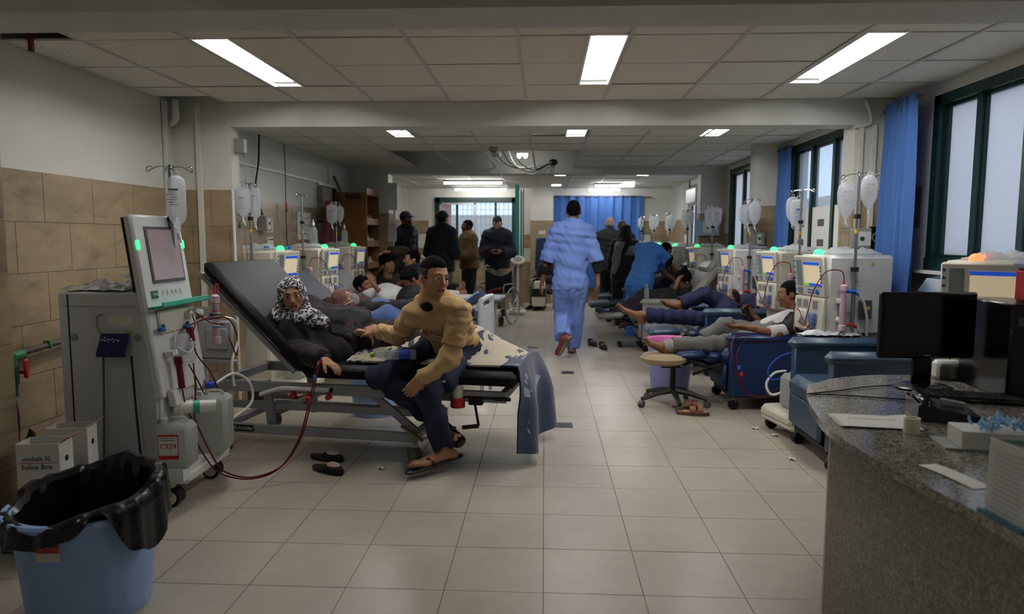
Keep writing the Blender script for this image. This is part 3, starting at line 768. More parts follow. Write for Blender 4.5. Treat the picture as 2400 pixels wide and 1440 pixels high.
hang(L1, -1, .08, .0, 'bottle', 1.2, 'long clear infusion bottle right on the pole behind the black backrest')
hang(L3, -1, -.10, -.0, 'rect', 1.4, 'narrow clear bag left on the pole before the wooden cabinet')
hang(L3, -1, .12, -.02, 'oval', .95, 'small round infusion bag with a long thin line before the wooden cabinet', None, 0, 0.)
# clear bottles standing on the left machines
def bottle(p, label, s=1.):
    t = T('saline_bottle', label, 'bottle', p, 0, 'saline bottles on the machines')
    O('bottle_body', MB().lathe([(.03*s, 0), (.038*s, .006), (.038*s, .15*s), (.03*s, .175*s), (.014*s, .19*s), (.013*s, .205*s)], n=16), M_FLUID, t)
    O('nozzle', MB().lathe([(.014*s, .205*s), (.014*s, .225*s), (.006*s, .235*s), (.004*s, .26*s)], n=10), M_WHITEP, t)
bottle(wp(L2, (.0, -.02, 1.310)), 'clear saline bottle standing on the second machine of the left row', 1.15)
bottle(wp(L3, (.0, -.02, 1.310)), 'clear saline bottle standing on the machine by the wooden cabinet', 1.1)
for x_, y_ in ((-.13, -.10), (.12, -.16)): O('blue_clip', MB().box((x_, y_, 1.325), (.05, .03, .03), .006), M_BLUEC, L1)
# ================================================================== near bed (examination couch)
bed = T('treatment_bed', 'adjustable treatment bed with black padding and raised backrest, nearest the camera', 'bed', (-.815, 4.606, 0), -8)
BW, ZT = .80, .615
def pad(c, d, R=None, m=M_BKVIN, r=.035): return MB().box(c, d, r, R)
def bedw(x, y, z): return wp(bed, (x, y, z))
O('seat_pad', MB().box((-.29, 0, ZT-.045), (.78, BW, .09), .035), M_BKVIN, bed)
O('leg_pad', MB().box((.40, 0, ZT-.05), (.62, BW, .09), .035).box((.68, 0, ZT-.065), (.06, BW-.02, .09), .03), M_BKVIN, bed)
RB = rotm('Y', 44); cb = V((-.70-.32, 0, ZT-.02+.31))
O('backrest_pad', MB().box(cb+V((.02, 0, .02)), (.92, BW+.03, .085), .035, RB), M_BKVIN, bed)
f = MB()
for sy in (-1, 1):
    f.box(cb+V((-.035, sy*(BW/2-.04), -.035)), (.90, .03, .035), .004, RB)
f.box(cb+V((-.30, 0, .24)), (.03, BW-.06, .03), .004, RB); O('backrest_frame', f, M_FRAME, bed)
f = MB()
for sy in (-1, 1): f.box((-.35, sy*(BW/2-.05), ZT-.165), (2.0, .035, .07), .006)
for x in (-1.33, .62): f.box((x, 0, ZT-.165), (.04, BW-.1, .06), .006)
O('upper_frame', f, M_FRAME, bed)
f = MB()
for sy in (-1, 1): f.box((-.62, sy*(BW/2-.06), .165), (1.40, .04, .06), .006)
for x in (-1.28, .05): f.box((x, 0, .165), (.05, BW-.1, .05), .006)
O('lower_frame', f, M_FRAME, bed)
for sy in (-1, 1):
    O('lift_arm', MB().box((-.95, sy*(BW/2-.10), .30), (.06, .025, .36), .004, rotm('Y', -6)), M_FRAME, bed)
    O('lift_arm', MB().box((-.08, sy*(BW/2-.10), .30), (.05, .025, .40), .004, rotm('Y', -52)), M_FRAME, bed)
    O('middle_rail', MB().box((-.62, sy*(BW/2-.12), .31), (1.3, .025, .05), .004), M_FRAME, bed)
O('gas_spring', MB().cyl((-.90, -.27, .27), (-.66, -.27, .38), .022, n=12).cyl((-.68, -.27, .37), (-.53, -.27, .43), .010, n=8), M_STEEL, bed)
O('side_bar', MB().tube([(-.94, -BW/2-.03, ZT-.20), (-.80, -BW/2-.035, ZT-.155), (-.7, -BW/2-.035, ZT-.15), (-.46, -BW/2-.035, ZT-.15)], .014, n=8, k=4), M_WHITEP, bed)
O('end_plug', MB().cyl((-.46, -BW/2-.035, ZT-.15), (-.445, -BW/2-.035, ZT-.15), .016, n=8), M_BLACK, bed)
for x in (-.71, -.60, -.47): O('red_knob', MB().cyl((x, -BW/2-.05, ZT-.195), (x, -BW/2-.015, ZT-.195), .018, n=8).box((x, -BW/2-.03, ZT-.175), (.02, .015, .03)), M_REDC, bed)
pl = O('name_plate', MB().box((-1.12, -BW/2+.038, .17), (.17, .004, .042)), M_BLACK, bed)
O('plate_lettering', text(MB(), 'Schröder', .036, fr((-1.105, -BW/2+.0355, .17), (1, 0, 0), (0, 0, 1))), M_WHITEP, pl)
O('plate_emblem', MB().prism([(0, 0), (.03, 0), (.03, .03)], 0, .001, fr((-1.20, -BW/2+.0355, .155), (1, 0, 0), (0, 0, 1))), M_BLUEC, pl)
wcs = ((-1.26, -.32), (-1.26, .32), (.05, -.32), (.05, .32))
for i, (x, y) in enumerate(wcs):
    c = O('wheel_leg', MB().cyl((x, y, .10), (x, y, .17), .024, n=10).box((x, y, .085), (.04, .03, .07), .004), M_CREAM, bed)
    O('wheel', MB().cyl((x-.012, y-.018, .05), (x+.012, y+.018, .05), .05, n=16), M_TREAD, c)
    if i == 2: O('brake_pedal', MB().box((x, y-.05, .20), (.17, .03, .014), .004, rotm('Y', 32)), mat('olive_pedal', '#8c8a4e', .5), c)
# crank and lever at the foot end
O('crank_clamp', MB().box((.46, -.36, ZT-.19), (.09, .05, .05), .006).cyl((.36, -.36, ZT-.17), (.60, -.38, ZT-.17), .009, n=8), M_BLACK, bed)
O('foot_bolt', MB().cyl((.35, -BW/2+.02, ZT-.17), (.35, -BW/2+.02, ZT-.09), .035, n=16), M_WHITEP, bed)
O('foot_bolt_cap', MB().cyl((.35, -BW/2+.02, ZT-.23), (.35, -BW/2+.02, ZT-.17), .045, n=16), M_REDC, bed)
O('crank_handle', MB().cyl((.46, -.40, ZT-.19), (.49, -.42, ZT-.33), .008, n=8).cyl((.49, -.42, ZT-.33), (.39, -.425, ZT-.345), .013, n=10), M_BLACK, bed)
O('lever', MB().cyl((.58, -.38, ZT-.17), (.68, -.40, ZT-.165), .012, n=8), M_BLACK, bed)
# blanket thrown over the legs and down the foot end
M_BLKT = bpy.data.materials.new('cream_blanket_navy_flowers'); M_BLKT.use_nodes = True
def floral(m, a, c, inv=False):
    nt = m.node_tree; b = nt.nodes['Principled BSDF']; N = nt.nodes.new; L = nt.links.new
    tc = N('ShaderNodeTexCoord'); n1 = N('ShaderNodeTexNoise'); n1.inputs['Scale'].default_value = 5; n1.inputs['Detail'].default_value = 1
    mp = N('ShaderNodeMapping'); mp.inputs['Scale'].default_value = (1, 1, .6); L(tc.outputs['Object'], mp.inputs[0])
    vo = N('ShaderNodeTexVoronoi'); vo.inputs['Scale'].default_value = 9; vo.feature = 'DISTANCE_TO_EDGE'
    wv = N('ShaderNodeTexWave'); wv.inputs['Scale'].default_value = 5; wv.inputs['Distortion'].default_value = 9; wv.inputs['Detail'].default_value = 1
    for q in (n1, vo, wv): L(mp.outputs[0], q.inputs['Vector'])
    g1 = N('ShaderNodeMath'); g1.operation = 'GREATER_THAN'; g1.inputs[1].default_value = .535 if not inv else .60; L(n1.outputs[0], g1.inputs[0])
    g2 = N('ShaderNodeMath'); g2.operation = 'GREATER_THAN'; g2.inputs[1].default_value = .05; L(vo.outputs[0], g2.inputs[0])
    g3 = N('ShaderNodeMath'); g3.operation = 'GREATER_THAN'; g3.inputs[1].default_value = .42; L(wv.outputs[1], g3.inputs[0])
    q1 = N('ShaderNodeMath'); q1.operation = 'MULTIPLY'; L(g1.outputs[0], q1.inputs[0]); L(g2.outputs[0], q1.inputs[1])
    q2 = N('ShaderNodeMath'); q2.operation = 'MULTIPLY'; L(q1.outputs[0], q2.inputs[0]); L(g3.outputs[0], q2.inputs[1])
    mx = N('ShaderNodeMix'); mx.data_type = 'RGBA'; mx.inputs[6].default_value = lin(a); mx.inputs[7].default_value = lin(c); L(q2.outputs[0], mx.inputs[0])
    L(mx.outputs[2], b.inputs['Base Color']); b.inputs['Roughness'].default_value = .95; b.inputs['Sheen Weight'].default_value = .4
    nz = N('ShaderNodeTexNoise'); nz.inputs['Scale'].default_value = 300; bp = N('ShaderNodeBump'); bp.inputs['Strength'].default_value = .35; bp.inputs['Distance'].default_value = .006
    L(nz.outputs[0], bp.inputs['Height']); L(bp.outputs[0], b.inputs['Normal'])
floral(M_BLKT, '#c3b8a2', '#1c2a4a')
M_BLKN = bpy.data.materials.new('navy_blanket_border'); M_BLKN.use_nodes = True; floral(M_BLKN, '#16294e', '#8a94a4', True); MATS['navy_blanket_border'] = M_BLKN
def bk(u, v):
    # u along the bed (lap -> foot -> hanging), v across (far -> near)
    y = .40-.72*v
    s_ = -.40+u*1.72
    leg = .17*math.exp(-((y-.15)/.15)**2)+.10*math.exp(-((y+.06)/.12)**2)*(1 if s_ < .25 else max(0, 1-(s_-.25)*4))
    fade = min(1, max(0, (.70-s_)/.35)); rise = .6+.4*math.sin(min(1, max(0, (s_+.36)/.5))*math.pi/2)
    z = ZT+.012+leg*fade*rise+.012*math.sin(9*s_+4*y)*math.sin(7*y+2)+.02*fade*math.exp(-((s_-.33)/.16)**2)*(1-v)
    if s_ < .70: return (s_, y, z)
    d = s_-.70; fold = .035*math.sin(9*v+1)+.02*math.sin(17*v)
    spread = 1+.10*d
    return (.70+.05*math.sin(min(d*6, 1.57))+fold*min(1, d*3)+.10*d*(1-v), y*spread-.02*d, z-max(0, d-.03)*(1-.25*abs(v-.55)))
b = MB().sheet(bk, 60, 26, .012)
for i, fce in enumerate(b.f):
    cx = sum(b.v[q][0] for q in fce)/len(fce); cz = sum(b.v[q][2] for q in fce)/len(fce)
    if (cx > .60 and cz < ZT+.03) or cz < ZT-.05: b.m[i] = 1
O('blanket', b, [M_BLKT, M_BLKN], None, 'cream fleece blanket with navy flowers draped over the bed foot', 'blanket', loc=None).matrix_basis = bed.matrix_basis.copy()
# water bottle on the couch
wb_ = T('water_bottle', 'clear water bottle with a lime cap lying on the black bed', 'bottle', at(925, 832, 4.22), 4)
M = Matrix.Rotation(math.radians(90), 4, 'Y')
O('bottle_body', MB().lathe([(.0, -.13), (.028, -.13), (.032, -.12), (.032, -.06), (.029, -.05), (.032, -.04), (.029, -.03), (.032, -.02), (.032, .06), (.028, .085), (.014, .11), (.012, .125)], (0, 0, 0), n=18).xf(M @ Matrix.Scale(-1, 4, (0, 0, 1))), M_FLUID, wb_)
O('cap', MB().cyl((-.125, 0, 0), (-.148, 0, 0), .016, n=12), mat('lime_cap', '#8fc21c', .4), wb_)
O('bottle_label', MB().cyl((.03, 0, 0), (.10, 0, 0), .0325, n=18, caps=False), mat('blue_label', '#1d3fa8', .4), wb_)
# slippers below the bed
def slipper(p, rz, label):
    t = T('slipper', label, 'slipper', p, rz, 'pair of black slippers under the bed')
    def out(w, k=1.): return [(w*.5*math.cos(a)*(1.0+.1*math.sin(a)), .125*k*math.sin(a)) for a in [2*math.pi*i/20 for i in range(20)]]
    O('sole', MB().prism(out(.088), 0, .022), M_BLACK, t)
    O('upper', MB().ell((0, -.045, .018), (.044, .085, .04), 16, 8), mat('black_velvet', '#121214', .8), t)
    O('patch', MB().ell((0, -.05, .050), (.031, .05, .018), 14, 6), mat('glitter_patch', '#c9b2aa', .5, var=.2, vs=200), t)
slipper(atz(766, 1078, 0), 68, 'black slipper with a glittery oval patch, farther of the pair'); slipper(atz(768, 1106, 0), 60, 'black slipper with a glittery oval patch, nearer of the pair')

# ================================================================== near dialysis machine on the left
mA = T('dialysis_machine', 'big white dialysis machine with a dark touch screen at the stone-tiled wall', 'medical machine', (-2.3, 3.76, 0), 0, 'dialysis machines')
def WA(*p): return V(p)-V((-2.3, 3.76, 0))
x0, x1, y0, y1 = -2.515, -2.03, 3.50, 3.98
O('cabinet', MB().prism([(x0, .16), (-2.02, .16), (-2.02, .60), (-2.075, 1.115), (x0, 1.115)], y0, y1, fr(WA(0, 0, 0), (1, 0, 0), (0, 0, 1)) @ Matrix.Scale(-1, 4, (0, 0, 1))), M_MGREY, mA)
O('top_cover', MB().box(WA((x0-2.10)/2, 3.74, 1.12), (-2.10-x0, .48, .014), .004), M_MWHITE, mA)
O('panel_seam', MB().box(WA(x0+.05, y0-.001, .64), (.006, .004, .95)), M_BLACK, mA)
O('lid_seam', MB().box(WA(-2.3, y0-.001, 1.055), (.40, .003, .003)), M_GREYP, mA)
O('service_sticker', MB().box(WA(-2.19, y0-.001, .98), (.13, .002, .045)), mat('cream_label', '#d6d3c2', .6), mA)
O('small_sticker', MB().box(WA(-2.145, y0-.001, .92), (.03, .002, .03)), mat('olive_label', '#b3b06a', .6), mA)
for x in (-2.44, -2.10): O('screw_cap', MB().cyl(WA(x, y0-.008, .895), WA(x, y0, .895), .017, n=14), M_GREYP, mA)
O('pen_note', scribble(MB(), .10, .03, fr(WA(-2.33, y0-.001, .995), (.3, 0, -1), (1, 0, .3)), .0013, 5, 5), mat('faded_ink', '#a9abb0', .6), mA)
# leaning front: console, a slab leaning back from the aisle
RA = rotm('Y', -7.4)
def FA(d, y, h): return RA @ V((d, y, h))+WA(-1.985, 3.74, .58)       # d out of the face, y along, h up the face
O('front_panel', MB().box(FA(-.025, 0, .22), (.05, .485, .46), .012, RA).box(FA(-.025, 0, .70), (.05, .485, .52), .014, RA), M_MWHITE, mA)
O('panel_back', MB().box(FA(-.055, 0, .48), (.014, .47, .94), .004, RA), M_BLACK, mA)
O('screen_bezel', MB().box(FA(.002, .02, .745), (.006, .335, .305), .003, RA), M_DGREY, mA)
O('touch_screen', MB().box(FA(.006, .02, .745), (.003, .30, .27), 0, RA), mat('dim_touch_screen', '#8d7f83', .08, emit=.10, ec='#c7b2b6'), mA)
for s in (-1, 1): O('status_lamp', MB().box(FA(.0, s*.222, .80), (.012, .026, .05), .005, RA), M_GLOW, mA)
sl = O('maker_plate', MB().box(FA(.003, -.15, .535), (.003, .06, .04), 0, RA), mat('dark_teal_plate', '#28524e', .5), mA)
O('plate_lettering', text(MB(), 'Dialog', .02, fr(FA(.0055, -.15, .538), RA @ V((0, 1, 0)), RA @ V((0, 0, 1)))), M_WHITEP, sl)
kb = MB()
for i in range(5): kb.cyl(FA(.001, -.06+.045*i, .545), FA(.004, -.06+.045*i, .545), .012, n=12)
O('panel_buttons', kb, mat('pale_button', '#d3d5d6', .4), mA, kind='stuff')
O('tray', MB().box(FA(.035, .02, .468), (.09, .50, .012), .004, RA).box(FA(.078, .02, .478), (.008, .50, .028), .003, RA), mat('mint_tray', '#2fa383', .4), mA)
for s, y in ((1, -.03), (1, .10)): O('capped_syringe', MB().cyl(FA(.04, y, .482), FA(.04, y+.07, .482), .006, n=7).box(FA(.04, y, .482), (.016, .02, .014), .003, RA), M_BLUEC, mA)
O('holder_recess', MB().box(FA(.006, -.02, .385), (.02, .30, .13), .02, RA), M_CREAM, mA)
# tubing hardware on the face
O('clamp_row', MB().box(FA(.02, .12, .40), (.04, .05, .04), .008, RA).cyl(FA(.0, .10, .40), FA(.05, .10, .40), .02, n=10).cyl(FA(.0, .17, .405), FA(.05, .17, .405), .02, n=10), M_WHITEP, mA)
O('pump_cover', MB().box(FA(.03, 0, .22), (.05, .16, .17), .015, RA), M_FILM, mA)
pr_ = O('blood_pump', MB().cyl(FA(0, 0, .21), FA(.03, 0, .21), .062, n=18), M_MGREY, mA); O('pump_rotor', MB().box(FA(.036, 0, .21), (.014, .10, .03), .004, RA), M_STEEL, pr_)
O('air_trap', MB().cyl(FA(.05, .05, .25), FA(.05, .05, .33), .02, n=12), M_BLOOD, mA)
O('drip_chamber', MB().cyl(FA(.05, -.13, .02), FA(.05, -.12, .15), .017, n=12).cyl(FA(.05, -.12, .15), FA(.05, -.12, .19), .021, n=12), M_BLOOD, mA)
for q in (MB().box(FA(.03, -.14, .215), (.05, .05, .03), .004, RA), MB().box(FA(.02, -.16, -.02), (.04, .07, .09), .006, RA)): O('chamber_holder', q, M_WHITEP, mA)
O('line_clamp', MB().box(FA(.02, -.13, -.12), (.04, .05, .12), .006, RA).box(FA(.02, -.03, -.08), (.04, .04, .03), .004, RA), M_CREAM, mA)
O('guide_card', MB().box(FA(.003, .14, .27), (.003, .075, .11), 0, RA), mat('teal_card', '#3f8f8c', .6), mA); O('guide_card_band', MB().box(FA(.005, .14, .24), (.002, .065, .035), 0, RA), mat('cream_label', '#d6d3c2', .6), mA)
O('lower_card', MB().box(FA(.003, .15, .05), (.003, .07, .16), 0, RA), M_PAPER, mA)
for y, h in ((-.19, .35), (.06, .335)): O('blue_clamp', MB().box(FA(.03, y, h), (.03, .04, .02), .005, RA).box(FA(.03, y+.02, h+.006), (.02, .012, .04), .004, RA), M_BLUEC, mA)
O('blue_coupling', MB().box(FA(.04, .20, -.03), (.05, .06, .035), .008, RA), mat('deep_blue_plastic', '#1a3fb0', .4), mA)
bl = MB().tube([FA(.05, .10, .40), FA(.06, .10, .34), FA(.055, .06, .29)], .0042, k=4)
bl.tube([FA(.055, .05, .25), FA(.06, .07, .16), FA(.07, .16, .05), FA(.07, .21, -.07), FA(.06, .17, -.15), FA(.05, .05, -.17), FA(.05, -.02, -.10), FA(.055, .0, .0), FA(.05, .03, .13)], .0042, k=6)
bl.tube([FA(.05, .15, .40), FA(.08, .24, .33), FA(.10, .36, .30)], .0042, k=4)
bl.tube([FA(.05, -.02, .13), FA(.06, .03, .02), FA(.06, .09, -.10), FA(.06, .11, -.16)], .0042, k=5)
bl.tube([FA(.05, -.13, .02), FA(.05, -.12, -.1), FA(.055, -.09, -.16)], .0042, k=4)
bl.tube([FA(.05, .06, .34), FA(.09, .20, .36), FA(.11, .40, .33), FA(.12, .46, .22), FA(.12, .42, .10), FA(.12, .38, .16), FA(.11, .375, .22)], .0042, k=6)
O('blood_line', bl, M_BLOOD, mA)
O('clear_line', MB().tube([FA(.04, -.18, .35), FA(.06, -.12, .33), FA(.06, -.15, .25), FA(.05, -.13, .2)], .004, k=5).tube([FA(.05, -.1, .24), FA(.07, -.05, .20), FA(.08, .0, .22), FA(.07, .01, .27)], .0035, k=5), M_HOSE, mA)
hz = MB().tube([FA(.06, .22, -.03), FA(.12, .34, .0), FA(.17, .42, -.08), FA(.17, .40, -.20), FA(.10, .25, -.26)], .008, k=7)
hz.tube([FA(.09, .40, .34), FA(.12, .47, .30), FA(.12, .46, .18), FA(.10, .38, .06), FA(.10, .36, -.08)], .009, k=6); O('hose', hz, M_HOSE, mA)
# dialyser on an arm past the panel
pd = FA(.05, .36, .30)
dd = O('dialyser', MB().cyl(pd+V((0, 0, -.10)), pd+V((0, 0, .17)), .021, n=14), M_DIAL, mA)
O('end_cap', MB().lathe([(.01, -.02), (.027, -.008), (.027, .03), (.021, .035)], pd+V((0, 0, -.10)), n=14), MATS['clear_pink_cap'], dd); O('end_cap', MB().lathe([(.021, -.035), (.027, -.03), (.027, .008), (.01, .02)], pd+V((0, 0, .17)), n=14), MATS['clear_pink_cap'], dd)
O('red_cap', MB().cyl(pd+V((0, 0, .18)), pd+V((0, 0, .22)), .009, .005, n=8).tube([pd+V((0, 0, .22)), pd+V((.004, .01, .25)), pd+V((.012, .02, .24)), pd+V((.012, .02, .20))], .004, k=4), M_REDC, dd)
O('print', MB().cyl(pd+V((0, 0, -.01)), pd+V((0, 0, .09)), .0216, n=14, caps=False), M_PAPER, dd); O('print_band', MB().cyl(pd+V((0, 0, .085)), pd+V((0, 0, .092)), .0219, n=14, caps=False), M_REDC, dd); O('print_band', MB().cyl(pd+V((0, 0, -.01)), pd+V((0, 0, -.003)), .0219, n=14, caps=False), M_BLUEC, dd)
O('dialyser_arm', MB().box(pd+V((0, 0, .06)), (.06, .055, .035), .006).cyl(pd+V((-.02, 0, .06)), FA(-.03, .24, .34), .010, n=8), M_DGREY, mA)
# base with wheels, canisters
O('base', MB().box(WA(-2.16, 3.72, .155), (.62, .50, .07), .02).prism([(-1.98, .12), (-1.86, .15), (-1.86, .21), (-2.0, .21)], 3.44, 3.98, fr(WA(0, 0, 0), (1, 0, 0), (0, 0, 1)) @ Matrix.Scale(-1, 4, (0, 0, 1))), M_MWHITE, mA)
for x, y in ((-1.97, 3.50), (-1.97, 3.94), (-2.45, 3.54), (-2.45, 3.94)):
    c = O('caster', MB().box(WA(x, y, .095), (.06, .05, .08), .012), M_CREAM, mA); O('wheel', MB().cyl(WA(x+.02, y-.035, .05), WA(x+.02, y+.035, .05), .05, n=18), M_BLACK, c); O('wheel_disc', MB().cyl(WA(x+.02, y-.04, .05), WA(x+.02, y-.034, .05), .035, n=14), M_CREAM, c)
O('lower_body', MB().box(WA(-2.12, 3.74, .40), (.24, .44, .42), .01), M_MWHITE, mA)
def canister(p, label, d=(.19, .14, .24), yaw=0, card=False):
    t = T('canister', label, 'canister', p, yaw, 'dialysate canisters at the near machine')
    O('tank', MB().box((0, 0, d[2]/2), d, .025), M_CAN, t); O('neck_cap', MB().cyl((-d[0]*.28, 0, d[2]-.004), (-d[0]*.28, 0, d[2]+.022), .02, n=12), M_WHITEP, t)
    O('grip', MB().tube([(-.03, 0, d[2]-.01), (-.02, 0, d[2]+.022), (.05, 0, d[2]+.022), (.06, 0, d[2]-.01)], .008, n=6, k=3), M_CAN, t)
    if card:
        k = O('label_card', MB().box((-.012, -d[1]/2-.001, d[2]*.52), (.10, .002, .13)), mat('red_card', '#b5201f', .5), t)
        O('card_face', MB().box((-.012, -d[1]/2-.0025, d[2]*.545), (.093, .001, .10)), M_PAPER, k); O('card_code', text(MB(), 'C924', .038, fr((-.012, -d[1]/2-.0035, d[2]*.54), (1, 0, 0), (0, 0, 1))), M_REDC, k)
        r_ = MB(); [r_.box((-.012, -d[1]/2-.0035, d[2]*.67+.012*q), (.07, .0006, .003)) for q in range(2)]; O('card_print', r_, M_INK, k, kind='stuff')
    return t
canister((-1.935, 3.52, .205), 'milky plastic canister with a red and white C924 label at the machine foot', yaw=8, card=True)
canister((-1.88, 3.82, .205), 'taller plain milky canister behind the labelled one on the machine foot', (.20, .16, .32), 10)
O('filter_tube', MB().cyl(WA(-1.98, 3.60, .50), WA(-1.80, 3.70, .49), .035, n=14), M_WHITEP, mA); O('filter_ring', MB().cyl(WA(-1.90, 3.645, .495), WA(-1.87, 3.66, .494), .0365, n=14), mat('mint_tray', '#2fa383', .4), mA)
# blood lines from the machine to the woman's arm
ln = MB()
for k, (s, e) in enumerate((((405, 890), (0, 0)), ((450, 930), (8, -6)))):
    pts = [at(s[0], s[1], 3.66+.12*k), at(436+22*k, 985, 3.62), at(480+18*k, 1070, 3.66), at(520+8*k, 1112-5*k, 3.72), at(590, 1123-4*k, 3.78), at(655+4*k, 1098-4*k, 3.86), at(700+4*k, 1030, 3.96), at(725+5*k, 940, 4.06), at(742+5*k, 862, 4.16), at(748+5*k, 845, 4.22)]
    ln.tube(pts, .0045, n=7, k=6)
O('blood_line_pair', ln, M_BLOOD, mA, world=True)
O('line_clip', MB().box(at(737, 886, 4.08), (.016, .012, .03), .003), M_BLUEC, mA, world=True); O('line_clip', MB().box(at(722, 938, 4.02), (.022, .016, .035), .004), M_REDC, mA, world=True)
# pole with hooks at the back of the console, saline bag
pole_hook(mA, .21, .10, 1.30, 1.80, .115, sticker=False)
ivbag(wp(mA, (.245, .10, 1.775)), 'full saline bag hanging tilted over the near touch screen', 'bottle', 1.25, 10, grp=None)
# cuff hanging on the side
cf = T('pressure_cuff', 'navy blood pressure cuff hanging on the side of the near machine', 'cuff', at(270, 810, 3.47))
O('wrap', MB().sheet(lambda u, v: (-.075+.15*v, -.02-.022*math.cos(6.0*u+.1), .055-.11*abs(2*((u*1.0) % 1)-1)), 22, 6, .006), mat('navy_cuff_cloth', '#141e4c', .8), cf)
O('hook', MB().tube([at(240, 738, 3.49)-V(cf.location), at(228, 742, 3.46)-V(cf.location), at(228, 765, 3.46)-V(cf.location), at(236, 785, 3.46)-V(cf.location)], .006, k=4), M_GREYP, cf)
O('cuff_tube', MB().tube([at(242, 838, 3.46)-V(cf.location), at(244, 950, 3.46)-V(cf.location), at(244, 1085, 3.46)-V(cf.location)], .006, k=4), M_DGREY, cf)
O('cuff_tube', MB().tube([at(308, 835, 3.46)-V(cf.location), at(318, 950, 3.45)-V(cf.location), at(330, 1070, 3.45)-V(cf.location)], .006, k=4), M_BLACK, cf)
O('print', scribble(MB(), .09, .018, fr((.0, -.047, .035), (1, 0, 0), (0, 0, 1)), .0018, 3, 5), M_WHITEP, cf)
# foil packs and film on top
fp = O('foil_pack', film_pile(MB(), (0, 0, 0), .36, .34, .045, 11, 18), mat('silver_foil', '#b9bbbd', .22, .85), None, 'crumpled silver foil pack lying on top of the near machine', 'packaging'); fp.location = (-2.36, 3.70, 1.130)
fp = O('plastic_wrap', film_pile(MB(), (0, 0, 0), .17, .22, .10, 5, 16), M_FILM, None, 'heap of clear plastic wrap against the back of the near console', 'packaging'); fp.location = (-2.21, 3.82, 1.185)

# ================================================================== bin, boxes, pipes at the left edge
bn = T('waste_bin', 'big ribbed light blue plastic bin in the left foreground', 'bin', (-1.735, 2.5, 0))
M_BIN = mat('light_blue_bin', '#95b5ea', .42, var=.06, vs=6)
O('bin_body', MB().lathe([(.215, 0), (.22, .01), (.258, .40), (.247, .40), (.21, .015), (.0, .015)], n=64, fn=lambda t, q: 1+(.010 if math.cos(16*t) > .6 and q in (1, 2) else 0)), M_BIN, bn)
O('rim', MB().lathe([(.258, .385), (.288, .392), (.292, .408), (.284, .418), (.249, .412)], n=64, caps=False), M_BIN, bn)
lb = O('sticker', MB().sheet(lambda u, v: (.251*math.sin(-.13+.36*u), -.251*math.cos(-.13+.36*u), .345-.062*v), 8, 2, .002), M_PAPER, bn); O('sticker_band', MB().sheet(lambda u, v: (.2525*math.sin(-.13+.36*u), -.2525*math.cos(-.13+.36*u), .345-.03*v), 8, 1, .002), mat('red_card', '#b5201f', .5), lb)
O('sticker_print', scribble(MB(), .085, .012, fr((.2536*math.sin(.05), -.2536*math.cos(.05), .33), (math.cos(.05), math.sin(.05), 0), (0, 0, 1)), .0012, 9, 6), M_PAPER, lb)
def liner(u, v):
    t = 2*math.pi*u; n1 = math.sin(9*t)+.6*math.sin(17*t+1)+.5*math.sin(29*t)
    up = .055+.055*math.sin(t*1.0+.5)+.01*math.sin(5*t)
    if v < .45: k = v/.45; r = .203+.036*k; z = .12+(.40+up-.12)*k
    elif v < .6: k = (v-.45)/.15; r = .239+.058*k; z = .40+up+.012*math.sin(k*3.14)
    else:
        k = (v-.6)/.4; dd_ = lambda c: abs(((t-c+math.pi) % (2*math.pi))-math.pi); dr = .035+.02*math.sin(3*t+.7)+.10*max(0, 1-(dd_(6.0)/.42)**4)-.085*math.exp(-(dd_(5.42)/.14)**2)
        r = .297+.012*k; z = .40+up-(up+dr)*k
    return ((r+.006*n1*(.3+v))*math.cos(t), (r+.006*n1*(.3+v))*math.sin(t), z+.006*n1*v)
O('bin_liner', MB().sheet(liner, 120, 16, .002), mat('black_bin_bag', '#141318', .24, bump=.25, bs=35), None, 'black plastic liner folded over the rim of the big blue bin', 'bin bag').location = (-1.735, 2.5, 0)
O('bag_floor', MB().lathe([(.0, .12), (.216, .13), (.216, .14), (0, .14)], n=32), MATS['black_bin_bag'], bpy.data.objects['bin_liner'])
for q_ in (bn, bpy.data.objects['bin_liner']): q_.scale = (.94, .94, 1)
M_CARD = mat('white_card', '#cfcdc8', .7, var=.05); M_KRAFT = mat('kraft_card', '#8a6440', .8)
def safety_box(p, rz, label, txt):
    t = T('sharps_box', label, 'box', p, rz, 'cardboard safety boxes'); w_, d, h = .175, .12, .30
    b = MB()
    for sx in (-1, 1): b.box((sx*w_/2, 0, h/2), (.004, d, h))
    for sy in (-1, 1): b.box((0, sy*d/2, h/2), (w_, .004, h))
    b.box((0, 0, .004), (w_, d, .004)); O('carton', b, M_CARD, t)
    O('flap', MB().box((w_/2+.02, 0, h+.01), (.05, d*.9, .004), 0, rotm('Y', -35)), M_KRAFT, t); O('flap', MB().box((-w_/2-.012, 0, h-.02), (.03, d*.5, .004), 0, rotm('Y', 60)), M_CARD, t)
    O('hole', MB().cyl((w_/2+.001, 0, h*.72), (w_/2+.004, 0, h*.72), .014, n=12), M_BLACK, t)
    if txt:
        M = fr((-.005, -d/2-.003, .232), (1, 0, 0), (0, 0, 1)); O('lettering', text(text(MB(), 'cimSafe 5L', .028, M), 'Safety Box', .030, M @ Matrix.Translation((0, -.037, 0))), M_INK, t)
        O('red_rule', MB().box((0, -d/2-.003, .214), (w_*.9, .001, .002)), M_REDC, t)
safety_box((at(108, 1100, 2.98).x, 2.98, .20), 10, 'white cardboard box lettered Safety Box behind the blue bin', True)
safety_box((at(172, 1080, 3.20).x, 3.20, .21), 14, 'second white cardboard box with a torn brown flap beside the machine', False)
cr = T('crate', 'dark crate under the white safety boxes', 'crate', (-2.19, 3.10, 0)); O('crate_box', MB().box((0, 0, .104), (.46, .42, .205), .01), M_DGREY, cr)
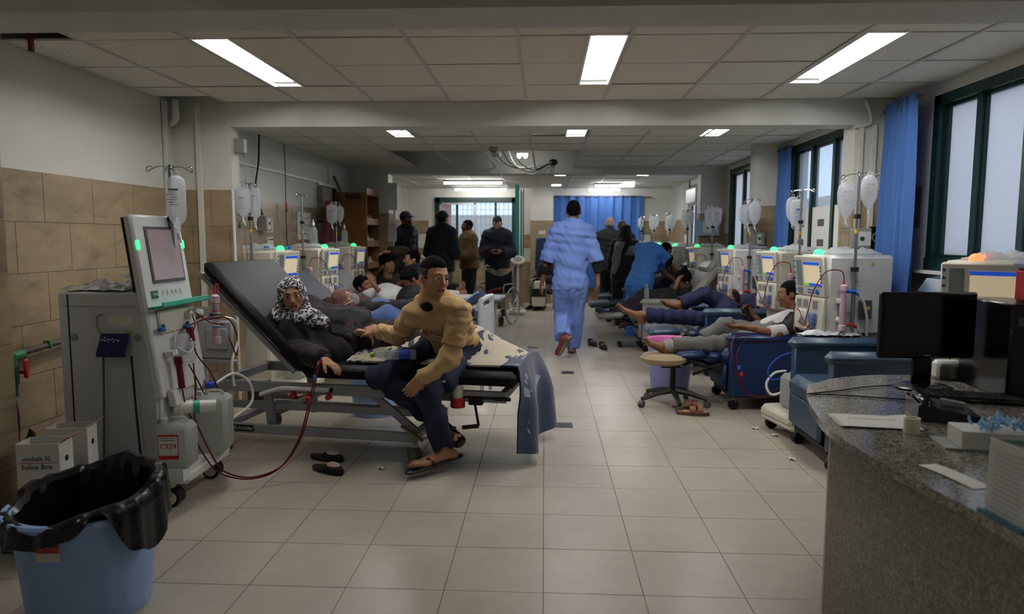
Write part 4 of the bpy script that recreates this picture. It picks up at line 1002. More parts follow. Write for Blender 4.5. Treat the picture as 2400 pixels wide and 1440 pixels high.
O('rubbish_bag', film_pile(MB(), (0, 0, 0), .34, .6, .34, 21, 22), MATS['black_bin_bag'], None, 'black rubbish bag slumped against the left wall behind the bin', 'bin bag').location = (-2.80, 3.50, .0)
# green valve and brown pipe on the left wall
vp = T('water_pipe', 'brown water pipe with green joints and a red-handled valve on the left wall', 'pipe', (-2.97, 3.72, .74))
M_PGRN = mat('green_pipe_joint', '#2f7a46', .4); M_PBRN = mat('brown_pipe', '#4a3a36', .5)
O('pipe', MB().cyl((0, .02, .01), (0, 1.6, .10), .018, n=10), M_PBRN, vp); O('pipe', MB().tube([(0, 0, -.22), (.01, .01, -.35), (.0, 0, -.60)], .014, k=4), M_PBRN, vp)
O('elbow', MB().cyl((0, -.02, .0), (0, .09, .005), .03, n=12).cyl((0, 0, .02), (0, 0, -.05), .03, n=12), M_PGRN, vp); O('valve', MB().cyl((0, 0, -.05), (0, 0, -.15), .038, n=12).cyl((0, 0, -.15), (0, 0, -.22), .03, n=12), mat('dark_green_pipe', '#1d4a36', .4), vp)
O('valve_handle', MB().box((.05, .05, -.07), (.018, .035, .11), .008).cyl((0, .03, -.09), (.05, .05, -.09), .01, n=8), M_REDC, vp); O('pipe_clip', MB().box((.0, .30, .03), (.05, .02, .05), .006), M_PGRN, vp)
# ================================================================== reception desk
dk = T('reception_desk', 'granite-topped reception desk with a rounded end in the right foreground', 'desk', (1.5, 2.5, 0))
out = [(1.075, .9), (1.072, 1.56), (1.056, 1.77), (1.018, 2.02), (1.003, 2.26), (1.008, 2.49), (1.056, 2.74), (1.105, 2.93), (1.21, 3.19), (1.40, 3.38), (1.66, 3.48), (1.95, 3.46), (2.12, 3.3), (2.15, 2.6), (1.95, 2.3), (1.85, .9)]
def sm(poly, i0, i1, k=3):
    p = [V((a, b, 0)) for a, b in poly]; q = spline(p[i0:i1+1], k)
    return [(v.x, v.y) for v in q]+poly[i1+1:]
top = sm(out, 0, 12, 4)
O('top_slab', MB().prism([(x-1.5, y-2.5) for x, y in top], .722, .75), M_GRAN, dk)
O('front_panel', MB().prism([(1.065-1.5, 2.585-2.5), (1.085-1.5, 2.6-2.5), (1.135-1.5, .9-2.5), (1.115-1.5, .9-2.5)], 0, .722), posmat('brown_granite', '#6f675b', .3, 'granite'), dk)
O('end_post', MB().box((1.09-1.5, 2.592-2.5, .361), (.05, .02, .722), .003), mat('beige_edge_stone', '#a39a8b', .4, var=.1), dk)
O('inner_panel', MB().box((1.55-1.5, 2.6-2.5, .36), (.9, .03, .72)), MATS['brown_granite'], dk)
O('back_leg', MB().box((1.85-1.5, 3.15-2.5, .36), (.06, .3, .72)), M_GRAN, dk)
# monitor, keyboard, phone, papers
mo = T('monitor', 'black flat monitor standing on the desk with a dark screen', 'monitor', (1.70, 3.17, .7505), 4)
M_GLOSSK = mat('gloss_black_plastic', '#0b0b0d', .2)
O('stand_base', MB().lathe([(.12, 0), (.125, .008), (.10, .018), (.03, .022)], n=28, sy=.75), M_GLOSSK, mo); O('stand_neck', MB().box((0, .02, .09), (.085, .03, .16), .008), M_GLOSSK, mo)
O('case', MB().box((.0, .0, .285), (.43, .035, .295), .008), M_GLOSSK, mo); sc_ = O('screen', MB().box((0, -.0185, .292), (.405, .002, .25)), mat('dark_screen', '#070709', .12), mo)
O('brand_mark', MB().box((0, -.0195, .152), (.03, .001, .006)), M_GREYP, mo)
O('sticker_row', text(MB(), 'o o o o o', .014, fr((.155, -.0195, .424), (1, 0, 0), (0, 0, 1))), mat('faint_print', '#56606c', .6), mo)
kbd = T('keyboard', 'black computer keyboard lying in front of the monitor', 'keyboard', (1.80, 2.94, .7505), -14)
O('tray', MB().box((0, 0, .01), (.44, .15, .018), .005), M_GLOSSK, kbd); kk = MB()
for i in range(15):
    for j in range(5): kk.box((-.196+.028*i, -.056+.028*j, .022), (.023, .023, .007), .002)
O('keys', kk, mat('black_keycap', '#17171a', .55), kbd, kind='stuff')
ph = T('desk_phone', 'black desk phone lying beside the keyboard', 'phone', (1.50, 2.66, .7505), -16)
O('phone_body', MB().prism([(0, 0), (.20, 0), (.20, .03), (0, .06)], -.11, .11, fr((-.10, 0, 0), (1, 0, 0), (0, 0, 1))), M_GLOSSK, ph); O('handset', MB().box((-.065, .0, .066), (.045, .2, .03), .012).box((-.065, .08, .055), (.05, .05, .03), .012).box((-.065, -.08, .055), (.05, .05, .03), .012), M_GLOSSK, ph)
O('display', MB().box((.05, .05, .050), (.08, .04, .004), 0, rotm('Y', 8)), mat('grey_display', '#8a8c84', .2), ph)
pa = T('paper_stack', 'loose white printed sheets on the rounded end of the desk', 'paper', (1.20, 2.57, .7505), -8)
for i in range(3): O('sheet', MB().sheet(lambda u, v: (-.13+.26*u+.004*i, -.10+.18*v-.006*i, .002+.0025*i+.010*max(0, u-.75)*4*max(0, v-.6)*2), 8, 6, .001), M_PAPER, pa)
O('sheet_print', scribble(MB(), .16, .01, fr((0, .0, .0085), (1, 0, 0), (0, 1, 0)), .0007, 4, 8), mat('faded_ink', '#a9abb0', .6), pa)
tp = O('tape_roll', MB().lathe([(.019, 0), (.026, 0), (.026, .052), (.019, .052), (.019, 0)], n=24, caps=False), mat('cream_tape', '#d5cfbc', .5), None, 'upright roll of cream medical tape on the desk', 'tape roll'); tp.location = (1.272, 2.425, .7505)
gb = T('glove_box', 'white carton overflowing with blue needle caps on the desk', 'box', (1.435, 2.27, .7505), -10)
O('carton', MB().box((0, 0, .03), (.20, .12, .06), .002), M_CARD, gb); O('green_stripe', MB().box((.03, -.061, .035), (.11, .002, .012)), mat('green_print', '#5d9a84', .6), gb); O('tape_strip', MB().box((-.04, .0, .003), (.22, .14, .006)), M_GREYP, gb)
rr = random.Random(3); M_CAPB = mat('pale_blue_cap', '#7cbbe6', .4)
for i in range(46):
    x, y = rr.uniform(-.045, .095), rr.uniform(-.05, .05); d = V((rr.uniform(-.8, .8), rr.uniform(-.8, .8), rr.uniform(.2, 1.)))*.026; p = V((x, y, .064+.022*rr.random()*(1-abs(x-.03)/.09)))
    O('needle_cap', MB().cyl(p, p+d, .0042, .003, n=6), M_CAPB if i % 9 else M_WHITEP, gb)
ps = O('paper_strip', MB().sheet(lambda u, v: (-.03+.06*u, -.11+.2*v, .0015+.003*math.sin(3*v)), 4, 8, .001), M_PAPER, None, 'narrow folded strip of white paper on the near side of the desk', 'paper'); ps.location = (1.155, 1.98, .7505); ps.rotation_euler = (0, 0, math.radians(12))
ah = T('card_holder', 'clear acrylic sign holder with a printed card at the near desk edge', 'sign holder', (1.088, 1.665, .7505), -86)
O('card', MB().box((.02, .0, .095), (.13, .002, .185)), mat('grey_printed_card', '#cfceca', .6, var=.05), ah); O('acrylic', MB().box((.02, .004, .095), (.145, .003, .19)), M_CLEAR, ah); O('edge_strip', MB().box((.095, 0, .095), (.008, .012, .195)).box((.02, 0, .004), (.15, .03, .008)), mat('teal_edge', '#3d6e7c', .3), ah)
pr2 = MB(); [pr2.box((.02, -.0015, .02+.012*q), (.10-.01*(q % 3), .001, .003)) for q in range(13)]; O('card_print', pr2, mat('faded_ink', '#a9abb0', .6), ah, kind='stuff')
O('desk_cable', MB().tube([(1.13, 3.0, .755), (1.3, 3.08, .755), (1.45, 3.16, .756), (1.6, 3.20, .757)], .003, k=6).tube([(1.13, 3.0, .755), (1.28, 2.98, .755), (1.45, 2.93, .755), (1.58, 2.9, .755)], .003, k=6), M_BLACK, None, 'thin black cables trailing over the rounded desk end', 'cable')
ct = T('computer_tower', 'black computer case standing at the right edge of the desk', 'computer', (2.03, 3.14, .7505), -6); O('case', MB().box((0, 0, .20), (.19, .42, .40), .006), M_GLOSSK, ct); O('front_bezel', MB().box((0, -.212, .20), (.18, .006, .38), .003), mat('maroon_black_bezel', '#160f12', .35), ct); O('drive_slot', MB().box((0, -.216, .33), (.14, .002, .035)), M_DGREY, ct)
sb = O('sharps_bin', MB().box((0, 0, .07), (.16, .13, .14), .012), mat('red_bin_plastic', '#a51f22', .4), None, 'red sharps container with a grey lid on the computer case', 'container'); sb.location = (2.10, 3.04, 1.152)
O('lid', MB().box((0, 0, .155), (.17, .14, .03), .008), mat('blue_grey_lid', '#8b93a6', .35), sb); O('yellow_label', MB().box((-.05, -.066, .10), (.05, .002, .05)), M_YEL, sb); O('white_label', MB().box((.03, -.066, .05), (.07, .002, .05)), M_PAPER, sb)
bt = T('telephone_base', 'small white box behind the monitor stand', 'device', (1.93, 3.40, .7505)); O('device_body', MB().box((0, 0, .045), (.12, .07, .09), .015), M_WHITEP, bt); O('device_front', MB().box((0, -.036, .035), (.105, .003, .06)), M_GREYP, bt)

# ================================================================== recliners along the windows
def recliner(x, Y, label, M_V, M_SIDE=None, foot=.50, back=40, armz=.66, W=.70, tray=False, rz=-90, M_F=None):
    t = T('recliner_chair', label, 'recliner', (x, Y, 0), rz, 'treatment recliners'); M_SIDE = M_SIDE or M_V; M_F = M_F or M_V
    for s in (-1, 1):
        a = O('side_panel', MB().box((s*(W/2-.045), .06, .12+(armz-.16)/2), (.075, .66, armz-.16), .012), M_SIDE, t)
        O('arm_pad', MB().box((s*(W/2-.045), .06, armz-.035), (.105, .72, .085), .035), M_V, t)
    O('seat_cushion', MB().box((0, -.03, .43), (W-.19, .58, .15), .05), M_V, t)
    O('front_apron', MB().box((0, -.28, .27), (W-.19, .05, .22), .02), M_V, t)
    th = math.radians(back); L = .82; c = V((0, .24+math.sin(th)*L/2, .46+math.cos(th)*L/2)); R = rotm('X', -back)
    O('backrest', MB().box(c, (W-.18, .15, L), .055, R), M_V, t); O('headrest', MB().box(c+V((0, math.sin(th)*L*.36-.05, math.cos(th)*L*.36+.03)), (W-.22, .12, .20), .05, R), M_V, t)
    if foot:
        O('footrest', MB().box((0, -.32-foot*.62, .44), (W-.20, foot*.62, .075), .03, rotm('X', 4)), M_F, t)
        O('footrest_flap', MB().box((0, -.36, .43), (W-.24, .13, .07), .03), M_F, t)
        for s in (-1, 1): O('link_bar', MB().box((s*.22, -.40, .33), (.015, .50, .03), .004, rotm('X', -22)).box((s*.22, -.36, .35), (.015, .40, .025), .004, rotm('X', 20)), mat('rusty_black_steel', '#211d1a', .6, .4), t)
    O('base_frame', MB().box((0, .06, .115), (W-.16, .62, .03)), MATS.get('rusty_black_steel') or mat('rusty_black_steel', '#211d1a', .6, .4), t)
    for sx in (-1, 1):
        for y in (-.22, .34): caster(t, sx*(W/2-.07), y, .085, mat('worn_caster', '#7a746a', .6), 20)
    return t
R0 = recliner(1.99, 4.55, 'empty slate-blue vinyl recliner right behind the reception desk', M_SVIN, foot=0, back=32, armz=.735, W=.72)
R1 = recliner(1.80, 6.08, 'royal blue recliner under the man in grey trousers', M_BVIN, foot=.40, back=48, armz=.64, W=.70)
R2 = recliner(1.92, 7.52, 'slate-blue recliner under the man lying in navy trousers', M_SVIN, M_NAVY, foot=.55, back=46, armz=.70)
R3 = recliner(1.50, 9.10, 'grey vinyl recliner of the man in the black beanie', M_GVIN, foot=.55, back=36, armz=.66, W=.78)
R4 = recliner(1.50, 10.55, 'dark blue-green recliner being tended by the nurse in blue', mat('dark_teal_vinyl', '#2f4750', .4), foot=.55, back=40)
R5 = recliner(1.60, 12.0, 'dark recliner beyond the bending nurse', mat('dark_teal_vinyl', '#2f4750', .4), foot=.4, back=35)
tb = T('side_tray', 'grey tray bracket beside the empty recliner holding a plastic pack', 'tray', (2.02, 4.955, 0)); O('tray_top', MB().box((0, 0, .735), (.46, .09, .02), .006), M_SVIN, tb); O('bracket', MB().box((.1, .02, .60), (.03, .03, .26)), M_STEEL, tb)
fp = O('plastic_pack', film_pile(MB(), (0, 0, 0), .40, .12, .05, 31, 16), mat('white_packaging', '#d8dade', .25, var=.1, vs=30), None, 'shiny white plastic pack lying on the arm between chair and machine', 'packaging'); fp.location = (1.99, 4.93, .747)
tw = O('folded_towel', film_pile(MB(), (0, 0, 0), .26, .16, .07, 8, 16), mat('cream_patterned_towel', '#b5a274', .9, var=.6, vs=30), None, 'crumpled cream towel with dark spots on the empty recliner seat', 'towel'); tw.location = (2.14, 4.5, .508)
# rolling stool with torn tan seat, bucket, sandals, shoes
st = T('rolling_stool', 'rolling office chair base with a torn tan seat under bare feet', 'stool', (1.10, 5.93, 0))
O('seat', MB().lathe([(.0, .355), (.14, .355), (.19, .38), (.20, .41), (.17, .44), (.0, .445)], (-.08, 0, 0), n=24, sy=.9), mat('torn_tan_foam', '#a08d72', .8, var=.15), st); O('seat_underside', MB().box((-.03, 0, .345), (.16, .14, .03), .006), M_BLACK, st)
O('gas_column', MB().cyl((0, 0, .10), (0, 0, .34), .028, .022, n=12), M_BLACK, st)
for k in range(5):
    a = math.radians(72*k+200); e = V((.29*math.cos(a), .29*math.sin(a), .07))
    O('leg', MB().tube([(0, 0, .13), e*.5+V((0, 0, .075)), e], lambda u: .028-.010*u, n=6), M_BLACK, st); w_ = V((e.x, e.y, .028)); dr = V((-math.sin(a+.6), math.cos(a+.6), 0))*.02
    O('wheel', MB().cyl(w_-dr, w_+dr, .028, n=12), M_DGREY, st)
bn2 = T('bucket', 'pale violet ribbed bucket with a pink liner in front of the blue recliner', 'bucket', (1.20, 6.62, 0)); M_BK2 = mat('pale_violet_bucket', '#8d93cc', .45)
O('bucket_body', MB().lathe([(.17, 0), (.175, .01), (.215, .46), (.205, .46), (.168, .015), (0, .015)], n=48, fn=lambda t, q: 1+(.012 if math.cos(16*t) > .8 and q in (1, 2) else 0)), M_BK2, bn2); O('liner', MB().lathe([(.15, .30), (.205, .465), (.235, .475), (.232, .44)], n=40, caps=False, fn=lambda t, q: 1+.012*math.sin(17*t)*(q > 0)), mat('pink_liner', '#d678b4', .35), bn2); O('liner_floor', MB().lathe([(0, .30), (.15, .30), (.15, .305), (0, .305)], n=24), MATS['pink_liner'], bn2)
bn3 = T('bucket', 'blue plastic bucket standing on the floor under the near bed', 'bucket', (-1.35, 5.5, 0)); O('bucket_body', MB().lathe([(.17, 0), (.175, .01), (.21, .44), (.20, .44), (.165, .015), (0, .015)], n=48, fn=lambda t, q: 1+(.012 if math.cos(16*t) > .8 and q in (1, 2) else 0)), M_BIN, bn3); O('rim', MB().lathe([(.21, .42), (.225, .425), (.225, .44), (.20, .445)], n=40, caps=False), M_BIN, bn3)
def shoe(p, rz, label, kind, grp):
    t = T(kind, label, kind, p, rz, grp)
    o2 = [(.042*math.cos(a)*(1.08 if math.sin(a) < 0 else .85), .13*math.sin(a)) for a in [2*math.pi*i/22 for i in range(22)]]
    if kind == 'sandal':
        O('sole', MB().prism(o2, 0, .026), mat('tan_sole', '#5a3d2a', .6), t); O('footbed', MB().prism([(x*.93, y*.95) for x, y in o2], .026, .031), mat('sandal_footbed', '#a8845c', .7), t)
        for y in (-.055, .005): O('strap', MB().sheet(lambda u, v: (.044*math.cos(math.pi*u), y-.022+.044*v, .026+.045*math.sin(math.pi*u)), 10, 2, .005), mat('brown_leather', '#6b3f26', .5), t)
        O('buckle', MB().box((.012, -.05, .072), (.02, .014, .006)), M_CREAM, t)
    else:
        O('sole', MB().prism(o2, 0, .02), M_BLACK, t); O('upper', MB().ell((0, -.03, .02), (.042, .10, .055), 16, 8), mat('dark_brown_leather', '#2c211c', .45), t); O('collar', MB().lathe([(.034, .03), (.038, .075), (.03, .08), (.026, .04)], (0, .065, 0), n=16, sy=1.25, caps=False), MATS['dark_brown_leather'], t)
shoe(atz(1612, 958, 0), 82, 'brown leather sandal by the stool, farther of the pair', 'sandal', 'pair of brown sandals'); shoe(atz(1624, 973, 0), 82, 'brown leather sandal by the stool, nearer of the pair', 'sandal', 'pair of brown sandals')
shoe(atz(1388, 810, 0), 20, 'dark brown shoe on the aisle floor, left of the pair', 'shoe', 'pair of dark shoes in the aisle'); shoe(atz(1413, 818, 0), 12, 'dark brown shoe on the aisle floor, right of the pair', 'shoe', 'pair of dark shoes in the aisle')
tl = T('foot_step', 'low grey rolling platform on the floor by the grey recliner', 'platform', atz(1475, 812, 0)); O('deck', MB().box((0, 0, .10), (.34, .30, .03), .006), M_GREYP, tl)
for x in (-.13, .13):
    for y in (-.1, .1): O('wheel', MB().cyl((x-.015, y, .042), (x+.015, y, .042), .042, n=12), M_BLACK, tl)
# ================================================================== beds on the left, behind the near one
def ward_bed(x, Y, label, rz, M_P, L=1.25, zt=.60, back=40, W=.66, ends=True):
    t = T('patient_bed', label, 'bed', (x, Y, 0), rz, 'patient beds along the left wall')
    O('mattress', MB().box((.05, 0, zt-.05), (L, W, .10), .035), M_P, t); Lb = .80; th = math.radians(back); R = rotm('Y', back)
    O('backrest', MB().box((-L/2+.06-math.cos(th)*Lb/2, 0, zt-.04+math.sin(th)*Lb/2), (Lb, W, .09), .035, R), M_P, t)
    f = MB()
    for s in (-1, 1): f.box((-.25, s*(W/2-.04), zt-.14), (L+.55, .03, .05), .005)
    O('frame', f, M_FRAME, t)
    for x_ in (-L/2-.3, L/2-.1):
        for s in (-1, 1): l = O('leg', MB().box((x_, s*(W/2-.05), .30), (.035, .035, .44), .004), M_FRAME, t); O('wheel', MB().cyl((x_-.015, s*(W/2-.05), .045), (x_+.015, s*(W/2-.05), .045), .045, n=12), M_BLACK, l)
    return t
M_GREYPAD = mat('slate_grey_vinyl', '#4b4d58', .42, bump=.05, bs=20)
sp_ = T('bed_rail_panel', 'grey moulded plastic bed rail standing behind the near machine', 'bed rail', at(508, 830, 5.2), -8); O('panel', MB().box((0, 0, .11), (.30, .03, .30), .03).box((.02, -.02, .12), (.18, .012, .16), .005), mat('grey_moulded_plastic', '#a2a4a8', .4), sp_); O('panel_bar', MB().box((0, .0, -.06), (.34, .03, .04), .006), M_FRAME, sp_); O('panel_leg', MB().box((-.1, 0, -.28), (.03, .03, .44)).box((.1, 0, -.28), (.03, .03, .44)), M_FRAME, sp_)
B2 = ward_bed(-1.35, 6.65, 'patient bed of the woman with the oxygen mask', -6, M_GREYPAD); B3 = ward_bed(-1.45, 8.22, 'patient bed of the man with the white scarf', -4, M_GREYPAD); B4 = ward_bed(-1.65, 9.78, 'dark patient bed of the man with his arm over his beanie', -4, M_BKVIN)
fb = T('bed_end_rail', 'white plastic bed end rail with a blue towel hung over it', 'bed rail', at(1140, 745, 5.95), -6); M_RAIL = mat('white_rail_plastic', '#c9ccd2', .35)
O('rail_loop', MB().tube([(0, -.24, -.30), (0, -.25, .12), (.005, -.2, .17), (.005, .2, .17), (0, .25, .12), (0, .24, -.30)], .022, n=8, k=4), M_RAIL, fb); O('rail_panel', MB().box((0, 0, -.07), (.012, .42, .36), .005), M_RAIL, fb); O('rail_post', MB().box((0, -.2, -.46), (.03, .03, .42)).box((0, .2, -.46), (.03, .03, .42)), M_FRAME, fb)
M_TOWEL = mat('denim_blue_fleece', '#2c4a80', .95, var=.2, vs=30, sheen=.4)
O('blue_towel', MB().sheet(lambda u, v: (-.03-.34*abs(2*u-.75)*(1-.2*v)+.03*math.sin(8*v), -.20+.36*v, .215-.36*abs(u-.35)*1.2+.02*math.sin(9*v+5*u)), 22, 12, .012), M_TOWEL, None, 'blue fleece towel slung over the white bed end rail', 'towel').location = fb.location
dt = T('overbed_table', 'dark grey padded board jutting from the third bed', 'table', at(1110, 700, 7.6), -3); O('board', MB().box((.02, 0, 0), (.62, .55, .05), .015), M_GREYPAD, dt); O('board_leg', MB().box((.2, .1, -.36), (.04, .3, .68)), M_FRAME, dt)
# ================================================================== cabinet, wheelchair, scale, far chairs
cb_ = T('wood_cabinet', 'tall open brown wooden cabinet with shelves against the left wall', 'cabinet', (-2.78, 10.38, 0)); M_WOOD = mat('orange_brown_veneer', '#7a4c20', .45, var=.15, vs=3, stretch=(6, 6, .6)); M_WOODL = mat('pale_shelf_wood', '#a57c53', .5, var=.1)
for y in (-.36, .36): O('side', MB().box((0, y, 1.03), (.46, .02, 2.06)), M_WOOD, cb_)
O('back', MB().box((-.22, 0, 1.03), (.015, .72, 2.06)), M_WOOD, cb_)
for z in (.08, .50, .98, 1.30, 1.62, 2.05): O('shelf', MB().box((.0, 0, z), (.45, .70, .03)).box((.222, 0, z+.03), (.02, .70, .09)), M_WOODL, cb_)
rr = random.Random(5)
for i, z in enumerate((.995, 1.315, 1.635)):
    for k in range(3):
        q = O('supply_pack', film_pile(MB(), (0, 0, 0), .22, .18, .16, 40+i*3+k, 10), M_WHITEP, None, 'white plastic supply pack, %s on the %s cabinet shelf' % (('nearest', 'middle one', 'farthest')[k], ('lower', 'middle', 'upper')[i]), 'packaging', 'supply packs in the wooden cabinet'); q.location = (-2.72, 10.16+.22*k, z+.005)
wc = T('wheelchair', 'folding wheelchair with a dark maroon seat parked by the far visitors', 'wheelchair', (-.80, 11.6, 0), -20)
for s in (-1, 1):
    wh = O('big_wheel', MB().tube([(s*.30, .30*math.cos(a), .30+.30*math.sin(a)) for a in [2*math.pi*i/28 for i in range(28)]], .014, n=6, closed=True), M_GREYP, wc); sp = MB()
    for i in range(10): a = 2*math.pi*i/10; sp.cyl((s*.30, 0, .30), (s*.30, .30*math.cos(a), .30+.30*math.sin(a)), .002, n=4)
    O('spokes', sp, M_STEEL, wh, kind='stuff')
    O('frame_tube', MB().tube([(s*.25, .20, .95), (s*.25, .12, .90), (s*.25, .10, .30), (s*.25, -.35, .28), (s*.25, -.48, .10)], .012, k=3).tube([(s*.25, .10, .66), (s*.25, -.20, .66), (s*.25, -.26, .60), (s*.25, -.26, .30)], .012, k=3), M_STEEL, wc)
    O('front_wheel', MB().cyl((s*.24-.012, -.33, .08), (s*.24+.012, -.33, .08), .08, n=14), M_BLACK, wc); O('handle', MB().cyl((s*.25, .18, .94), (s*.25, .30, .93), .017, n=8), M_BLACK, wc)
O('seat_sling', MB().sheet(lambda u, v: (-.24+.48*u, -.28+.40*v, .47-.05*math.sin(math.pi*u)), 8, 4, .006), mat('dark_navy_cloth', '#14162a', .8), wc); O('back_sling', MB().sheet(lambda u, v: (-.24+.48*u, .10+.04*math.sin(math.pi*u), .50+.38*v-.10*math.sin(math.pi*u)*v), 8, 6, .006), MATS['dark_navy_cloth'], wc); O('red_cushion', MB().box((-.06, -.05, .52), (.36, .3, .06), .025, rotm('Y', -20)), mat('maroon_cloth', '#5a1524', .8), wc)
sca = T('weighing_scale', 'tall cream weighing scale column with a round dial', 'scale', atz(1213, 736, 0), 0); O('platform', MB().box((0, -.02, .04), (.30, .38, .08), .02).box((0, -.02, .10), (.18, .16, .05), .01), M_CREAM, sca); O('pillar', MB().cyl((0, .0, .1), (0, 0, .95), .022, n=12), M_WHITEP, sca); O('back_board', MB().box((0, .06, .53), (.22, .03, .84), .006), mat('taupe_board', '#8b8070', .6), sca); dh = O('dial_head', MB().lathe([(.10, -.02), (.13, -.01), (.13, .02), (.10, .03)], (0, -.01, 1.0), n=24, axis=(0, -.55, .83)), M_CREAM, sca); O('dial_face', MB().lathe([(.0, .031), (.085, .031), (.085, .033), (0, .033)], (0, -.01, 1.0), n=20, axis=(0, -.55, .83)), M_STRIP, dh)
def far_chair(x, Y, rz, label, m):
    t = T('visitor_chair', label, 'chair', (x, Y, 0), rz, 'far visitor chairs'); O('seat', MB().box((0, 0, .44), (.46, .46, .05), .015), m, t); O('backrest', MB().box((0, .22, .80), (.46, .05, .52), .02, rotm('X', -8)), m, t)
    for sx in (-1, 1):
        for sy in (-1, 1): O('leg', MB().cyl((sx*.19, sy*.19, 0), (sx*.19, sy*.19, .42), .012, n=8), M_STEEL, t)
    return t
far_chair(.02, 14.3, -10, 'royal blue chair with a tall back against the far pillar', M_BVIN); bpy.data.objects['visitor_chair'].scale = (1.1, 1.1, 1.35)
ca = T('supply_cart', 'small cream and black rolling cart left of the walking nurse', 'cart', atz(1262, 728, 0), 0); O('cart_body', MB().box((0, 0, .26), (.26, .3, .34), .02).box((.02, .0, .50), (.22, .2, .16), .02), M_CREAM, ca); O('cart_cloth', MB().box((0, -.155, .36), (.27, .012, .16), .004), M_BLACK, ca)
for sx in (-1, 1): O('caster', MB().cyl((sx*.1-.012, -.1, .04), (sx*.1+.012, -.1, .04), .04, n=12).box((sx*.1, -.1, .07), (.03, .04, .05)), M_BLACK, ca)
lt = T('lab_stand', 'white wheeled unit with a small green light behind the dark jacket man', 'medical machine', (-2.2, 13.6, 0), 30); O('cabinet', MB().box((0, 0, .62), (.45, .42, .9), .02), M_MWHITE, lt); O('console', MB().box((.0, -.05, 1.20), (.28, .10, .34), .015, rotm('X', -8)), M_MWHITE, lt); O('console_light', MB().ell((-.08, -.12, 1.24), .02, 8, 6), M_GLOW, lt)
# ================================================================== curtains
M_CURT = bpy.data.materials.new('blue_curtain_cloth'); M_CURT.use_nodes = True; nt = M_CURT.node_tree; b_ = nt.nodes['Principled BSDF']; b_.inputs['Base Color'].default_value = lin('#4d78bc'); b_.inputs['Roughness'].default_value = .8
tl_ = nt.nodes.new('ShaderNodeBsdfTranslucent'); tl_.inputs[0].default_value = lin('#8fb4ec'); mx_ = nt.nodes.new('ShaderNodeMixShader'); mx_.inputs[0].default_value = .25; nt.links.new(b_.outputs[0], mx_.inputs[1]); nt.links.new(tl_.outputs[0], mx_.inputs[2]); nt.links.new(mx_.outputs[0], nt.nodes['Material Output'].inputs[0])
def curtain(a, b, z0, z1, label, amp=.03, folds=6, flare=1.0):
    a, b = V(a), V(b); d = (b-a); n = V((-d.y, d.x, 0)).normalized(); t = T('curtain', label, 'curtain', (a.x, a.y, 0), 0, 'blue curtains')
    def fn(u, v):
        k = 1+(flare-1)*v; p = d*(.5+(u-.5)*k)+n*(amp*(.6+.5*v)*math.sin(2*math.pi*folds*u+.6*math.sin(3*v))+.012*math.sin(2*math.pi*folds*2.3*u+2*v)); return (p.x, p.y, z1+(z0-z1)*v)
    O('drape', MB().sheet(fn, folds*12, 10, .003), M_CURT, t)
    q0, q1 = -d*.1, d*1.1; O('rod', MB().cyl((q0.x, q0.y, z1-.03), (q1.x, q1.y, z1-.03), .012, n=8), mat('brass_rod', '#7c6a3e', .35, .7), t)
    for k in range(folds): p = d*((k+.5)/folds); O('grommet', MB().lathe([(.020, -.004), (.032, -.004), (.032, .004), (.020, .004), (.020, -.004)], (p.x, p.y, z1-.03), n=14, axis=(d.x, d.y, 0), caps=False), MATS['brass_rod'], t)
    return t
curtain((2.60, 5.57, 0), (2.55, 5.03, 0), 1.02, 2.42, 'gathered blue curtain beside the frosted window nearest the camera', .05, 5, 1.03)
curtain((2.66, 8.24, 0), (2.66, 7.86, 0), 1.10, 2.44, 'gathered blue curtain at the second window along the right wall', .02, 4)
curtain((.20, 15.36, 0), (2.12, 15.36, 0), .35, 2.34, 'wide blue curtain drawn across the far opening', .045, 9)
# ================================================================== fittings on walls and ceiling
cd = T('wall_conduit', 'cream cable conduit running down the corner of the left wall', 'conduit', (XL+.02, 5.52, 0)); O('duct', MB().box((0, 0, 1.27), (.03, .04, 2.44), .004), M_PVC, cd)
cd = T('wall_conduit', 'cream cable conduit on the left column face', 'conduit', (-2.80, 5.635, 0)); O('duct', MB().box((0, 0, 1.66), (.045, .028, 1.66), .004), M_PVC, cd); O('socket_box', MB().box((0, -.01, .80), (.15, .045, .09), .006), M_GREYP, cd); O('plug', MB().box((-.02, -.045, .80), (.05, .04, .05), .01), M_WHITEP, cd)
dp = T('drain_pipe', 'white drain pipe elbow under the ceiling corner on the left', 'pipe', (-2.94, 5.56, 2.40)); O('pipe', MB().tube([(0, 0, .10), (0, 0, -.02), (-.01, .0, -.06), (-.05, .02, -.08)], .026, n=12, k=4), M_PVC, dp); O('pipe_collar', MB().cyl((0, 0, .0), (0, 0, -.03), .031, n=12), M_PVC, dp)
cd = T('wall_conduit', 'pale conduits running down the right column from the beam', 'conduit', (2.44, 5.635, 0))
for x, z0 in ((.0, 1.45), (.10, 1.05)): O('duct', MB().box((x, 0, (z0+2.3)/2), (.04, .024, 2.3-z0), .004), M_PVC, cd)
O('bent_pipe', MB().tube([(.02, -.01, 2.48), (.06, -.01, 2.36), (.05, -.01, 2.30), (-.06, -.01, 2.28)], .014, n=8, k=3), M_PVC, cd)
cd = T('wall_conduit', 'long cream conduit on the right wall beside the near curtain', 'conduit', (2.66, 5.63, 0)); O('duct', MB().box((0, 0, 1.80), (.04, .024, 1.36), .004), M_PVC, cd); so = O('socket_box', MB().box((-.01, -.01, 1.10), (.17, .045, .085), .006), M_GREYP, cd); O('plug', MB().box((.0, -.05, 1.10), (.05, .05, .05), .01), M_WHITEP, so); O('plug_cable', MB().tube([(.0, -.06, 1.08), (.01, -.06, .9), (.015, -.03, .6)], .005, k=5), M_HOSE, cd)
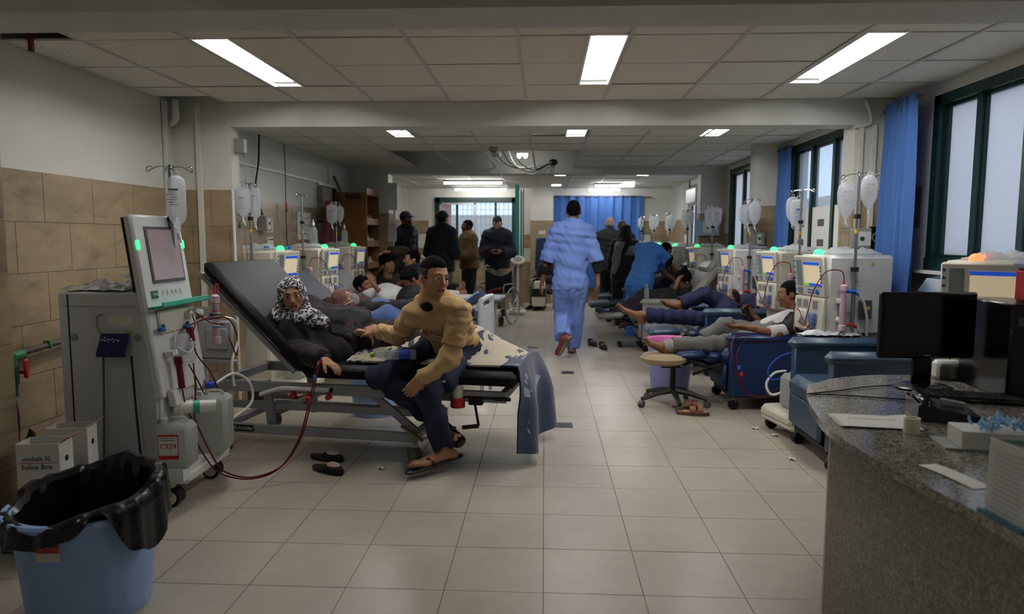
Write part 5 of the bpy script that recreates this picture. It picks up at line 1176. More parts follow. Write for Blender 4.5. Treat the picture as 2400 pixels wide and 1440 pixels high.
def wallbox(p, d, label, n=(0, -1, 0), face=True, cat='wall box', m=None):
    t = T('wall_box', label, cat, p, 0); O('casing', MB().box((0, 0, 0), d, .006), m or M_GREYP, t)
    if face:
        f_ = V(n); off = V((f_.x*d[0]/2, f_.y*d[1]/2, 0)); s = (.004, d[1]*.45, d[2]*.7) if abs(f_.x) > .5 else (d[0]*.4, .004, d[2]*.7); O('switch_plate', MB().box(off, s, .001), M_WHITEP, t); O('switch', MB().cyl(off*1.02, off*1.2, .018, n=12), mat('dark_green_knob', '#24584a', .4), t)
    return t
wallbox((2.46, 5.60, 1.42), (.14, .06, .16), 'grey twin switch box on the near right column'); O('switch_plate', MB().box((.04, -.032, 0), (.05, .004, .11)), M_WHITEP, bpy.data.objects['wall_box']); fan = T('vent_fan', 'small dark vent grille beside the switch box on the right column', 'vent', (2.575, 5.615, 1.43)); O('grille_frame', MB().box((0, 0, 0), (.085, .05, .17), .004), M_BLACK, fan); O('fan_rotor', MB().tube([(.032*math.cos(a), -.03, .032*math.sin(a)) for a in [2*math.pi*i/16 for i in range(16)]], .005, closed=True), M_GREYP, fan)
wallbox((2.47, 8.24, 1.42), (.12, .06, .15), 'grey switch box on the second right column'); wallbox((2.46, 10.80, 1.58), (.36, .1, .24), 'pale blue wall unit with a dark knob on the third right column', m=mat('pale_blue_case', '#9fb4c2', .4))
wallbox((-2.50, 5.74, 2.16), (.08, .07, .12), 'grey junction box high on the left column', n=(1, 0, 0), face=False); wallbox((-2.97, 7.35, 1.56), (.10, .14, .16), 'grey switch box on the left wall above the second bed', n=(1, 0, 0))
wallbox((-2.99, 9.55, 1.95), (.06, .10, .14), 'grey junction box under the wall opening on the left', n=(1, 0, 0), face=False)
def cable(pts, label, r=.006, m=None): return O('wall_cable', MB().tube(pts, r, n=6, k=6), m or M_BLACK, None, label, 'cable')
cable([(-2.98, 7.30, 2.48), (-2.97, 7.24, 2.2), (-2.985, 7.18, 1.9), (-2.97, 7.30, 1.65)], 'thick black cable running down to the switch box on the left wall', .009)
cable([(-2.50, 5.80, 2.10), (-2.50, 5.82, 1.8), (-2.51, 5.80, 1.5), (-2.50, 5.82, 1.1)], 'thin grey cable hanging from the junction box on the left column', .004, M_GREYP)
cable([(-2.98, 8.0, 2.48), (-2.98, 8.02, 2.1), (-2.98, 8.0, 1.75), (-2.98, 8.02, 1.2)], 'thin black cable tied with a red strip on the left wall', .005)
O('wall_trunking', MB().box((XL+.012, 8.0, 2.15), (.02, 3.6, .025)).box((XL+.012, 9.78, 2.3), (.022, .03, .38)), M_PVC, None, 'thin cable trunking along the upper left wall', 'conduit')
O('red_tie', MB().box((-2.97, 8.0, 1.76), (.02, .03, .10), .004, rotm('X', 15)), M_REDC, bpy.data.objects['wall_cable.002'], None).location = (0, 0, 0)
def notice(p, w_, h, label, n, m=None, lines=3, seed=1, ink=None):
    """paper notice: n=+1 faces +x (left wall), 0 faces the camera"""
    t = T('wall_notice', label, 'notice', p, 0); d = (.003, w_, h) if n else (w_, .003, h); O('paper', MB().box((0, 0, 0), d), m or M_PAPER, t); b = MB()
    for k in range(lines):
        o = V((.003, 0, h*(.32-.62*k/max(1, lines-1)))) if n else V((0, -.003, h*(.32-.62*k/max(1, lines-1)))); scribble(b, w_*.72, h*.5/lines, fr(o, (0, 1, 0) if n else (1, 0, 0), (0, 0, 1)), .0022, seed+k, 6)
    O('lettering', b, ink or M_INK, t); return t
notice((-2.535, 5.73, 1.66), .09, .14, 'handwritten paper notice on the side of the left column', 1, lines=2, seed=4)
notice((-2.535, 5.73, 1.45), .07, .16, 'small pinkish leaflet below the notice on the left column', 1, mat('pink_leaflet', '#b9a49c', .7), 1, 9)
notice((-3.02, 7.62, 1.55), .16, .16, 'paper sign with large script beside the switch box', 1, lines=2, seed=11); notice((-3.02, 7.62, 1.33), .16, .18, 'lower paper sign with large script under its twin', 1, lines=2, seed=17)
nb = notice((-3.015, 8.72, 1.56), .50, .34, 'framed white notice board with two lines of script on the left wall', 1, lines=3, seed=23)
notice((-2.32-.04, 10.83, 1.52), .13, .32, 'white list with several text lines on the far left column', 0, lines=7, seed=31); notice((-2.36, 10.83, 2.05), .16, .42, 'white paper poster high on the far left column', 0, lines=1, seed=37, ink=mat('faded_ink', '#a9abb0', .6)); notice((-.05, 15.19, 1.55), .14, .08, 'small white label on the tiled far pillar', 0, lines=1, seed=41)
# dark opening with an air unit, TV bracket, hanging coat on the left wall
op = T('wall_opening', 'dark framed opening with an old air unit high on the left wall', 'opening', (XL+.01, 9.75, 1.86)); O('dark_panel', MB().box((0, .16, 0), (.02, .36, .5)), M_BLACK, op); O('air_unit', MB().box((.03, -.25, 0), (.08, .42, .46), .01), mat('taupe_board', '#8b8070', .6), op); O('opening_frame', MB().box((.01, -.03, .27), (.04, .92, .035)).box((.01, .37, 0), (.04, .03, .56)), M_WHITEP, op)
br = T('tv_bracket', 'tilted dark wall bracket beside the opening on the left', 'bracket', (-2.85, 9.7, 2.10)); O('arm', MB().box((0, 0, 0), (.03, .04, .36), .005, rotm('Y', -25)), M_DGREY, br); O('green_arm', MB().box((.12, .24, -.10), (.24, .03, .03)).box((.20, .24, -.10), (.06, .05, .08)), M_GREEN, br)
co = T('hanging_coat', 'dark maroon coat hanging on the left wall', 'coat', (-2.93, 9.2, 0)); O('coat_cloth', MB().sheet(lambda u, v: (.06+.05*math.sin(math.pi*u)+.02*math.sin(14*u)*v, (-.10-.20*v)+(.16+.40*v)*u, 1.90-.56*v-.03*abs(u-.5)), 22, 10, .02), mat('maroon_cloth', '#5a1524', .8), co); O('coat_lining', MB().sheet(lambda u, v: (.10+.04*math.sin(math.pi*u), .05+(.10+.18*v)*u, 1.84-.55*v), 10, 8, .02), mat('dark_wool', '#17131a', .9), co); O('coat_hook', MB().cyl((-.08, .0, 1.92), (.05, 0, 1.92), .01, n=8), M_STEEL, co)
# air fan with a blue light near the far column, door
wf_ = T('wall_fan', 'wall fan unit with a glowing blue light by the far left column', 'fan', (-2.55, 11.35, 2.16)); O('fan_body', MB().ell((0, 0, 0), (.11, .11, .13)), M_GREYP, wf_); O('blue_light', MB().ell((-.02, -.115, .0), .028, 10, 6), mat('blue_indicator', '#2a50ff', .3, emit=3, ec='#2040ff'), wf_); O('fan_bracket', MB().cyl((0, 0, .1), (0, 0, .33), .012, n=8), M_DGREY, wf_)
dr = T('door_1', None, None, (XL+.03, 13.4, 0)); dr['kind'] = 'structure'; O('door_frame', MB().box((0, -.48, 1.0), (.06, .06, 2.0)).box((0, .48, 1.0), (.06, .06, 2.0)).box((0, 0, 2.0), (.06, 1.02, .06)), M_TEAL, dr); O('door_leaf', MB().box((0, 0, .98), (.03, .9, 1.95)), mat('pale_door', '#a9b4b4', .5), dr)
# split air conditioner above window 4
ac = T('air_conditioner', 'white split air conditioner high on the right near the third column', 'air conditioner', (2.50, 11.75, 2.12)); O('ac_case', MB().box((0, 0, 0), (.22, .8, .27), .03), M_WHITEP, ac); O('ac_flap', MB().box((-.09, 0, -.10), (.02, .74, .05)), M_GREYP, ac)
# sagging cables under the broken ceiling, smoke detector, emergency light
hc = T('hanging_cables', 'tangle of black and white cables sagging from the broken ceiling', 'cable', (-.2, 10.6, 2.5)); rr = random.Random(12)
for k in range(5):
    a = V((-.62+.09*k, -.3+.1*rr.random(), .14)); c = V((.30, .2, .06)); m_ = (a+c)/2+V((.06*rr.uniform(-1, 1), -.05, -.14-.05*k*rr.random())); O('cable', MB().tube([a+V((0, 0, .1)), a*.7+m_*.3+V((0, 0, -.05)), m_, c*.6+m_*.4+V((0, 0, -.01)), c], .007 if k % 3 else .010, n=6, k=6), M_WHITEP if k in (0, 3) else M_BLACK, hc)
O('white_connector', MB().box((-.5, -.35, .12), (.12, .06, .08), .02, rotm('X', 20)), M_WHITEP, hc); O('black_cable_hole', MB().ell((.32, .24, .07), (.06, .03, .05)), M_BLACK, hc)  # plain black lump stands for the hole the cables run into
sdt = T('smoke_detector', 'round grey smoke detector on the ceiling past the big beam', 'smoke detector', (-.62, 8.5, ZC-.006)); O('detector_base', MB().lathe([(.055, 0), (.055, -.02), (.04, -.04)], n=18), M_GREYP, sdt); O('detector_cap', MB().lathe([(.03, -.04), (.03, -.05), (.01, -.055)], n=14), M_DGREY, sdt)
el = T('twin_spotlight', 'small twin bulb emergency light in the broken ceiling gap', 'light', (-.33, 10.3, 2.60))
for s in (-1, 1): O('bulb', MB().ell((s*.045, 0, 0), .03, 10, 8), M_TUBE, el)
O('bracket', MB().box((0, .04, .03), (.16, .02, .03)), M_WHITEP, el)
cr_ = O('hanging_strip', MB().box((0, 0, 0), (.02, .02, .10)).box((0, 0, .02), (.06, .015, .015)), mat('maroon_cloth', '#5a1524', .8), None, 'small dark strip dangling from the ceiling gap at top left', 'strip'); cr_.location = at(72, 97, 3.6)
for i, (px, py) in enumerate(((1855, 1078), (1770, 1006), (1815, 1022), (893, 1100))):
    q = O('paper_scrap', MB().sheet(lambda u, v: (-.022+.044*u, -.016+.03*v+.004*math.sin(5*u), .002+.012*abs(math.sin(4*u+3*v+i))), 5, 4, .001), M_PAPER, None, ('crumpled white paper scrap on the floor before the desk end', 'tiny white scrap on the floor by the machine base', 'small torn scrap on the floor near the empty recliner wheel', 'tiny white scrap on the floor by the black slippers')[i], 'litter'); q.location = atz(px, py, .001)
# ================================================================== people
# one continuous surface per body: tapered limbs blended in a distance field, then meshed
A3 = lambda p: np.array(tuple(p), np.float64)
def un(v):
    v = A3(v); return v/max(np.linalg.norm(v), 1e-9)
class SDF:
    def __init__(s): s.p = []; s.clips = []; s.amp = 0
    def rc(s, a, b, ra, rb=None, k=.03, n=None, q=1., sub=False, flat=False):
        s.p.append(('c', A3(a), A3(b), ra, ra if rb is None else rb, k, None if n is None else un(n), q, flat, sub)); return s
    def el(s, c, r, k=.02, B=None, sub=False):
        r = (r, r, r) if not hasattr(r, '__len__') else r
        s.p.append(('e', A3(c), np.eye(3) if B is None else np.array(B), np.array(r, float), k, sub)); return s
    def clip(s, n, c): s.clips.append((A3(n), c)); return s
    def folds(s, amp, seed=0, f=60.): s.amp = amp; s.sd = seed; s.f = f; return s
    def mesh(s, vox):
        lo = np.full(3, 1e9); hi = -lo
        bb = []
        for P in s.p:
            if P[0] == 'c': r = max(P[3], P[4]); l, h = np.minimum(P[1], P[2])-r, np.maximum(P[1], P[2])+r
            else: r = P[3].max(); l, h = P[1]-r, P[1]+r
            bb.append((l, h))
            if not P[-1]: lo = np.minimum(lo, l); hi = np.maximum(hi, h)
        pad_ = 2*vox+s.amp; lo = lo-pad_; hi = hi+pad_
        n = np.ceil((hi-lo)/vox).astype(int)+1
        D = np.full(n, .3, np.float32); ax = [lo[i]+vox*np.arange(n[i]) for i in range(3)]
        for P, (l, h) in zip(s.p, bb):
            k = P[5] if P[0] == 'c' else P[4]; m = k+3*vox+s.amp
            i0 = np.clip(np.floor((l-m-lo)/vox).astype(int), 0, n); i1 = np.clip(np.ceil((h+m-lo)/vox).astype(int)+1, 0, n)
            if (i1 <= i0).any(): continue
            X, Y, Z = np.meshgrid(*[ax[i][i0[i]:i1[i]] for i in range(3)], indexing='ij', sparse=True)
            if P[0] == 'c':
                a, b, ra, rb = P[1:5]; d = b-a; L2 = max(float(d@d), 1e-9)
                t = np.clip(((X-a[0])*d[0]+(Y-a[1])*d[1]+(Z-a[2])*d[2])/L2, 0, 1)
                vx, vy, vz = X-a[0]-t*d[0], Y-a[1]-t*d[1], Z-a[2]-t*d[2]
                if P[6] is not None:
                    nn = P[6]; c = (vx*nn[0]+vy*nn[1]+vz*nn[2])*(1/P[7]-1); vx = vx+c*nn[0]; vy = vy+c*nn[1]; vz = vz+c*nn[2]
                dd = np.sqrt(vx*vx+vy*vy+vz*vz)-(ra+(rb-ra)*t)
                if P[6] is not None: dd = dd*(.5+.5*P[7])
                if P[8]: dd = np.maximum(dd, (((X-a[0])*d[0]+(Y-a[1])*d[1]+(Z-a[2])*d[2])/L2-1)*math.sqrt(L2))
            else:
                c, B, r = P[1:4]; X, Y, Z = X-c[0], Y-c[1], Z-c[2]
                q = [(B[i][0]*X+B[i][1]*Y+B[i][2]*Z)/r[i] for i in range(3)]
                k0 = np.sqrt(q[0]**2+q[1]**2+q[2]**2); k1 = np.sqrt((q[0]/r[0])**2+(q[1]/r[1])**2+(q[2]/r[2])**2)+1e-6
                dd = k0*(k0-1)/k1
            sl = tuple(slice(i0[i], i1[i]) for i in range(3)); E = D[sl]
            if P[-1]:
                dd = -dd; h_ = np.clip(.5-.5*(E-dd)/k, 0, 1); D[sl] = E*(1-h_)+dd*h_+k*h_*(1-h_)
            else:
                h_ = np.clip(.5+.5*(E-dd)/k, 0, 1); D[sl] = E*(1-h_)+dd*h_-k*h_*(1-h_)
        if s.amp:
            I = np.nonzero(np.abs(D) < .05); p = np.stack([ax[i][I[i]] for i in range(3)], 1); rg = np.random.RandomState(s.sd)
            w_ = np.zeros(len(p))
            for q in range(4):
                v = rg.randn(3); v /= np.linalg.norm(v); v2 = rg.randn(3)*6; w_ += np.sin(p@v*s.f*(1+.45*q)+2.2*np.sin(p@v2+q)+rg.rand()*6)*(.6**q)
            D[I] += (s.amp*w_).astype(np.float32)
        for nrm, c in s.clips:
            X, Y, Z = np.meshgrid(*ax, indexing='ij', sparse=True)
            D = np.maximum(D, (X*nrm[0]+Y*nrm[1]+Z*nrm[2]-c).astype(np.float32))
        return nets(D, lo, vox)
def nets(D, lo, vox):
    D = np.pad(D, 1, constant_values=.3); lo = lo-vox; S = D < 0
    C = [(i, j, k) for i in (0, 1) for j in (0, 1) for k in (0, 1)]; m = np.array(D.shape)-1
    cnt = sum(S[i:m[0]+i, j:m[1]+j, k:m[2]+k].astype(np.int8) for i, j, k in C)
    act = (cnt > 0) & (cnt < 8); I = np.argwhere(act); idx = np.full(m, -1, np.int64); idx[act] = np.arange(len(I))
    if not len(I): return np.zeros((0, 3)), np.zeros((0, 4), int)
    val = np.stack([D[I[:, 0]+i, I[:, 1]+j, I[:, 2]+k] for i, j, k in C], 1); acc = np.zeros((len(I), 3)); nc = np.zeros(len(I))
    for a in range(8):
        for b in range(a+1, 8):
            ca, cb2 = np.array(C[a]), np.array(C[b])
            if abs(ca-cb2).sum() != 1: continue
            va, vb = val[:, a], val[:, b]; cr = (va < 0) != (vb < 0); t = np.where(cr, va/np.where(cr, va-vb, 1), 0)
            acc += np.where(cr[:, None], ca+t[:, None]*(cb2-ca), 0); nc += cr
    vs = lo+vox*(I+acc/nc[:, None]); F = []
    for d in range(3):
        u, w_ = (d+1) % 3, (d+2) % 3
        s0 = [slice(1, -1)]*3; s1 = [slice(1, -1)]*3; s0[d] = slice(0, -1); s1[d] = slice(1, None)
        s0[u] = s1[u] = slice(1, m[u]); s0[w_] = s1[w_] = slice(1, m[w_])
        A_, B_ = S[tuple(s0)], S[tuple(s1)]; E = np.argwhere(A_ != B_)
        if not len(E): continue
        off = np.ones(3, int); off[d] = 0; P = E+off; eu = np.zeros(3, int); eu[u] = 1; ew = np.zeros(3, int); ew[w_] = 1
        g = lambda Q: idx[Q[:, 0], Q[:, 1], Q[:, 2]]
        q = np.stack([g(P-eu-ew), g(P-ew), g(P), g(P-eu)], 1); fl_ = ~A_[E[:, 0], E[:, 1], E[:, 2]]; q[fl_] = q[fl_][:, ::-1]; F.append(q)
    F = np.concatenate(F); return vs, F[(F >= 0).all(1)]
def put(mb, sdf, vox, slot=0):
    v, f = sdf.mesh(vox)
    mb.cm = slot
    if len(v): mb.arr(v, f)
    mb.smooth_all = True
    return mb
M_SKIN = {k: mat('skin_'+k, c, .5, var=.10, vs=9, spec=.35) for k, c in dict(tan='#a0775c', olive='#ab7c60', brown='#76503a', dark='#4a2e22', pale='#a87f68').items()}
M_EYEW = mat('eye_white', '#cfc8bf', .2); M_EYED = mat('eye_dark', '#14100d', .15); M_HAIR = mat('black_hair', '#0b0909', .9, bump=.3, bs=200, spec=.12); M_HAIRG = mat('grey_hair', '#8f8b84', .7, bump=.3, bs=200)
M_FADE = mat('cropped_hair', '#241a15', .8, var=.2, vs=150); M_LIP = mat('lip', '#79473c', .5)
def head_frame(hc, hf, hu):
    f = un(hf); u = A3(hu); u = un(u-f*(u@f)); l = np.cross(u, f); return np.array([l, f, u])         # rows: left, front, up
def headfn(hc, B, s): return lambda x, y, z: A3(hc)+s*(B[0]*x+B[1]*y+B[2]*z)
def build_head(mb, hc, B, s, hv, eyes=True, closed=False, near=False, hairy=None):
    H = headfn(hc, B, s); q = SDF()
    q.el(H(0, -.014, .033), np.array((.077, .098, .087))*s, .02, B); q.el(H(0, .027, -.025), np.array((.064, .066, .080))*s, .03, B)
    q.el(H(0, .038, -.072), np.array((.047, .045, .036))*s, .025, B); q.el(H(0, .078, -.092), np.array((.018, .014, .014))*s, .02, B)
    q.rc(H(0, .088, .012), H(0, .108, -.026), .008*s, .0125*s, .012); q.rc(H(.011, .098, -.034), H(-.011, .098, -.034), .009*s, k=.008)
    q.rc(H(-.034, .080, .026), H(.034, .080, .026), .011*s, k=.016)
    for sg in (-1, 1):
        q.el(H(sg*.038, .060, -.026), .023*s, .02); q.el(H(sg*.031, .105, .006), np.array((.018, .016, .0105))*s, .012, B, True)
        q.el(H(sg*.079, -.010, -.008), np.array((.010, .021, .033))*s, .008, B); q.el(H(sg*.031, .079, .0165), np.array((.017, .013, .0062))*s, .004, B); q.el(H(sg*.031, .078, -.0075), np.array((.016, .012, .005))*s, .004, B)
    q.rc(H(-.018, .087, -.058), H(.018, .087, -.058), .0075*s, k=.008); q.rc(H(-.016, .086, -.069), H(.016, .086, -.069), .008*s, k=.008)
    q.rc(H(0, -.02, -.07), H(0, -.03, -.15), .054*s, .058*s, .04)
    n0 = len(mb.f); put(mb, q, hv, 0)
    if hairy and len(mb.f) > n0:
        vv = (np.array(mb.v)-A3(hc)) @ B.T/s
        fa = np.array(mb.f[n0:]); c = vv[fa].mean(1); x, f, u = c[:, 0], c[:, 1], c[:, 2]
        line = np.where(f > .035, .054+(f-.035)*.42, np.where(f > .0, .018-(np.abs(x) > .05)*.028, -.022+f*.55))
        sel = (u > line) & ~((np.abs(x) > .074) & (u < .012) & (np.abs(f+.01) < .026))
        for i in np.nonzero(sel)[0]: mb.m[n0+i] = 5 if hairy == 'fade' and u[i] < (.050 if f[i] < .05 else 0) else 4
    if eyes:
        for sg in (-1, 1):
            mb.cm = 0 if closed else 1; mb.ell(V(H(sg*.031, .0765, .005)), .0138*s, 12, 8)
            if not closed: mb.cm = 2; mb.ell(V(H(sg*.031, .0875, .005)), .0068*s, 8, 6)
            mb.cm = 2; mb.tube([V(H(sg*a, b, c)) for a, b, c in ((.012, .094, .024), (.028, .093, .032), (.048, .079, .026))], .0029*s, n=5, k=4)
    if near:
        q = SDF().rc(H(-.019, .0895, -.0575), H(.019, .0895, -.0575), .0068*s, k=.004).rc(H(-.017, .089, -.0685), H(.017, .089, -.0685), .0072*s, k=.004); put(mb, q, .0032, 3)
    mb.cm = 0
def hair_sdf(hc, B, s, style):
    H = headfn(hc, B, s); q = SDF()
    def cl(n, c): nn = n[0]*B[0]+n[1]*B[1]+n[2]*B[2]; q.clip(nn, c*s+nn@A3(hc))
    if style == 'short': q.el(H(0, -.014, .040), np.array((.075, .096, .083))*s, .02, B)
    elif style == 'fade': q.el(H(0, -.008, .054), np.array((.066, .086, .074))*s, .02, B)
    elif style == 'sides': q.el(H(0, -.016, .032), np.array((.0795, .098, .087))*s, .02, B); cl((0, 1.0, -1), .03); cl((0, 1, 0), .04)
    elif style == 'thick': q.el(H(0, -.016, .044), np.array((.082, .104, .096))*s, .02, B); q.folds(.003, 3, 90); cl((0, .75, -1), -.004)
    elif style == 'bald': q.el(H(0, -.030, .0), np.array((.079, .085, .060))*s, .02, B); cl((0, 1, -.2), .02); cl((0, 0, 1), .045)
    elif style == 'beanie': q.el(H(0, -.014, .050), np.array((.088, .109, .100))*s, .02, B); q.rc(H(0, -.03, .11), H(0, -.07, .17), .05*s, .02*s, .05); q.folds(.0015, 5, 120); cl((0, .35, -1), -.012)
    elif style == 'cap': q.el(H(0, -.010, .044), np.array((.086, .107, .094))*s, .02, B); q.el(H(0, .115, .050), np.array((.060, .060, .008))*s, .015, B); cl((0, .12, -1), -.030)
    elif style == 'stubble': q.el(H(0, .028, -.050), np.array((.0625, .0675, .064))*s, .02, B); cl((0, 0, 1), -.055); 
    return q
def hand(q, w_, d, n, s=1., curl=.35, thumb=1, spread=.12, grip=None):
    """palm from wrist w_ along d, palm normal n (palm side); thumb=+1/-1 side; fingers curl towards n"""
    d = un(d); n = A3(n); n = un(n-d*(n@d)); l = np.cross(n, d)*thumb; w_ = A3(w_); k0 = w_+d*.085*s
    for t in (-.030, -.010, .010, .030): q.rc(w_+l*t*.6*s+d*.012*s, k0+l*t*s, .0150*s, .0125*s, .014, n, .85)
    cu = curl if hasattr(curl, '__len__') else (curl,)*4
    for i, (t, L) in enumerate(((.030, .070), (.010, .080), (-.010, .074), (-.030, .058))):
        p = k0+l*t*s; a = cu[i]*.6; dd = un(d*math.cos(a)+n*math.sin(a)+l*(t*spread*14)*.4)
        for j, fr_ in enumerate((.44, .31, .25)):
            e = p+dd*L*fr_*s; q.rc(p, e, (.0092-.0011*j)*s, (.0084-.0012*j)*s, .006); p = e
            a = cu[i]*(.95 if j == 0 else .75); dd = un(dd*math.cos(a)+n*math.sin(a)-0*d)
            n2 = n-dd*(n@dd)
    p = w_+d*.022*s+l*.024*s; a = .75
    for j, (L, rr_) in enumerate(((.040, .0125), (.032, .0105), (.025, .0092))):
        dd = un(d*math.cos(a)+l*math.sin(a)+n*(.25+.2*j)); e = p+dd*L*s; q.rc(p, e, rr_*s, rr_*.92*s, .012); p = e; a -= .28
    return q
def foot(q, a, t, s=1., bare=True, up=(0, 0, 1)):
    """a = ankle, t = toe tip"""
    a, t = A3(a), A3(t); d = un(t-a); up = A3(up); up = un(up-d*(up@d)); l = np.cross(up, d); heel = a-up*.055*s-d*.045*s; ball = a+(t-a)*.62-up*.035*s
    q.rc(a, heel, .036*s, .032*s, .03); q.rc(a-up*.01*s, ball, .036*s, .030*s, .03, up, .8); q.rc(heel, ball, .028*s, .030*s, .03, up, .75)
    if bare:
        for i, (o, L, r) in enumerate(((.030, 1., .013), (.012, 1.0, .0095), (-.003, .95, .009), (-.018, .88, .0085), (-.031, .8, .008))):
            e = ball+(t-ball)*L-up*.006*s; q.rc(ball+l*o*.8*s, A3((e+l*o*1.15*s)), .014*s, r*s, .008)
    else: q.rc(ball, t-up*.02*s, .034*s, .024*s, .02, up, .7)
    return q
def person(label, J, skin='olive', s=1., hair='short', hmat=None, shirt=None, trousers=None, vox=.016, hv=.007, near=False, closed=False, name='person', grp=None, eyes=True, hands=True, extra=None, fold=.004, torso=1.):
    """J: pel, chest (between the shoulders), lat (to the person's left), hc, hf (face), eL eR wL wR, kL kR aL aR tL tR, hdL hdR (finger dir), hnL hnR (palm normal)"""
    g = {k: A3(v) for k, v in J.items() if hasattr(v, '__len__') and len(v) == 3}; pel, ch = g['pel'], g['chest']; up = un(ch-pel); lat = un(g['lat']); lat = un(lat-up*(lat@up)); fr_ = np.cross(lat, up)
    hl = un(g.get('hlat', lat)); hu = g.get('hu', up*.6+np.array((0, 0, .6))); B = head_frame(g['hc'], g.get('hf', fr_), hu)
    sL = g.get('sL', ch+lat*.165*s-up*.025*s); sR = g.get('sR', ch-lat*.165*s-up*.025*s); hL = g.get('hL', pel+hl*.085*s); hR = g.get('hR', pel-hl*.085*s)
    mid = pel+(ch-pel)*.45; nb = un(g['hc']-B[2]*.07*s-B[1]*.02*s-ch)
    def torso_p(q, o):
        t = torso
        q.rc(pel+up*.02*s, mid, (.155*t+o)*s, (.142*t+o)*s, .05, fr_, .74); q.rc(mid, ch-up*.10*s, (.142*t+o)*s, (.158*t+o)*s, .05, fr_, .72)
        q.rc(sL-up*.015*s-lat*.02*s, sR-up*.015*s+lat*.02*s, (.058+o)*s, k=.06); q.rc(ch-up*.02*s, ch+nb*(.055 if o < .01 else .085)*s, (.085+o*.6)*s, (.060+o*.5)*s, .05, flat=o > .01)
        for S_ in (sL, sR): q.rc(ch+nb*.045*s, S_+(ch-S_)*.1, (.050+o)*s, (.052+o)*s, .04)
    def arm_p(q, o, side, upto=2., flare=0.):
        S_, E, W = (sL, g['eL'], g['wL']) if side > 0 else (sR, g['eR'], g['wR'])
        a = min(upto, 1.); q.rc(S_, S_+(E-S_)*a, (.052+o)*s, (.052+o+flare+(-.010)*a)*s, .03, flat=upto < 1)
        if upto > 1: q.rc(E, E+(W-E)*(upto-1), (.042+o)*s, (.042+o-.015*(upto-1))*s, .025, flat=o > 0)
    def leg_p(q, o, side, upto=2., fl=0.):
        Hh, K, An = (hL, g['kL'], g['aL']) if side > 0 else (hR, g['kR'], g['aR'])
        q.rc(Hh, K, (.082+o)*s, (.056+o)*s, .05); q.rc(K, K+(An-K)*(upto-1), (.055+o)*s, (.055+o-.022*(upto-1)+fl)*s, .035, flat=o > 0)
    mb = MB(); q = SDF(); torso_p(q, -.012)
    q.rc(ch, B[2]*-.06*s+g['hc']-B[1]*.02*s, .058*s, .05*s, .03)
    for sd in (1, -1):
        arm_p(q, -.006, sd); leg_p(q, -.006, sd); An, To = (g['aL'], g['tL']) if sd > 0 else (g['aR'], g['tR']); foot(q, An, To, s, bare=False)
    put(mb, q, vox, 0)
    hs0 = hair[0] if isinstance(hair, tuple) else hair; build_head(mb, g['hc'], B, s, hv, eyes, closed, near, hs0 if hs0 in ('short', 'fade', 'thick') else ('short' if hs0 in ('cap', 'beanie') else None))
    if hands:
        for sd, c in ((1, 'L'), (-1, 'R')):
            if 'noh'+c in J: continue
            W, E = g['w'+c], g['e'+c]; d = g.get('hd'+c, W-E); n = g.get('hn'+c, np.array((0, 0, -1.))); q = SDF().rc(E+(W-E)*.7, W+un(d)*.02*s, .031*s, .026*s, .02, un(n), .85)
            hand(q, W, d, n, s*.98, float(J.get('cu'+c, .35)) if not hasattr(J.get('cu'+c, .35), '__len__') else J['cu'+c], (1 if sd < 0 else -1)*int(J.get('flip'+c, 1))); put(mb, q, .0042 if near else .0065, 0)
    for c in 'LR':
        if J.get('bare'+c):
            q = SDF(); An, To = g['a'+c], g['t'+c]; K = g['k'+c]; q.rc(K+(An-K)*.75, An, .042*s, .036*s, .03); foot(q, An, To, s, True, J.get('fu', (0, 0, 1))); put(mb, q, .006, 0)
    org = V(pel)
    o = O(name, mb, [M_SKIN[skin], M_EYEW, M_EYED, M_LIP, (hmat if hmat and hs0 in ('short', 'thick') else M_HAIR), M_FADE], None, label, 'person', grp, loc=org); T0 = Matrix.Translation(-org)
    def part(nm, sdf, m, vx): 
        b = put(MB(), sdf, vx); 
        return O(nm, b.xf(T0), m, o) if b.v else None
    if hair:
        for hs in (hair if isinstance(hair, tuple) else (hair,)): part({'beanie': 'beanie', 'cap': 'cap', 'stubble': 'beard', 'sides': 'cropped_sides'}.get(hs, 'hair'), hair_sdf(g['hc'], B, s, hs), (M_FADE if hs == 'sides' else hmat or M_HAIR), min(hv, .007))
    cv = vox*.8
    if trousers:
        m, off, upto = trousers[:3]; q = SDF().folds(fold, 7, trousers[3] if len(trousers) > 3 else 52)
        q.rc(pel+up*.06*s, pel, (.155*torso+off)*s, (.15*torso+off)*s, .05, fr_, .78); leg_p(q, off, 1, upto, off*.8); leg_p(q, off, -1, upto, off*.8); part('trousers', q, m, cv)
    if shirt:
        m, off, sleeve, hem = shirt[:4]; q = SDF().folds(fold, 5, 55); torso_p(q, off); fl_ = .018 if sleeve < 1 else 0
        for sd in (1, -1): arm_p(q, off, sd, sleeve, fl_)
        if hem: q.rc(pel+up*.04*s, pel-un(up*.7+np.array((0, 0, .3)))*hem, (.165*torso+off)*s, (.175*torso+off)*s, .03, fr_, .76, flat=True)
        part(shirt[4] if len(shirt) > 4 else 'shirt', q, m, cv)
    if extra: extra(o, g, B, part, dict(sL=sL, sR=sR, hL=hL, hR=hR, mid=mid, up=up, lat=lat, fr=fr_))
    return o
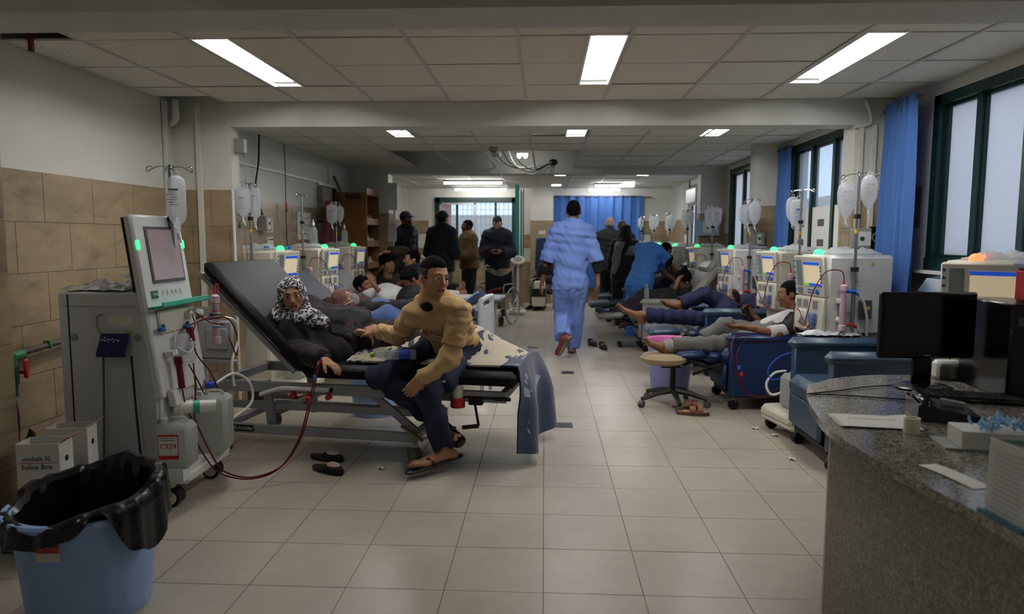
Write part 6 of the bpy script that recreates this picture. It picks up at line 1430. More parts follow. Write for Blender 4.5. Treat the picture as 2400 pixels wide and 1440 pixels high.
def shoes(m, s=1., vx=.009, sole=None):
    def fn(o, g, B, part, X):
        for c in 'LR':
            q = SDF(); a, t = g['a'+c], g['t'+c]; d = un(t-a); upv = np.array((0, 0, 1.)); upv = un(upv-d*(upv@d)); q.rc(a, a-upv*.05*s-d*.045*s, .047*s, .043*s, .03); q.rc(a-upv*.015, t-upv*.02*s-d*.01, .046*s, .040*s, .03, upv, .8); q.rc(a-upv*.06*s-d*.045*s, t-upv*.035*s-d*.0, .040*s, .042*s, .02, upv, .7)
            part('shoe', q, m, vx)
    return fn
C_ = lambda n, c, **k: mat(n, c, k.pop('rough', .85), var=k.pop('var', .08), vs=k.pop('vs', 8), bump=.08, bs=220, **k)
M_TAN = C_('tan_sweatshirt', '#b8986a'); M_NVT = C_('navy_trousers', '#161d38'); M_SCRUB = C_('blue_scrubs', '#6f8bd0'); M_SCRUB2 = C_('bright_blue_scrubs', '#3f78c8'); M_BKC = C_('black_cloth', '#101013'); M_JKT = C_('dark_petrol_jacket', '#131f2a'); M_BRN = C_('brown_wool_coat', '#5c4528'); M_NVJ = C_('navy_jacket', '#111726'); M_KHA = C_('khaki_trousers', '#8d8672'); M_GRT = C_('grey_trousers', '#5c5a58'); M_SUIT = C_('charcoal_suit', '#1a1d24'); M_WHC = C_('white_cloth', '#c8c8c6'); M_DKP = C_('dark_plum_trousers', '#1d1826'); M_DEN = C_('dark_denim', '#262c3a'); M_OLV = C_('olive_jacket', '#2e2a1a'); M_RBL = C_('royal_navy_tracksuit', '#0f163a')
M_SAND = mat('dark_sandal_leather', '#231c19', .5)
def A_(px, py, Y): return A3(at(px, py, Y))
def lat_of(up, fr_): return np.cross(un(up), un(fr_))
# ---- the young man sitting on the near bed
pel, ch = A3((at(1062, 840, 4.52).x, 4.52, .715)), A_(1030, 713, 4.14)
J = dict(pel=pel, chest=ch, lat=(.93, -.36, 0), hc=A_(1016, 650, 4.06), hf=(.70, -.70, -.12), hu=(.0, .1, 1), sR=A_(970, 737, 4.20), sL=A_(1078, 738, 4.06), eR=A_(934, 786, 4.33), wR=A_(887, 777, 4.46), eL=A_(1052, 846, 4.02), wL=A_(986, 886, 3.96), hdR=(-1, .25, -.02), hnR=(.1, .7, -.7), hdL=(-.6, -.05, -.8), hnL=(-.3, .9, .1), cuR=.55, cuL=.5,
    kR=A_(892, 884, 4.18), aR=A_(1030, 985, 4.26), tR=A_(1066, 1022, 4.10), kL=A_(1004, 930, 4.04), aL=A_(1042, 1052, 4.12), tL=A_(965, 1084, 3.98), hlat=(.93, -.36, 0), bareL=True, bareR=True)
def man_x(o, g, B, part, X):
    # crew neck, cuffs, sleeve seams, print on the chest, trouser pocket tab
    q = SDF().rc(X['sL'], X['sL']+(g['eL']-X['sL'])*.66, .069, .068, .03, flat=True).folds(.003, 4); part('over_sleeve', q, M_TAN, .009)
    q = SDF().rc(X['sR'], X['sR']+(g['eR']-X['sR'])*.66, .069, .067, .03, flat=True).folds(.003, 6); part('over_sleeve', q, M_TAN, .009)
    nb = un(g['hc']-B[2]*.07-B[1]*.02-g['chest']); part('undershirt_collar', SDF().rc(g['chest']+nb*.05, g['chest']+nb*.125, .070, .0625, .01, flat=True), M_BKC, .006); part('undershirt', SDF().el(A_(1003, 713, 4.075), (.05, .05, .045), .01), M_BKC, .006); part('neck_band', SDF().rc(g['chest']+nb*.04, g['chest']+nb*.100, .086, .076, .01, flat=True), M_TAN, .006)
    for e, w_ in (('eL', 'wL'), ('eR', 'wR')): part('cuff', SDF().rc(g[e]+(g[w_]-g[e])*.86, g[e]+(g[w_]-g[e])*.99, .039, .036, .01), M_TAN, .006)
    org = A3(o.location); c = g['chest']-X['up']*.13; F = X['fr']; b = MB(); n_ = 0
    for row, (txt, dz, sz) in enumerate((('What If you', .030, .036), ('Can Live', -.012, .036))):
        m_ = MB(); text(m_, txt, sz, Matrix.Identity(4), .0003)
        for p, in [(p,) for p in m_.v]:
            x = p[0]-.035; y = p[1]+dz-.12*p[0]; cv = math.sqrt(max(0, 1-(x/.21)**2)); b.v.append(tuple(c+X['lat']*x+X['up']*y+F*(.142*cv+.010+p[2])-org))
        b.f += [[i+n_ for i in f] for f in m_.f]; n_ += len(m_.v)
    b.m = [0]*len(b.f); O('chest_lettering', b, mat('dark_brown_print', '#2a1f18', .8), o)
    for c_ in 'LR':
        a, t = g['a'+c_], g['t'+c_]; d = un(t-a); u = np.array((0, 0, 1.)) if c_ == 'L' else un(np.array((-.5, -.2, .8))); u = un(u-d*(u@d)); h_ = a-u*.078-d*.07; q = SDF().rc(h_, t-u*.052+d*.01, .044, .046, .01, u, .30); part('sandal_sole', q, M_SAND, .007)
        l = np.cross(u, d); k = a+(t-a)*.62-u*.03; q = SDF()
        for sg in (-1, 1): q.rc(k+d*.045-u*.01, k-d*.01+u*.018+l*sg*.022, .009, .009, .01); q.rc(k-d*.01+u*.018+l*sg*.022, k-d*.05+l*sg*.046-u*.03, .009, .009, .01)
        part('sandal_strap', q, M_SAND, .006)
    part('pocket_tab', SDF().el(A_(1040, 895, 3.99), (.014, .006, .006), .004), M_WHC, .004)
    part('trouser_pocket', SDF().rc(X['hL']+(g['kL']-X['hL'])*.45+A3((.05, -.01, .02)), X['hL']+(g['kL']-X['hL'])*.75+A3((.05, -.01, .01)), .075, .07, .02).folds(.003, 2, 30), M_NVT, .011)
person('young man with cropped black hair in a tan sweatshirt sitting on the near bed', J, 'olive', .99, 'fade', shirt=(M_TAN, .014, 1.96, .07, 'sweatshirt'), trousers=(M_NVT, .020, 1.93), vox=.011, hv=.0045, near=True, extra=man_x, fold=.0075)
# ---- the woman lying against the backrest
M_LEO = bpy.data.materials.new('leopard_scarf'); M_LEO.use_nodes = True; nt = M_LEO.node_tree; b_ = nt.nodes['Principled BSDF']; b_.inputs['Roughness'].default_value = .85
tc = nt.nodes.new('ShaderNodeTexCoord'); vo = nt.nodes.new('ShaderNodeTexVoronoi'); vo.inputs['Scale'].default_value = 42; nz = nt.nodes.new('ShaderNodeTexNoise'); nz.inputs['Scale'].default_value = 60; ad = nt.nodes.new('ShaderNodeMath'); ad.operation = 'MULTIPLY_ADD'; ad.inputs[1].default_value = .5
cr = nt.nodes.new('ShaderNodeValToRGB'); e = cr.color_ramp.elements; e[0].position = .42; e[0].color = lin('#b4b0b4'); e[1].position = .50; e[1].color = lin('#1a191c'); q_ = e.new(.80); q_.color = lin('#222124'); q_ = e.new(.86); q_.color = lin('#c6c4c6')
for a, c in ((tc.outputs['Object'], vo.inputs['Vector']), (tc.outputs['Object'], nz.inputs['Vector']), (nz.outputs[0], ad.inputs[0]), (vo.outputs['Distance'], ad.inputs[2]), (ad.outputs[0], cr.inputs[0]), (cr.outputs[0], b_.inputs['Base Color'])): nt.links.new(a, c)
M_ROBE = bpy.data.materials.new('dark_embroidered_robe'); M_ROBE.use_nodes = True; nt = M_ROBE.node_tree; b_ = nt.nodes['Principled BSDF']; b_.inputs['Roughness'].default_value = .9
tc = nt.nodes.new('ShaderNodeTexCoord'); n1 = nt.nodes.new('ShaderNodeTexNoise'); n1.inputs['Scale'].default_value = 9; bk_ = nt.nodes.new('ShaderNodeTexBrick'); bk_.inputs['Scale'].default_value = 9; bk_.inputs['Color1'].default_value = lin('#1a1622'); bk_.inputs['Color2'].default_value = lin('#33151d'); bk_.inputs['Mortar'].default_value = lin('#4d4430'); bk_.inputs['Mortar Size'].default_value = .012
cr = nt.nodes.new('ShaderNodeValToRGB'); e = cr.color_ramp.elements; e[0].position = .50; e[0].color = (0, 0, 0, 1); e[1].position = .62; e[1].color = (1, 1, 1, 1); mx = nt.nodes.new('ShaderNodeMix'); mx.data_type = 'RGBA'; mx.inputs[6].default_value = lin('#121018')
for a, c in ((tc.outputs['Object'], n1.inputs['Vector']), (tc.outputs['Object'], bk_.inputs['Vector']), (n1.outputs[0], cr.inputs[0]), (cr.outputs[0], mx.inputs[0]), (bk_.outputs[0], mx.inputs[7]), (mx.outputs[2], b_.inputs['Base Color'])): nt.links.new(a, c)
pel, ch = A3(bedw(-.50, -.02, .74)), A_(700, 768, 4.58); up = ch-pel
J = dict(pel=pel, chest=ch, lat=lat_of(up, (.55, -.75, .45)), hc=A_(686, 692, 4.48), hf=(.30, -.94, -.10), hu=(-.16, 0, 1), eR=A_(688, 815, 4.42), wR=A_(760, 843, 4.24), hdR=(.8, -.35, -.42), hnR=(.1, -.1, -1), cuR=.28, eL=A_(800, 812, 4.62), wL=A_(838, 778, 4.50), hdL=(1, -.15, -.25), hnL=(.15, -.6, -.7), cuL=.7,
    kL=bedw(.0, .16, .78), kR=bedw(-.02, .02, .70), aL=bedw(.36, .14, .665), aR=bedw(.30, .0, .665), tL=bedw(.46, .14, .66), tR=bedw(.40, .0, .66), hlat=(.1, 1, 0))
def woman_x(o, g, B, part, X):
    H = headfn(g['hc'], B, .94); q = SDF().el(H(0, -.012, .018), np.array((.098, .112, .118))*.95, .03, B).el(H(0, -.03, -.10), np.array((.10, .10, .07)), .04, B)
    q.rc(H(-.09, .02, -.14), H(.10, .06, -.16), .055, .06, .05).rc(H(.03, .09, -.15), H(.17, .09, -.21), .05, .04, .05).rc(H(-.08, -.06, -.10), H(-.12, -.04, -.16), .07, .06, .05).el(H(.0, .112, -.012), np.array((.063, .078, .084)), .012, B, True).folds(.003, 8, 60); part('headscarf', q, M_LEO, .0062)
    q = SDF().rc(A_(690, 775, 4.48), A_(725, 835, 4.46), .12, .10, .06).rc(A_(725, 835, 4.46), A_(800, 820, 4.50), .10, .085, .06).rc(A_(700, 790, 4.5), A_(825, 808, 4.56), .115, .08, .06).rc(A_(770, 850, 4.45), A_(825, 838, 4.5), .06, .065, .05).rc(A_(655, 780, 4.48), A_(690, 822, 4.42), .075, .07, .05).rc(A_(690, 822, 4.42), A_(758, 842, 4.28), .07, .055, .05).folds(.007, 12, 50); part('robe', q, M_ROBE, .012)
    q = SDF().rc(A_(770, 745, 4.72), A_(800, 770, 4.66), .045, .05, .04).rc(A_(800, 770, 4.66), A_(815, 810, 4.6), .045, .04, .04).folds(.004, 3, 40); part('green_shawl', q, C_('olive_green_shawl', '#4d4a2a'), .01)
person('woman in a leopard print headscarf and dark robe reclining on the near bed', J, 'tan', .94, None, shirt=(M_ROBE, .045, 1.93, .05, 'robe_body'), trousers=(M_ROBE, .03, 1.9), vox=.013, hv=.0045, near=True, extra=woman_x, fold=.006, torso=1.15)
# ---- standing people: generated upright, arms given where they do something
def stand(px, Y, face, s, over=None, lean=0.):
    a = math.radians(face); f = np.array((math.sin(a), -math.cos(a), 0)); l = np.array((math.cos(a), math.sin(a), 0)); x = at(px, 560, Y).x; b = np.array((x, Y, 0.)); z = np.array((0, 0, 1.))
    J = dict(pel=b+z*.95*s, chest=b+z*1.44*s+f*(.02+lean), lat=l, hc=b+z*1.635*s+f*(.04+lean*1.4), hf=f, kL=b+l*.10*s+z*.50*s+f*.02, kR=b-l*.10*s+z*.50*s+f*.02, aL=b+l*.11*s+z*.085*s-f*.02, aR=b-l*.11*s+z*.085*s-f*.02, tL=b+l*.13*s+f*.19*s+z*.035, tR=b-l*.13*s+f*.19*s+z*.035)
    for c, q in (('L', 1), ('R', -1)):
        J['e'+c] = J['chest']+l*q*.22*s-z*.30*s-f*.03; J['w'+c] = J['e'+c]-z*.25*s+f*.07; J['hn'+c] = -l*q
    J['_'] = (b, f, l, z)
    for k, v in (over(b, f, l, z, s) if over else {}).items(): J[k] = v
    J.pop('_'); return J
# nurse walking away
pel = A_(1336, 668, 8.4)
J = dict(pel=pel, chest=A_(1340, 536, 8.4), lat=(-1, 0, 0), hc=A_(1344, 495, 8.42), hf=(.05, 1, -.05), eL=A_(1280, 622, 8.42), wL=A_(1270, 664, 8.48), eR=A_(1400, 622, 8.38), wR=A_(1402, 664, 8.34), hnL=(1, 0, 0), hnR=(-1, .2, 0), kL=A_(1318, 745, 8.5), aL=A_(1320, 794, 8.2), tL=A_(1306, 822, 8.28), kR=A_(1350, 746, 8.5), aR=A_(1340, 812, 8.62), tR=A_(1342, 822, 8.86), cuL=.6, cuR=.3)
def nurse_x(o, g, B, part, X):
    for c in 'LR': S_ = X['s'+c]; part('undershirt_sleeve', SDF().rc(S_+(g['e'+c]-S_)*.6, g['e'+c]+(g['w'+c]-g['e'+c])*.30, .058, .050, .02), M_BKC, .012)
    part('undershirt_collar', SDF().rc(g['chest']+X['up']*.05, g['chest']+X['up']*.095, .068, .058, .01), M_BKC, .01)
    for c in 'LR':
        a, t = g['a'+c], g['t'+c]; d = un(t-a); u = un(np.array((0, -.2, 1.))-d*(np.array((0, -.2, 1.))@d)); part('shoe', SDF().rc(a-u*.03-d*.03, t-u*.02+d*.01, .054, .046, .02, u, .85), mat('red_shoe', '#7a2a30', .6), .008); part('shoe_sole', SDF().rc(a-u*.072-d*.05, t-u*.055, .046, .046, .02, u, .35), mat('tan_sole2', '#8a7a66', .7), .008)
person('nurse in light blue scrubs walking away down the aisle', J, 'brown', 1.06, 'short', shirt=(M_SCRUB, .032, .90, .05, 'scrub_top'), trousers=(M_SCRUB, .035, 1.98), vox=.015, extra=nurse_x, fold=.006)
def up_hand(b, f, l, z, s): return dict(eR=b-l*.20+f*.20+z*1.30*s, wR=b-l*.05+f*.20+z*1.55*s, hdR=f*-.3+z+l*.3, hnR=-f)
person('man in a navy cap and dark jacket with a hand raised to his face', stand(948, 11.6, 60, 1.05, up_hand), 'dark', 1.05, 'cap', C_('navy_cap', '#171b33'), (M_NVJ, .04, 1.9, .10, 'jacket'), (M_BKC, .025, 1.95), vox=.02, extra=shoes(M_BLACK))
def fwd_hands(w_=.20, h=1.12): return lambda b, f, l, z, s: dict(eL=b+l*.25*s+z*1.13*s+f*.02, eR=b-l*.25*s+z*1.13*s+f*.02, wL=b+l*.07*s+f*(w_+.08)+z*h*s, wR=b-l*.07*s+f*(w_+.08)+z*h*s, hdL=-l+f*.3, hdR=l+f*.3, hnL=-f+z*.6, hnR=-f+z*.6, cuL=.6, cuR=.6)
person('man in a dark petrol jacket and cap standing with his back turned', stand(1034, 11.3, 150, 1.05, fwd_hands(.22, 1.1)), 'tan', 1.05, ('cap', 'short'), C_('black_cap', '#15161c'), (M_JKT, .055, 1.9, .12, 'jacket'), (M_GRT, .025, 1.95), vox=.02, extra=shoes(M_BLACK))
def coat_x(o, g, B, part, X): part('shirt_collar', SDF().rc(g['chest']+X['up']*.05+X['fr']*.03, g['chest']+X['up']*.085+X['fr']*.03, .062, .058, .01), M_WHC, .012); shoes(M_BLACK)(o, g, B, part, X)
person('man in a brown wool coat over a white collar talking in profile', stand(1100, 12.4, -62, .99, fwd_hands(.22, 1.12)), 'dark', .99, 'short', None, (M_BRN, .05, 1.92, .06, 'coat'), (M_BKC, .03, 1.95), vox=.02, extra=coat_x)
def phone_x(o, g, B, part, X): part('phone', SDF().el((g['wL']+g['wR'])/2+X['fr']*.07+X['up']*.02, (.045, .02, .03), .01), M_BLACK, .008); part('face_mask', SDF().el(headfn(g['hc'], B, 1.03)(0, .07, .02), np.array((.06, .045, .02)), .01, B), C_('grey_mask', '#8e939c'), .008); shoes(M_BLACK)(o, g, B, part, X)
person('man in a black cap and navy jacket looking down at a phone', stand(1166, 12.9, 0, 1.03, fwd_hands(.22, 1.14), .03), 'tan', 1.03, 'cap', C_('black_cap', '#15161c'), (M_NVJ, .06, 1.9, .10, 'jacket'), (M_KHA, .035, 1.95), vox=.02, extra=phone_x)
person('grey bald man in a dark suit standing with his back to the camera', stand(1428, 12.6, 172, 1.02, None, .05), 'pale', 1.02, 'bald', M_HAIRG, (M_SUIT, .05, 1.92, .14, 'jacket'), (M_SUIT, .025, 1.95), vox=.02, extra=shoes(M_BLACK))
person('grey-haired man in dark clothes behind the bending nurse', stand(1457, 13.1, 165, 1.0), 'tan', 1.0, 'short', mat('salt_pepper_hair', '#3a3634', .7), (M_NVJ, .04, 1.92, .1, 'jacket'), (M_BKC, .025, 1.95), vox=.022, extra=shoes(M_BLACK))
def shawl_x(o, g, B, part, X):
    H = headfn(g['hc'], B, .93); part('black_veil', SDF().el(H(0, -.01, .02), np.array((.10, .115, .12)), .03, B).rc(H(0, -.04, -.1), H(0, -.06, -.26), .12, .17, .06).folds(.004, 2, 40), M_BKC, .013)
    part('grey_shawl', SDF().rc(A_(1452, 580, 11.4), A_(1438, 636, 11.35), .085, .05, .05, A3((0, 1, 0)), .6).rc(A_(1452, 578, 11.4), A_(1478, 588, 11.4), .085, .09, .05).folds(.010, 6, 45), C_('grey_lace_shawl', '#6f7478', var=.4, vs=60), .014)
person('woman in a black veil with a grey shawl next to the bending nurse', stand(1464, 11.5, 170, .93), 'tan', .93, None, None, (M_BKC, .04, 1.9, .2, 'dress_top'), (M_BKC, .06, 1.97), vox=.02, extra=shawl_x)
# bending nurse
J = dict(pel=A_(1498, 668, 9.88), chest=A_(1526, 583, 10.03), lat=(-.75, .62, .1), hc=A_(1560, 588, 10.30), hf=(.6, .5, -.6), eL=A_(1556, 640, 10.28), wL=A_(1592, 664, 10.08), eR=A_(1562, 612, 10.00), wR=A_(1594, 640, 10.08), sR=A_(1542, 590, 9.94), kL=A_(1480, 735, 9.98), aL=A_(1480, 795, 9.98), tL=A_(1500, 800, 10.18), kR=A_(1512, 735, 9.78), aR=A_(1508, 790, 9.78), tR=A_(1530, 796, 9.98), cuL=.6, cuR=.5)
def n2x(o, g, B, part, X): part('undershirt_sleeve', SDF().rc(X['sR']+(g['eR']-X['sR'])*.6, g['eR']+(g['wR']-g['eR'])*.2, .058, .048, .02), M_BKC, .014); shoes(M_BLACK)(o, g, B, part, X)
person('nurse in bright blue scrubs bending over a seated patient', J, 'brown', 1.0, 'short', None, (M_SCRUB2, .035, .85, .06, 'scrub_top'), (M_SCRUB2, .03, 1.95), vox=.017, extra=n2x, fold=.005)
# ---- people in the recliners along the windows
def recl(label, H, hf, P, CH, arms, legs, skin, s, hair, shirt, trousers, **k):
    J = dict(pel=P, chest=CH, lat=lat_of(A3(CH)-A3(P), k.pop('front', (-.75, -.2, .6))), hc=H, hf=hf, hlat=(.1, -1, 0), hu=(.35, 0, 1), **arms, **legs); return person(label, J, skin, s, hair, shirt=shirt, trousers=trousers, **k)
# man in grey trousers (lat: facing -x, left hand side is -y, towards the camera)
def r1x(o, g, B, part, X):
    S_ = X['sL']; E = g['eL']; W = g['wL']; part('bandage', SDF().rc(E+(S_-E)*.34, E+(W-E)*.24, .056, .052, .02, flat=True), mat('white_bandage', '#d2d0cc', .8), .007)
    c0 = (g['pel']+g['chest'])/2; part('white_shirt_front', SDF().rc(c0-X['up']*.10+X['fr']*.06, c0+X['up']*.17+X['fr']*.085, .10, .085, .02, X['fr'], .85).folds(.003, 4), M_WHC, .009)
    part('phone', SDF().rc(g['wR']+A3((-.07, -.02, .07)), g['wR']+A3((-.03, -.02, -.03)), .035, .035, .01, A3((.3, 1, 0)), .25), M_BLACK, .007); part('trouser_cuff', SDF().rc(g['kL']+(g['aL']-g['kL'])*.84, g['kL']+(g['aL']-g['kL'])*.95, .060, .058, .01), C_('pale_grey_cuff', '#8a8985'), .009)
recl('man in grey trousers with a bandaged arm lying in the royal blue recliner', A_(1852, 690, 6.05), (-.93, .25, -.12), A3((1.90, 6.04, .585)), A_(1872, 757, 6.05),
     dict(eL=A_(1822, 783, 5.76), wL=A_(1742, 766, 5.76), hdL=(-1, -.05, -.02), hnL=(0, .35, .9), cuL=.45, sL=A_(1872, 760, 5.88), eR=A_(1800, 770, 6.28), wR=A_(1762, 740, 6.24), hdR=(-.6, -.2, .75), hnR=(-.3, -.8, .3), cuR=.7),
     dict(kL=A_(1690, 808, 5.98), aL=A_(1560, 812, 5.96), tL=A_(1512, 790, 5.95), kR=A_(1700, 765, 6.2), aR=A_(1640, 800, 6.16), tR=A_(1602, 788, 6.2), bareL=True, bareR=True, fu=(.5, -.2, .85)), 'brown', .98, 'short', (M_BKC, .016, .72, 0, 'vest'), (M_GRT, .022, 1.88), vox=.013, hv=.005, near=True, extra=r1x, fold=.005)
def r2x(o, g, B, part, X): part('phone', SDF().rc(g['wL']+A3((-.05, -.02, .09)), g['wL']+A3((-.02, -.02, .02)), .034, .034, .01, A3((.3, 1, 0)), .25), M_BLACK, .008)
recl('man in navy tracksuit lying back with bare feet, holding a phone', A_(1800, 668, 7.75), (-.9, -.1, -.3), A3((2.02, 7.52, .66)), A_(1800, 712, 7.6),
     dict(eL=A_(1765, 735, 7.3), wL=A_(1732, 705, 7.3), hdL=(-.5, 0, .9), hnL=(-.4, .8, .2), cuL=.6, eR=A_(1775, 725, 7.8), wR=A_(1735, 720, 7.75)),
     dict(kL=A_(1660, 748, 7.36), aL=A_(1502, 738, 7.4), tL=A_(1450, 712, 7.4), kR=A_(1655, 690, 7.6), aR=A_(1590, 714, 7.55), tR=A_(1552, 702, 7.5), bareL=True, bareR=True, fu=(.5, -.2, .85)), 'brown', 1.0, 'short', (M_RBL, .03, 1.9, .04, 'jacket'), (M_RBL, .025, 1.92), vox=.015, extra=r2x, fold=.005)
recl('man in a black beanie resting his head on his hand in the grey recliner', A_(1602, 660, 9.05), (-.9, -.2, -.3), A3((1.50, 9.08, .62)), A_(1622, 692, 9.08),
     dict(eL=A_(1572, 705, 8.9), wL=A_(1586, 668, 8.92), hdL=(.3, 0, .9), hnL=(.9, .3, 0), cuL=.6, eR=A_(1560, 690, 9.2), wR=A_(1525, 692, 9.2), hdR=(-1, 0, -.1), hnR=(0, 0, -1)),
     dict(kL=A_(1500, 725, 8.95), aL=A_(1425, 735, 8.95), tL=A_(1405, 722, 8.95), kR=A_(1512, 690, 9.15), aR=A_(1460, 728, 9.15), tR=A_(1440, 722, 9.2)), 'brown', 1.0, 'beanie', (M_BKC, .03, 1.7, .04), (M_DKP, .025, 1.95), vox=.017, extra=shoes(C_('slate_sock', '#2f4260')))
recl('dark-haired patient in the recliner tended by the bending nurse', A_(1562, 612, 10.75), (-.9, -.3, -.2), A3((1.50, 10.6, .62)), A_(1575, 655, 10.7),
     dict(eL=A_(1556, 690, 10.5), wL=A_(1528, 690, 10.4), eR=A_(1560, 680, 10.9), wR=A_(1530, 670, 10.8)),
     dict(kL=A_(1480, 715, 10.5), aL=A_(1430, 722, 10.5), tL=A_(1415, 712, 10.5), kR=A_(1480, 710, 10.7), aR=A_(1425, 718, 10.7), tR=A_(1412, 710, 10.7)), 'dark', 1.0, 'short', (M_NVJ, .03, 1.3, .04), (M_DEN, .025, 1.95), vox=.018, extra=shoes(M_BLACK))
# ---- people on the left beds
def lrecl(label, H, hf, P, CH, arms, knees, feet, skin, s, hair, shirt, trousers, **k):
    (kL, kR), (aL, aR) = knees, feet; kL, kR, aL, aR = map(A3, (kL, kR, aL, aR)); up_ = A3((.03, 0, .12)); J = dict(pel=P, chest=CH, lat=lat_of(A3(CH)-A3(P), (.65, -.25, .7)), hc=H, hf=hf, hlat=(-.1, 1, 0), hu=k.pop('hu', (-.5, 0, 1)), kL=kL, kR=kR, aL=aL, aR=aR, tL=aL+up_, tR=aR+up_, **arms); return person(label, J, skin, s, hair, shirt=shirt, trousers=trousers, **k)
def maskx(o, g, B, part, X):
    H = headfn(g['hc'], B, .92); part('headscarf', SDF().el(H(0, -.015, .018), np.array((.095, .112, .115)), .03, B).rc(H(0, -.05, -.1), H(0, .02, -.17), .085, .075, .05).el(H(0, .115, -.012), np.array((.056, .075, .08)), .012, B, True).folds(.003, 4, 60), C_('dusty_pink_scarf', '#7d5c52', var=.5, vs=40), .009)
    O('oxygen_mask', put(MB(), SDF().el(H(0, .115, -.045), np.array((.042, .036, .055)), .01, B), .008).xf(Matrix.Translation(-V(o.location))), M_FLUID, o); O('mask_strap', MB().tube([V(H(-.09, .02, -.05)), V(H(-.05, .10, -.055)), V(H(.05, .10, -.055)), V(H(.09, .02, -.05))], .004, n=5, k=4).xf(Matrix.Translation(-V(o.location))), M_WHITEP, o)
X2 = lambda B, x, y, z: wp(B, (x, y, z))
lrecl('woman in a pink headscarf wearing a clear oxygen mask on the second bed', A_(808, 704, 6.48), (.72, -.25, .45), X2(B2, -.42, -.05, .70), A_(770, 745, 6.52), dict(eL=X2(B2, -.45, .28, .72), wL=X2(B2, -.2, .25, .72), eR=X2(B2, -.55, -.28, .72), wR=X2(B2, -.25, -.25, .72), nohL=1, nohR=1), (X2(B2, .05, .1, .74), X2(B2, .05, -.1, .74)), (X2(B2, .45, .1, .68), X2(B2, .45, -.1, .68)), 'pale', .92, None, (C_('maroon_gown', '#3a1a22'), .03, 1.9, .05, 'gown'), (M_BKC, .03, 1.95), vox=.016, closed=True, extra=maskx)
b = MB().sheet(lambda u, v: (-.52+1.16*u, .33-.68*v, .665+.13*math.exp(-((v-.5)/.33)**2)*(1-.35*u)+.025*math.sin(11*u+5*v)*math.sin(9*v+3*u)+.018*math.sin(21*u-8*v)-(.10*max(0, v-.9)*10 if v > .9 else 0)), 40, 26, .014); O('blue_blanket', b, M_TOWEL, None, 'rumpled blue fleece blanket over the woman with the oxygen mask', 'blanket').matrix_basis = B2.matrix_basis.copy()
def scarfx(o, g, B, part, X): H = headfn(g['hc'], B, 1.); part('white_scarf', SDF().rc(H(-.05, .05, -.085), H(.05, .05, -.085), .045, .045, .03).rc(H(0, -.04, -.09), H(0, .04, -.1), .07, .065, .04).el(H(0, .07, -.07), np.array((.045, .045, .035)), .02, B).folds(.003, 2, 60), M_WHC, .009)
lrecl('sleeping man with a white scarf over his chin lying on the third bed', A_(852, 672, 8.02), (.80, -.35, .25), X2(B3, -.40, -.05, .70), A_(850, 728, 8.05), dict(eL=X2(B3, -.55, .26, .74), wL=X2(B3, -.3, .12, .86), eR=X2(B3, -.35, -.30, .72), wR=X2(B3, -.55, -.20, .90), hdR=(-.3, .3, .6), cuR=.5), (X2(B3, .05, .1, .72), X2(B3, .05, -.1, .72)), (X2(B3, .45, .1, .68), X2(B3, .45, -.1, .68)), 'brown', 1.0, 'thick', (M_WHC, .03, 1.3, .04), (M_WHC, .04, 1.95), vox=.016, closed=True, extra=scarfx)
def armx(o, g, B, part, X): part('blue_sleeve', SDF().rc(g['eR'], g['eR']+(g['wR']-g['eR'])*.85, .062, .05, .02).folds(.004, 2, 30), C_('blue_quilted_sleeve', '#1d3a86'), .014)
lrecl('man in a black beanie with one arm thrown over his head on the fourth bed', A_(908, 622, 9.55), (.70, -.5, .15), X2(B4, -.35, -.05, .72), A_(905, 672, 9.6), dict(eL=A_(945, 592, 9.7), wL=A_(905, 590, 9.5), hdL=(-.9, -.2, -.4), hnL=(0, -.3, -1), eR=A_(935, 690, 9.35), wR=A_(965, 685, 9.4), cuL=.4), (X2(B4, .05, .1, .74), X2(B4, .05, -.1, .74)), (X2(B4, .45, .1, .68), X2(B4, .45, -.1, .68)), 'tan', 1.02, 'beanie', (M_OLV, .045, 1.8, .05, 'jacket'), (M_BKC, .03, 1.95), vox=.018, hu=(-.3, .1, 1), extra=armx)
# visitors sitting between the beds
def sit(px, py, Y, face, s, over=None):
    a = math.radians(face); f = np.array((math.sin(a), -math.cos(a), 0)); l = np.array((math.cos(a), math.sin(a), 0)); h_ = A_(px, py, Y); z = np.array((0, 0, 1.)); p = h_-z*.66*s-f*.06; J = dict(pel=p, chest=p+z*.47*s+f*.05, lat=l, hc=h_, hf=f, kL=p+f*.40*s+l*.12+z*.02, kR=p+f*.40*s-l*.12+z*.02); zz = z*max(.08, p[2]-.40)
    for c, q in (('L', 1), ('R', -1)): k = J['k'+c]; a_ = np.array((k[0], k[1], .09)); J['a'+c] = a_; J['t'+c] = a_+f*.20-z*.05; J['e'+c] = J['chest']+l*q*.22*s-z*.28*s+f*.06; J['w'+c] = J['e'+c]+f*.22-z*.02-l*q*.08; J['hd'+c] = f
    for k, v in (over or {}).items(): J[k] = v
    return J, p
def stool_at(p, label): t = T('visitor_stool', label, 'stool', (p[0], p[1], 0), 0, 'visitor stools'); h_ = p[2]-.13; O('seat', MB().lathe([(0, h_-.05), (.17, h_-.05), (.18, h_-.02), (.16, h_), (0, h_)], n=20), M_BLACK, t); [O('leg', MB().cyl((.15*math.cos(q), .15*math.sin(q), 0), (.11*math.cos(q), .11*math.sin(q), h_-.05), .012, n=7), M_STEEL, t) for q in (.8, 2.4, 3.9, 5.5)]
J, p = sit(966, 608, 8.98, -70, 1.0); person('dark-haired visitor in a black jacket sitting behind the young man', J, 'tan', 1.0, 'short', None, (M_NVJ, .05, 1.9, .06, 'jacket'), (M_BKC, .03, 1.95), vox=.018, extra=shoes(M_BLACK)); stool_at(p, 'stool under the visitor in the black jacket')
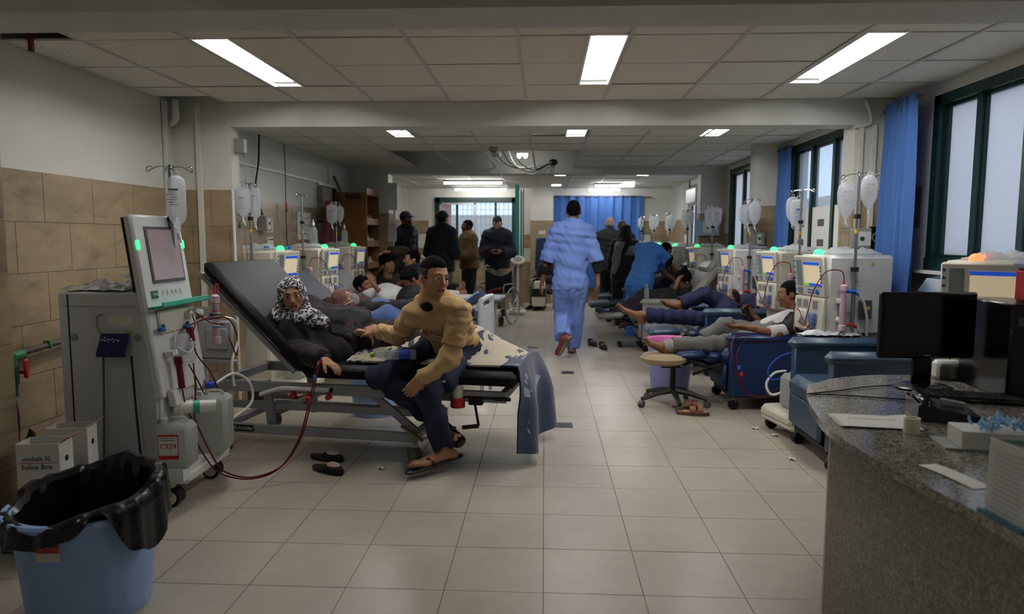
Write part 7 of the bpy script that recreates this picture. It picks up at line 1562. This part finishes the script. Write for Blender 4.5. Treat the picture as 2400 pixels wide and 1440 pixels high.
J, p = sit(962, 655, 7.38, -60, .98, dict(hf=(-.6, -.3, -.6))); person('hunched visitor with black hair in dark clothes beside the third bed', J, 'brown', .98, 'thick', None, (M_BKC, .05, 1.9, .06, 'jacket'), (M_BKC, .03, 1.95), vox=.017, extra=shoes(M_BLACK)); stool_at(p, 'stool under the hunched visitor')
J, p = sit(1285, 600, 14.2, -40, .95); J['chest'] = J['chest']+A3((0, -.05, -.02)); person('person in dark clothes with a pink bundle sitting on the tall blue chair', J, 'tan', .9, 'short', None, (C_('dark_violet_top', '#221c33'), .05, 1.9, .05), (M_GRT, .03, 1.95), vox=.022, extra=lambda o, g, B, part, X: (part('pink_bundle', SDF().el(g['pel']+X['fr']*.25+A3((.05, 0, .15)), (.10, .10, .07), .03).folds(.01, 3, 30), mat('pink_cloth', '#c04a8c', .8), .016), part('blue_white_bag', SDF().el(g['pel']+X['fr']*.28+A3((.05, 0, .03)), (.13, .11, .06), .03).folds(.008, 5, 30), mat('blue_white_bag', '#6f9ad8', .6), .016), shoes(M_BLACK)(o, g, B, part, X)))
# blood lines of the man in grey trousers
bl = MB().tube([at(1812, 760, 5.80), at(1780, 790, 5.76), at(1740, 785, 5.74), at(1718, 800, 5.70), at(1722, 860, 5.68), at(1745, 915, 5.66), at(1790, 932, 5.60), at(1835, 915, 5.46), at(1862, 880, 5.30)], .004, n=6, k=6).tube([at(1808, 764, 5.80), at(1795, 800, 5.74), at(1745, 800, 5.72), at(1726, 850, 5.67), at(1752, 922, 5.64), at(1800, 926, 5.58), at(1850, 880, 5.38), at(1872, 830, 5.2)], .004, n=6, k=6); O('patient_blood_line', bl, M_BLOOD, U1, world=True)
for c, m_ in (((1732, 862), M_BLUEC), ((1738, 878), M_REDC), ((1838, 896), M_REDC)): O('line_clip', MB().box(at(*c, 5.66 if c[0] < 1800 else 5.4), (.022, .02, .035), .004), m_, U1, world=True)
O('drain_loop', MB().tube([at(1842, 870, 5.2), at(1815, 875, 5.16), at(1796, 900, 5.14), at(1808, 925, 5.12), at(1840, 915, 5.12), at(1855, 890, 5.14)], .009, n=7, k=6), M_WHITEP, U1, world=True); O('blue_loop', MB().tube([at(1862, 825, 5.2), at(1825, 838, 5.16), at(1800, 868, 5.14), at(1810, 890, 5.12), at(1845, 880, 5.14), at(1866, 850, 5.2)], .005, n=7, k=6), mat('deep_blue_plastic', '#1a3fb0', .4), U1, world=True)
# small things by the patients
wb2 = T('water_bottle', 'small water bottle with a lime cap on the grey recliner arm', 'bottle', wp(R3, (.31, -.22, .672)), 0); O('bottle_body', MB().lathe([(.028, 0), (.032, .008), (.032, .10), (.026, .125), (.012, .145), (.011, .155)], n=16), M_FLUID, wb2); O('cap', MB().cyl((0, 0, .153), (0, 0, .175), .016, n=12), MATS['lime_cap'], wb2)
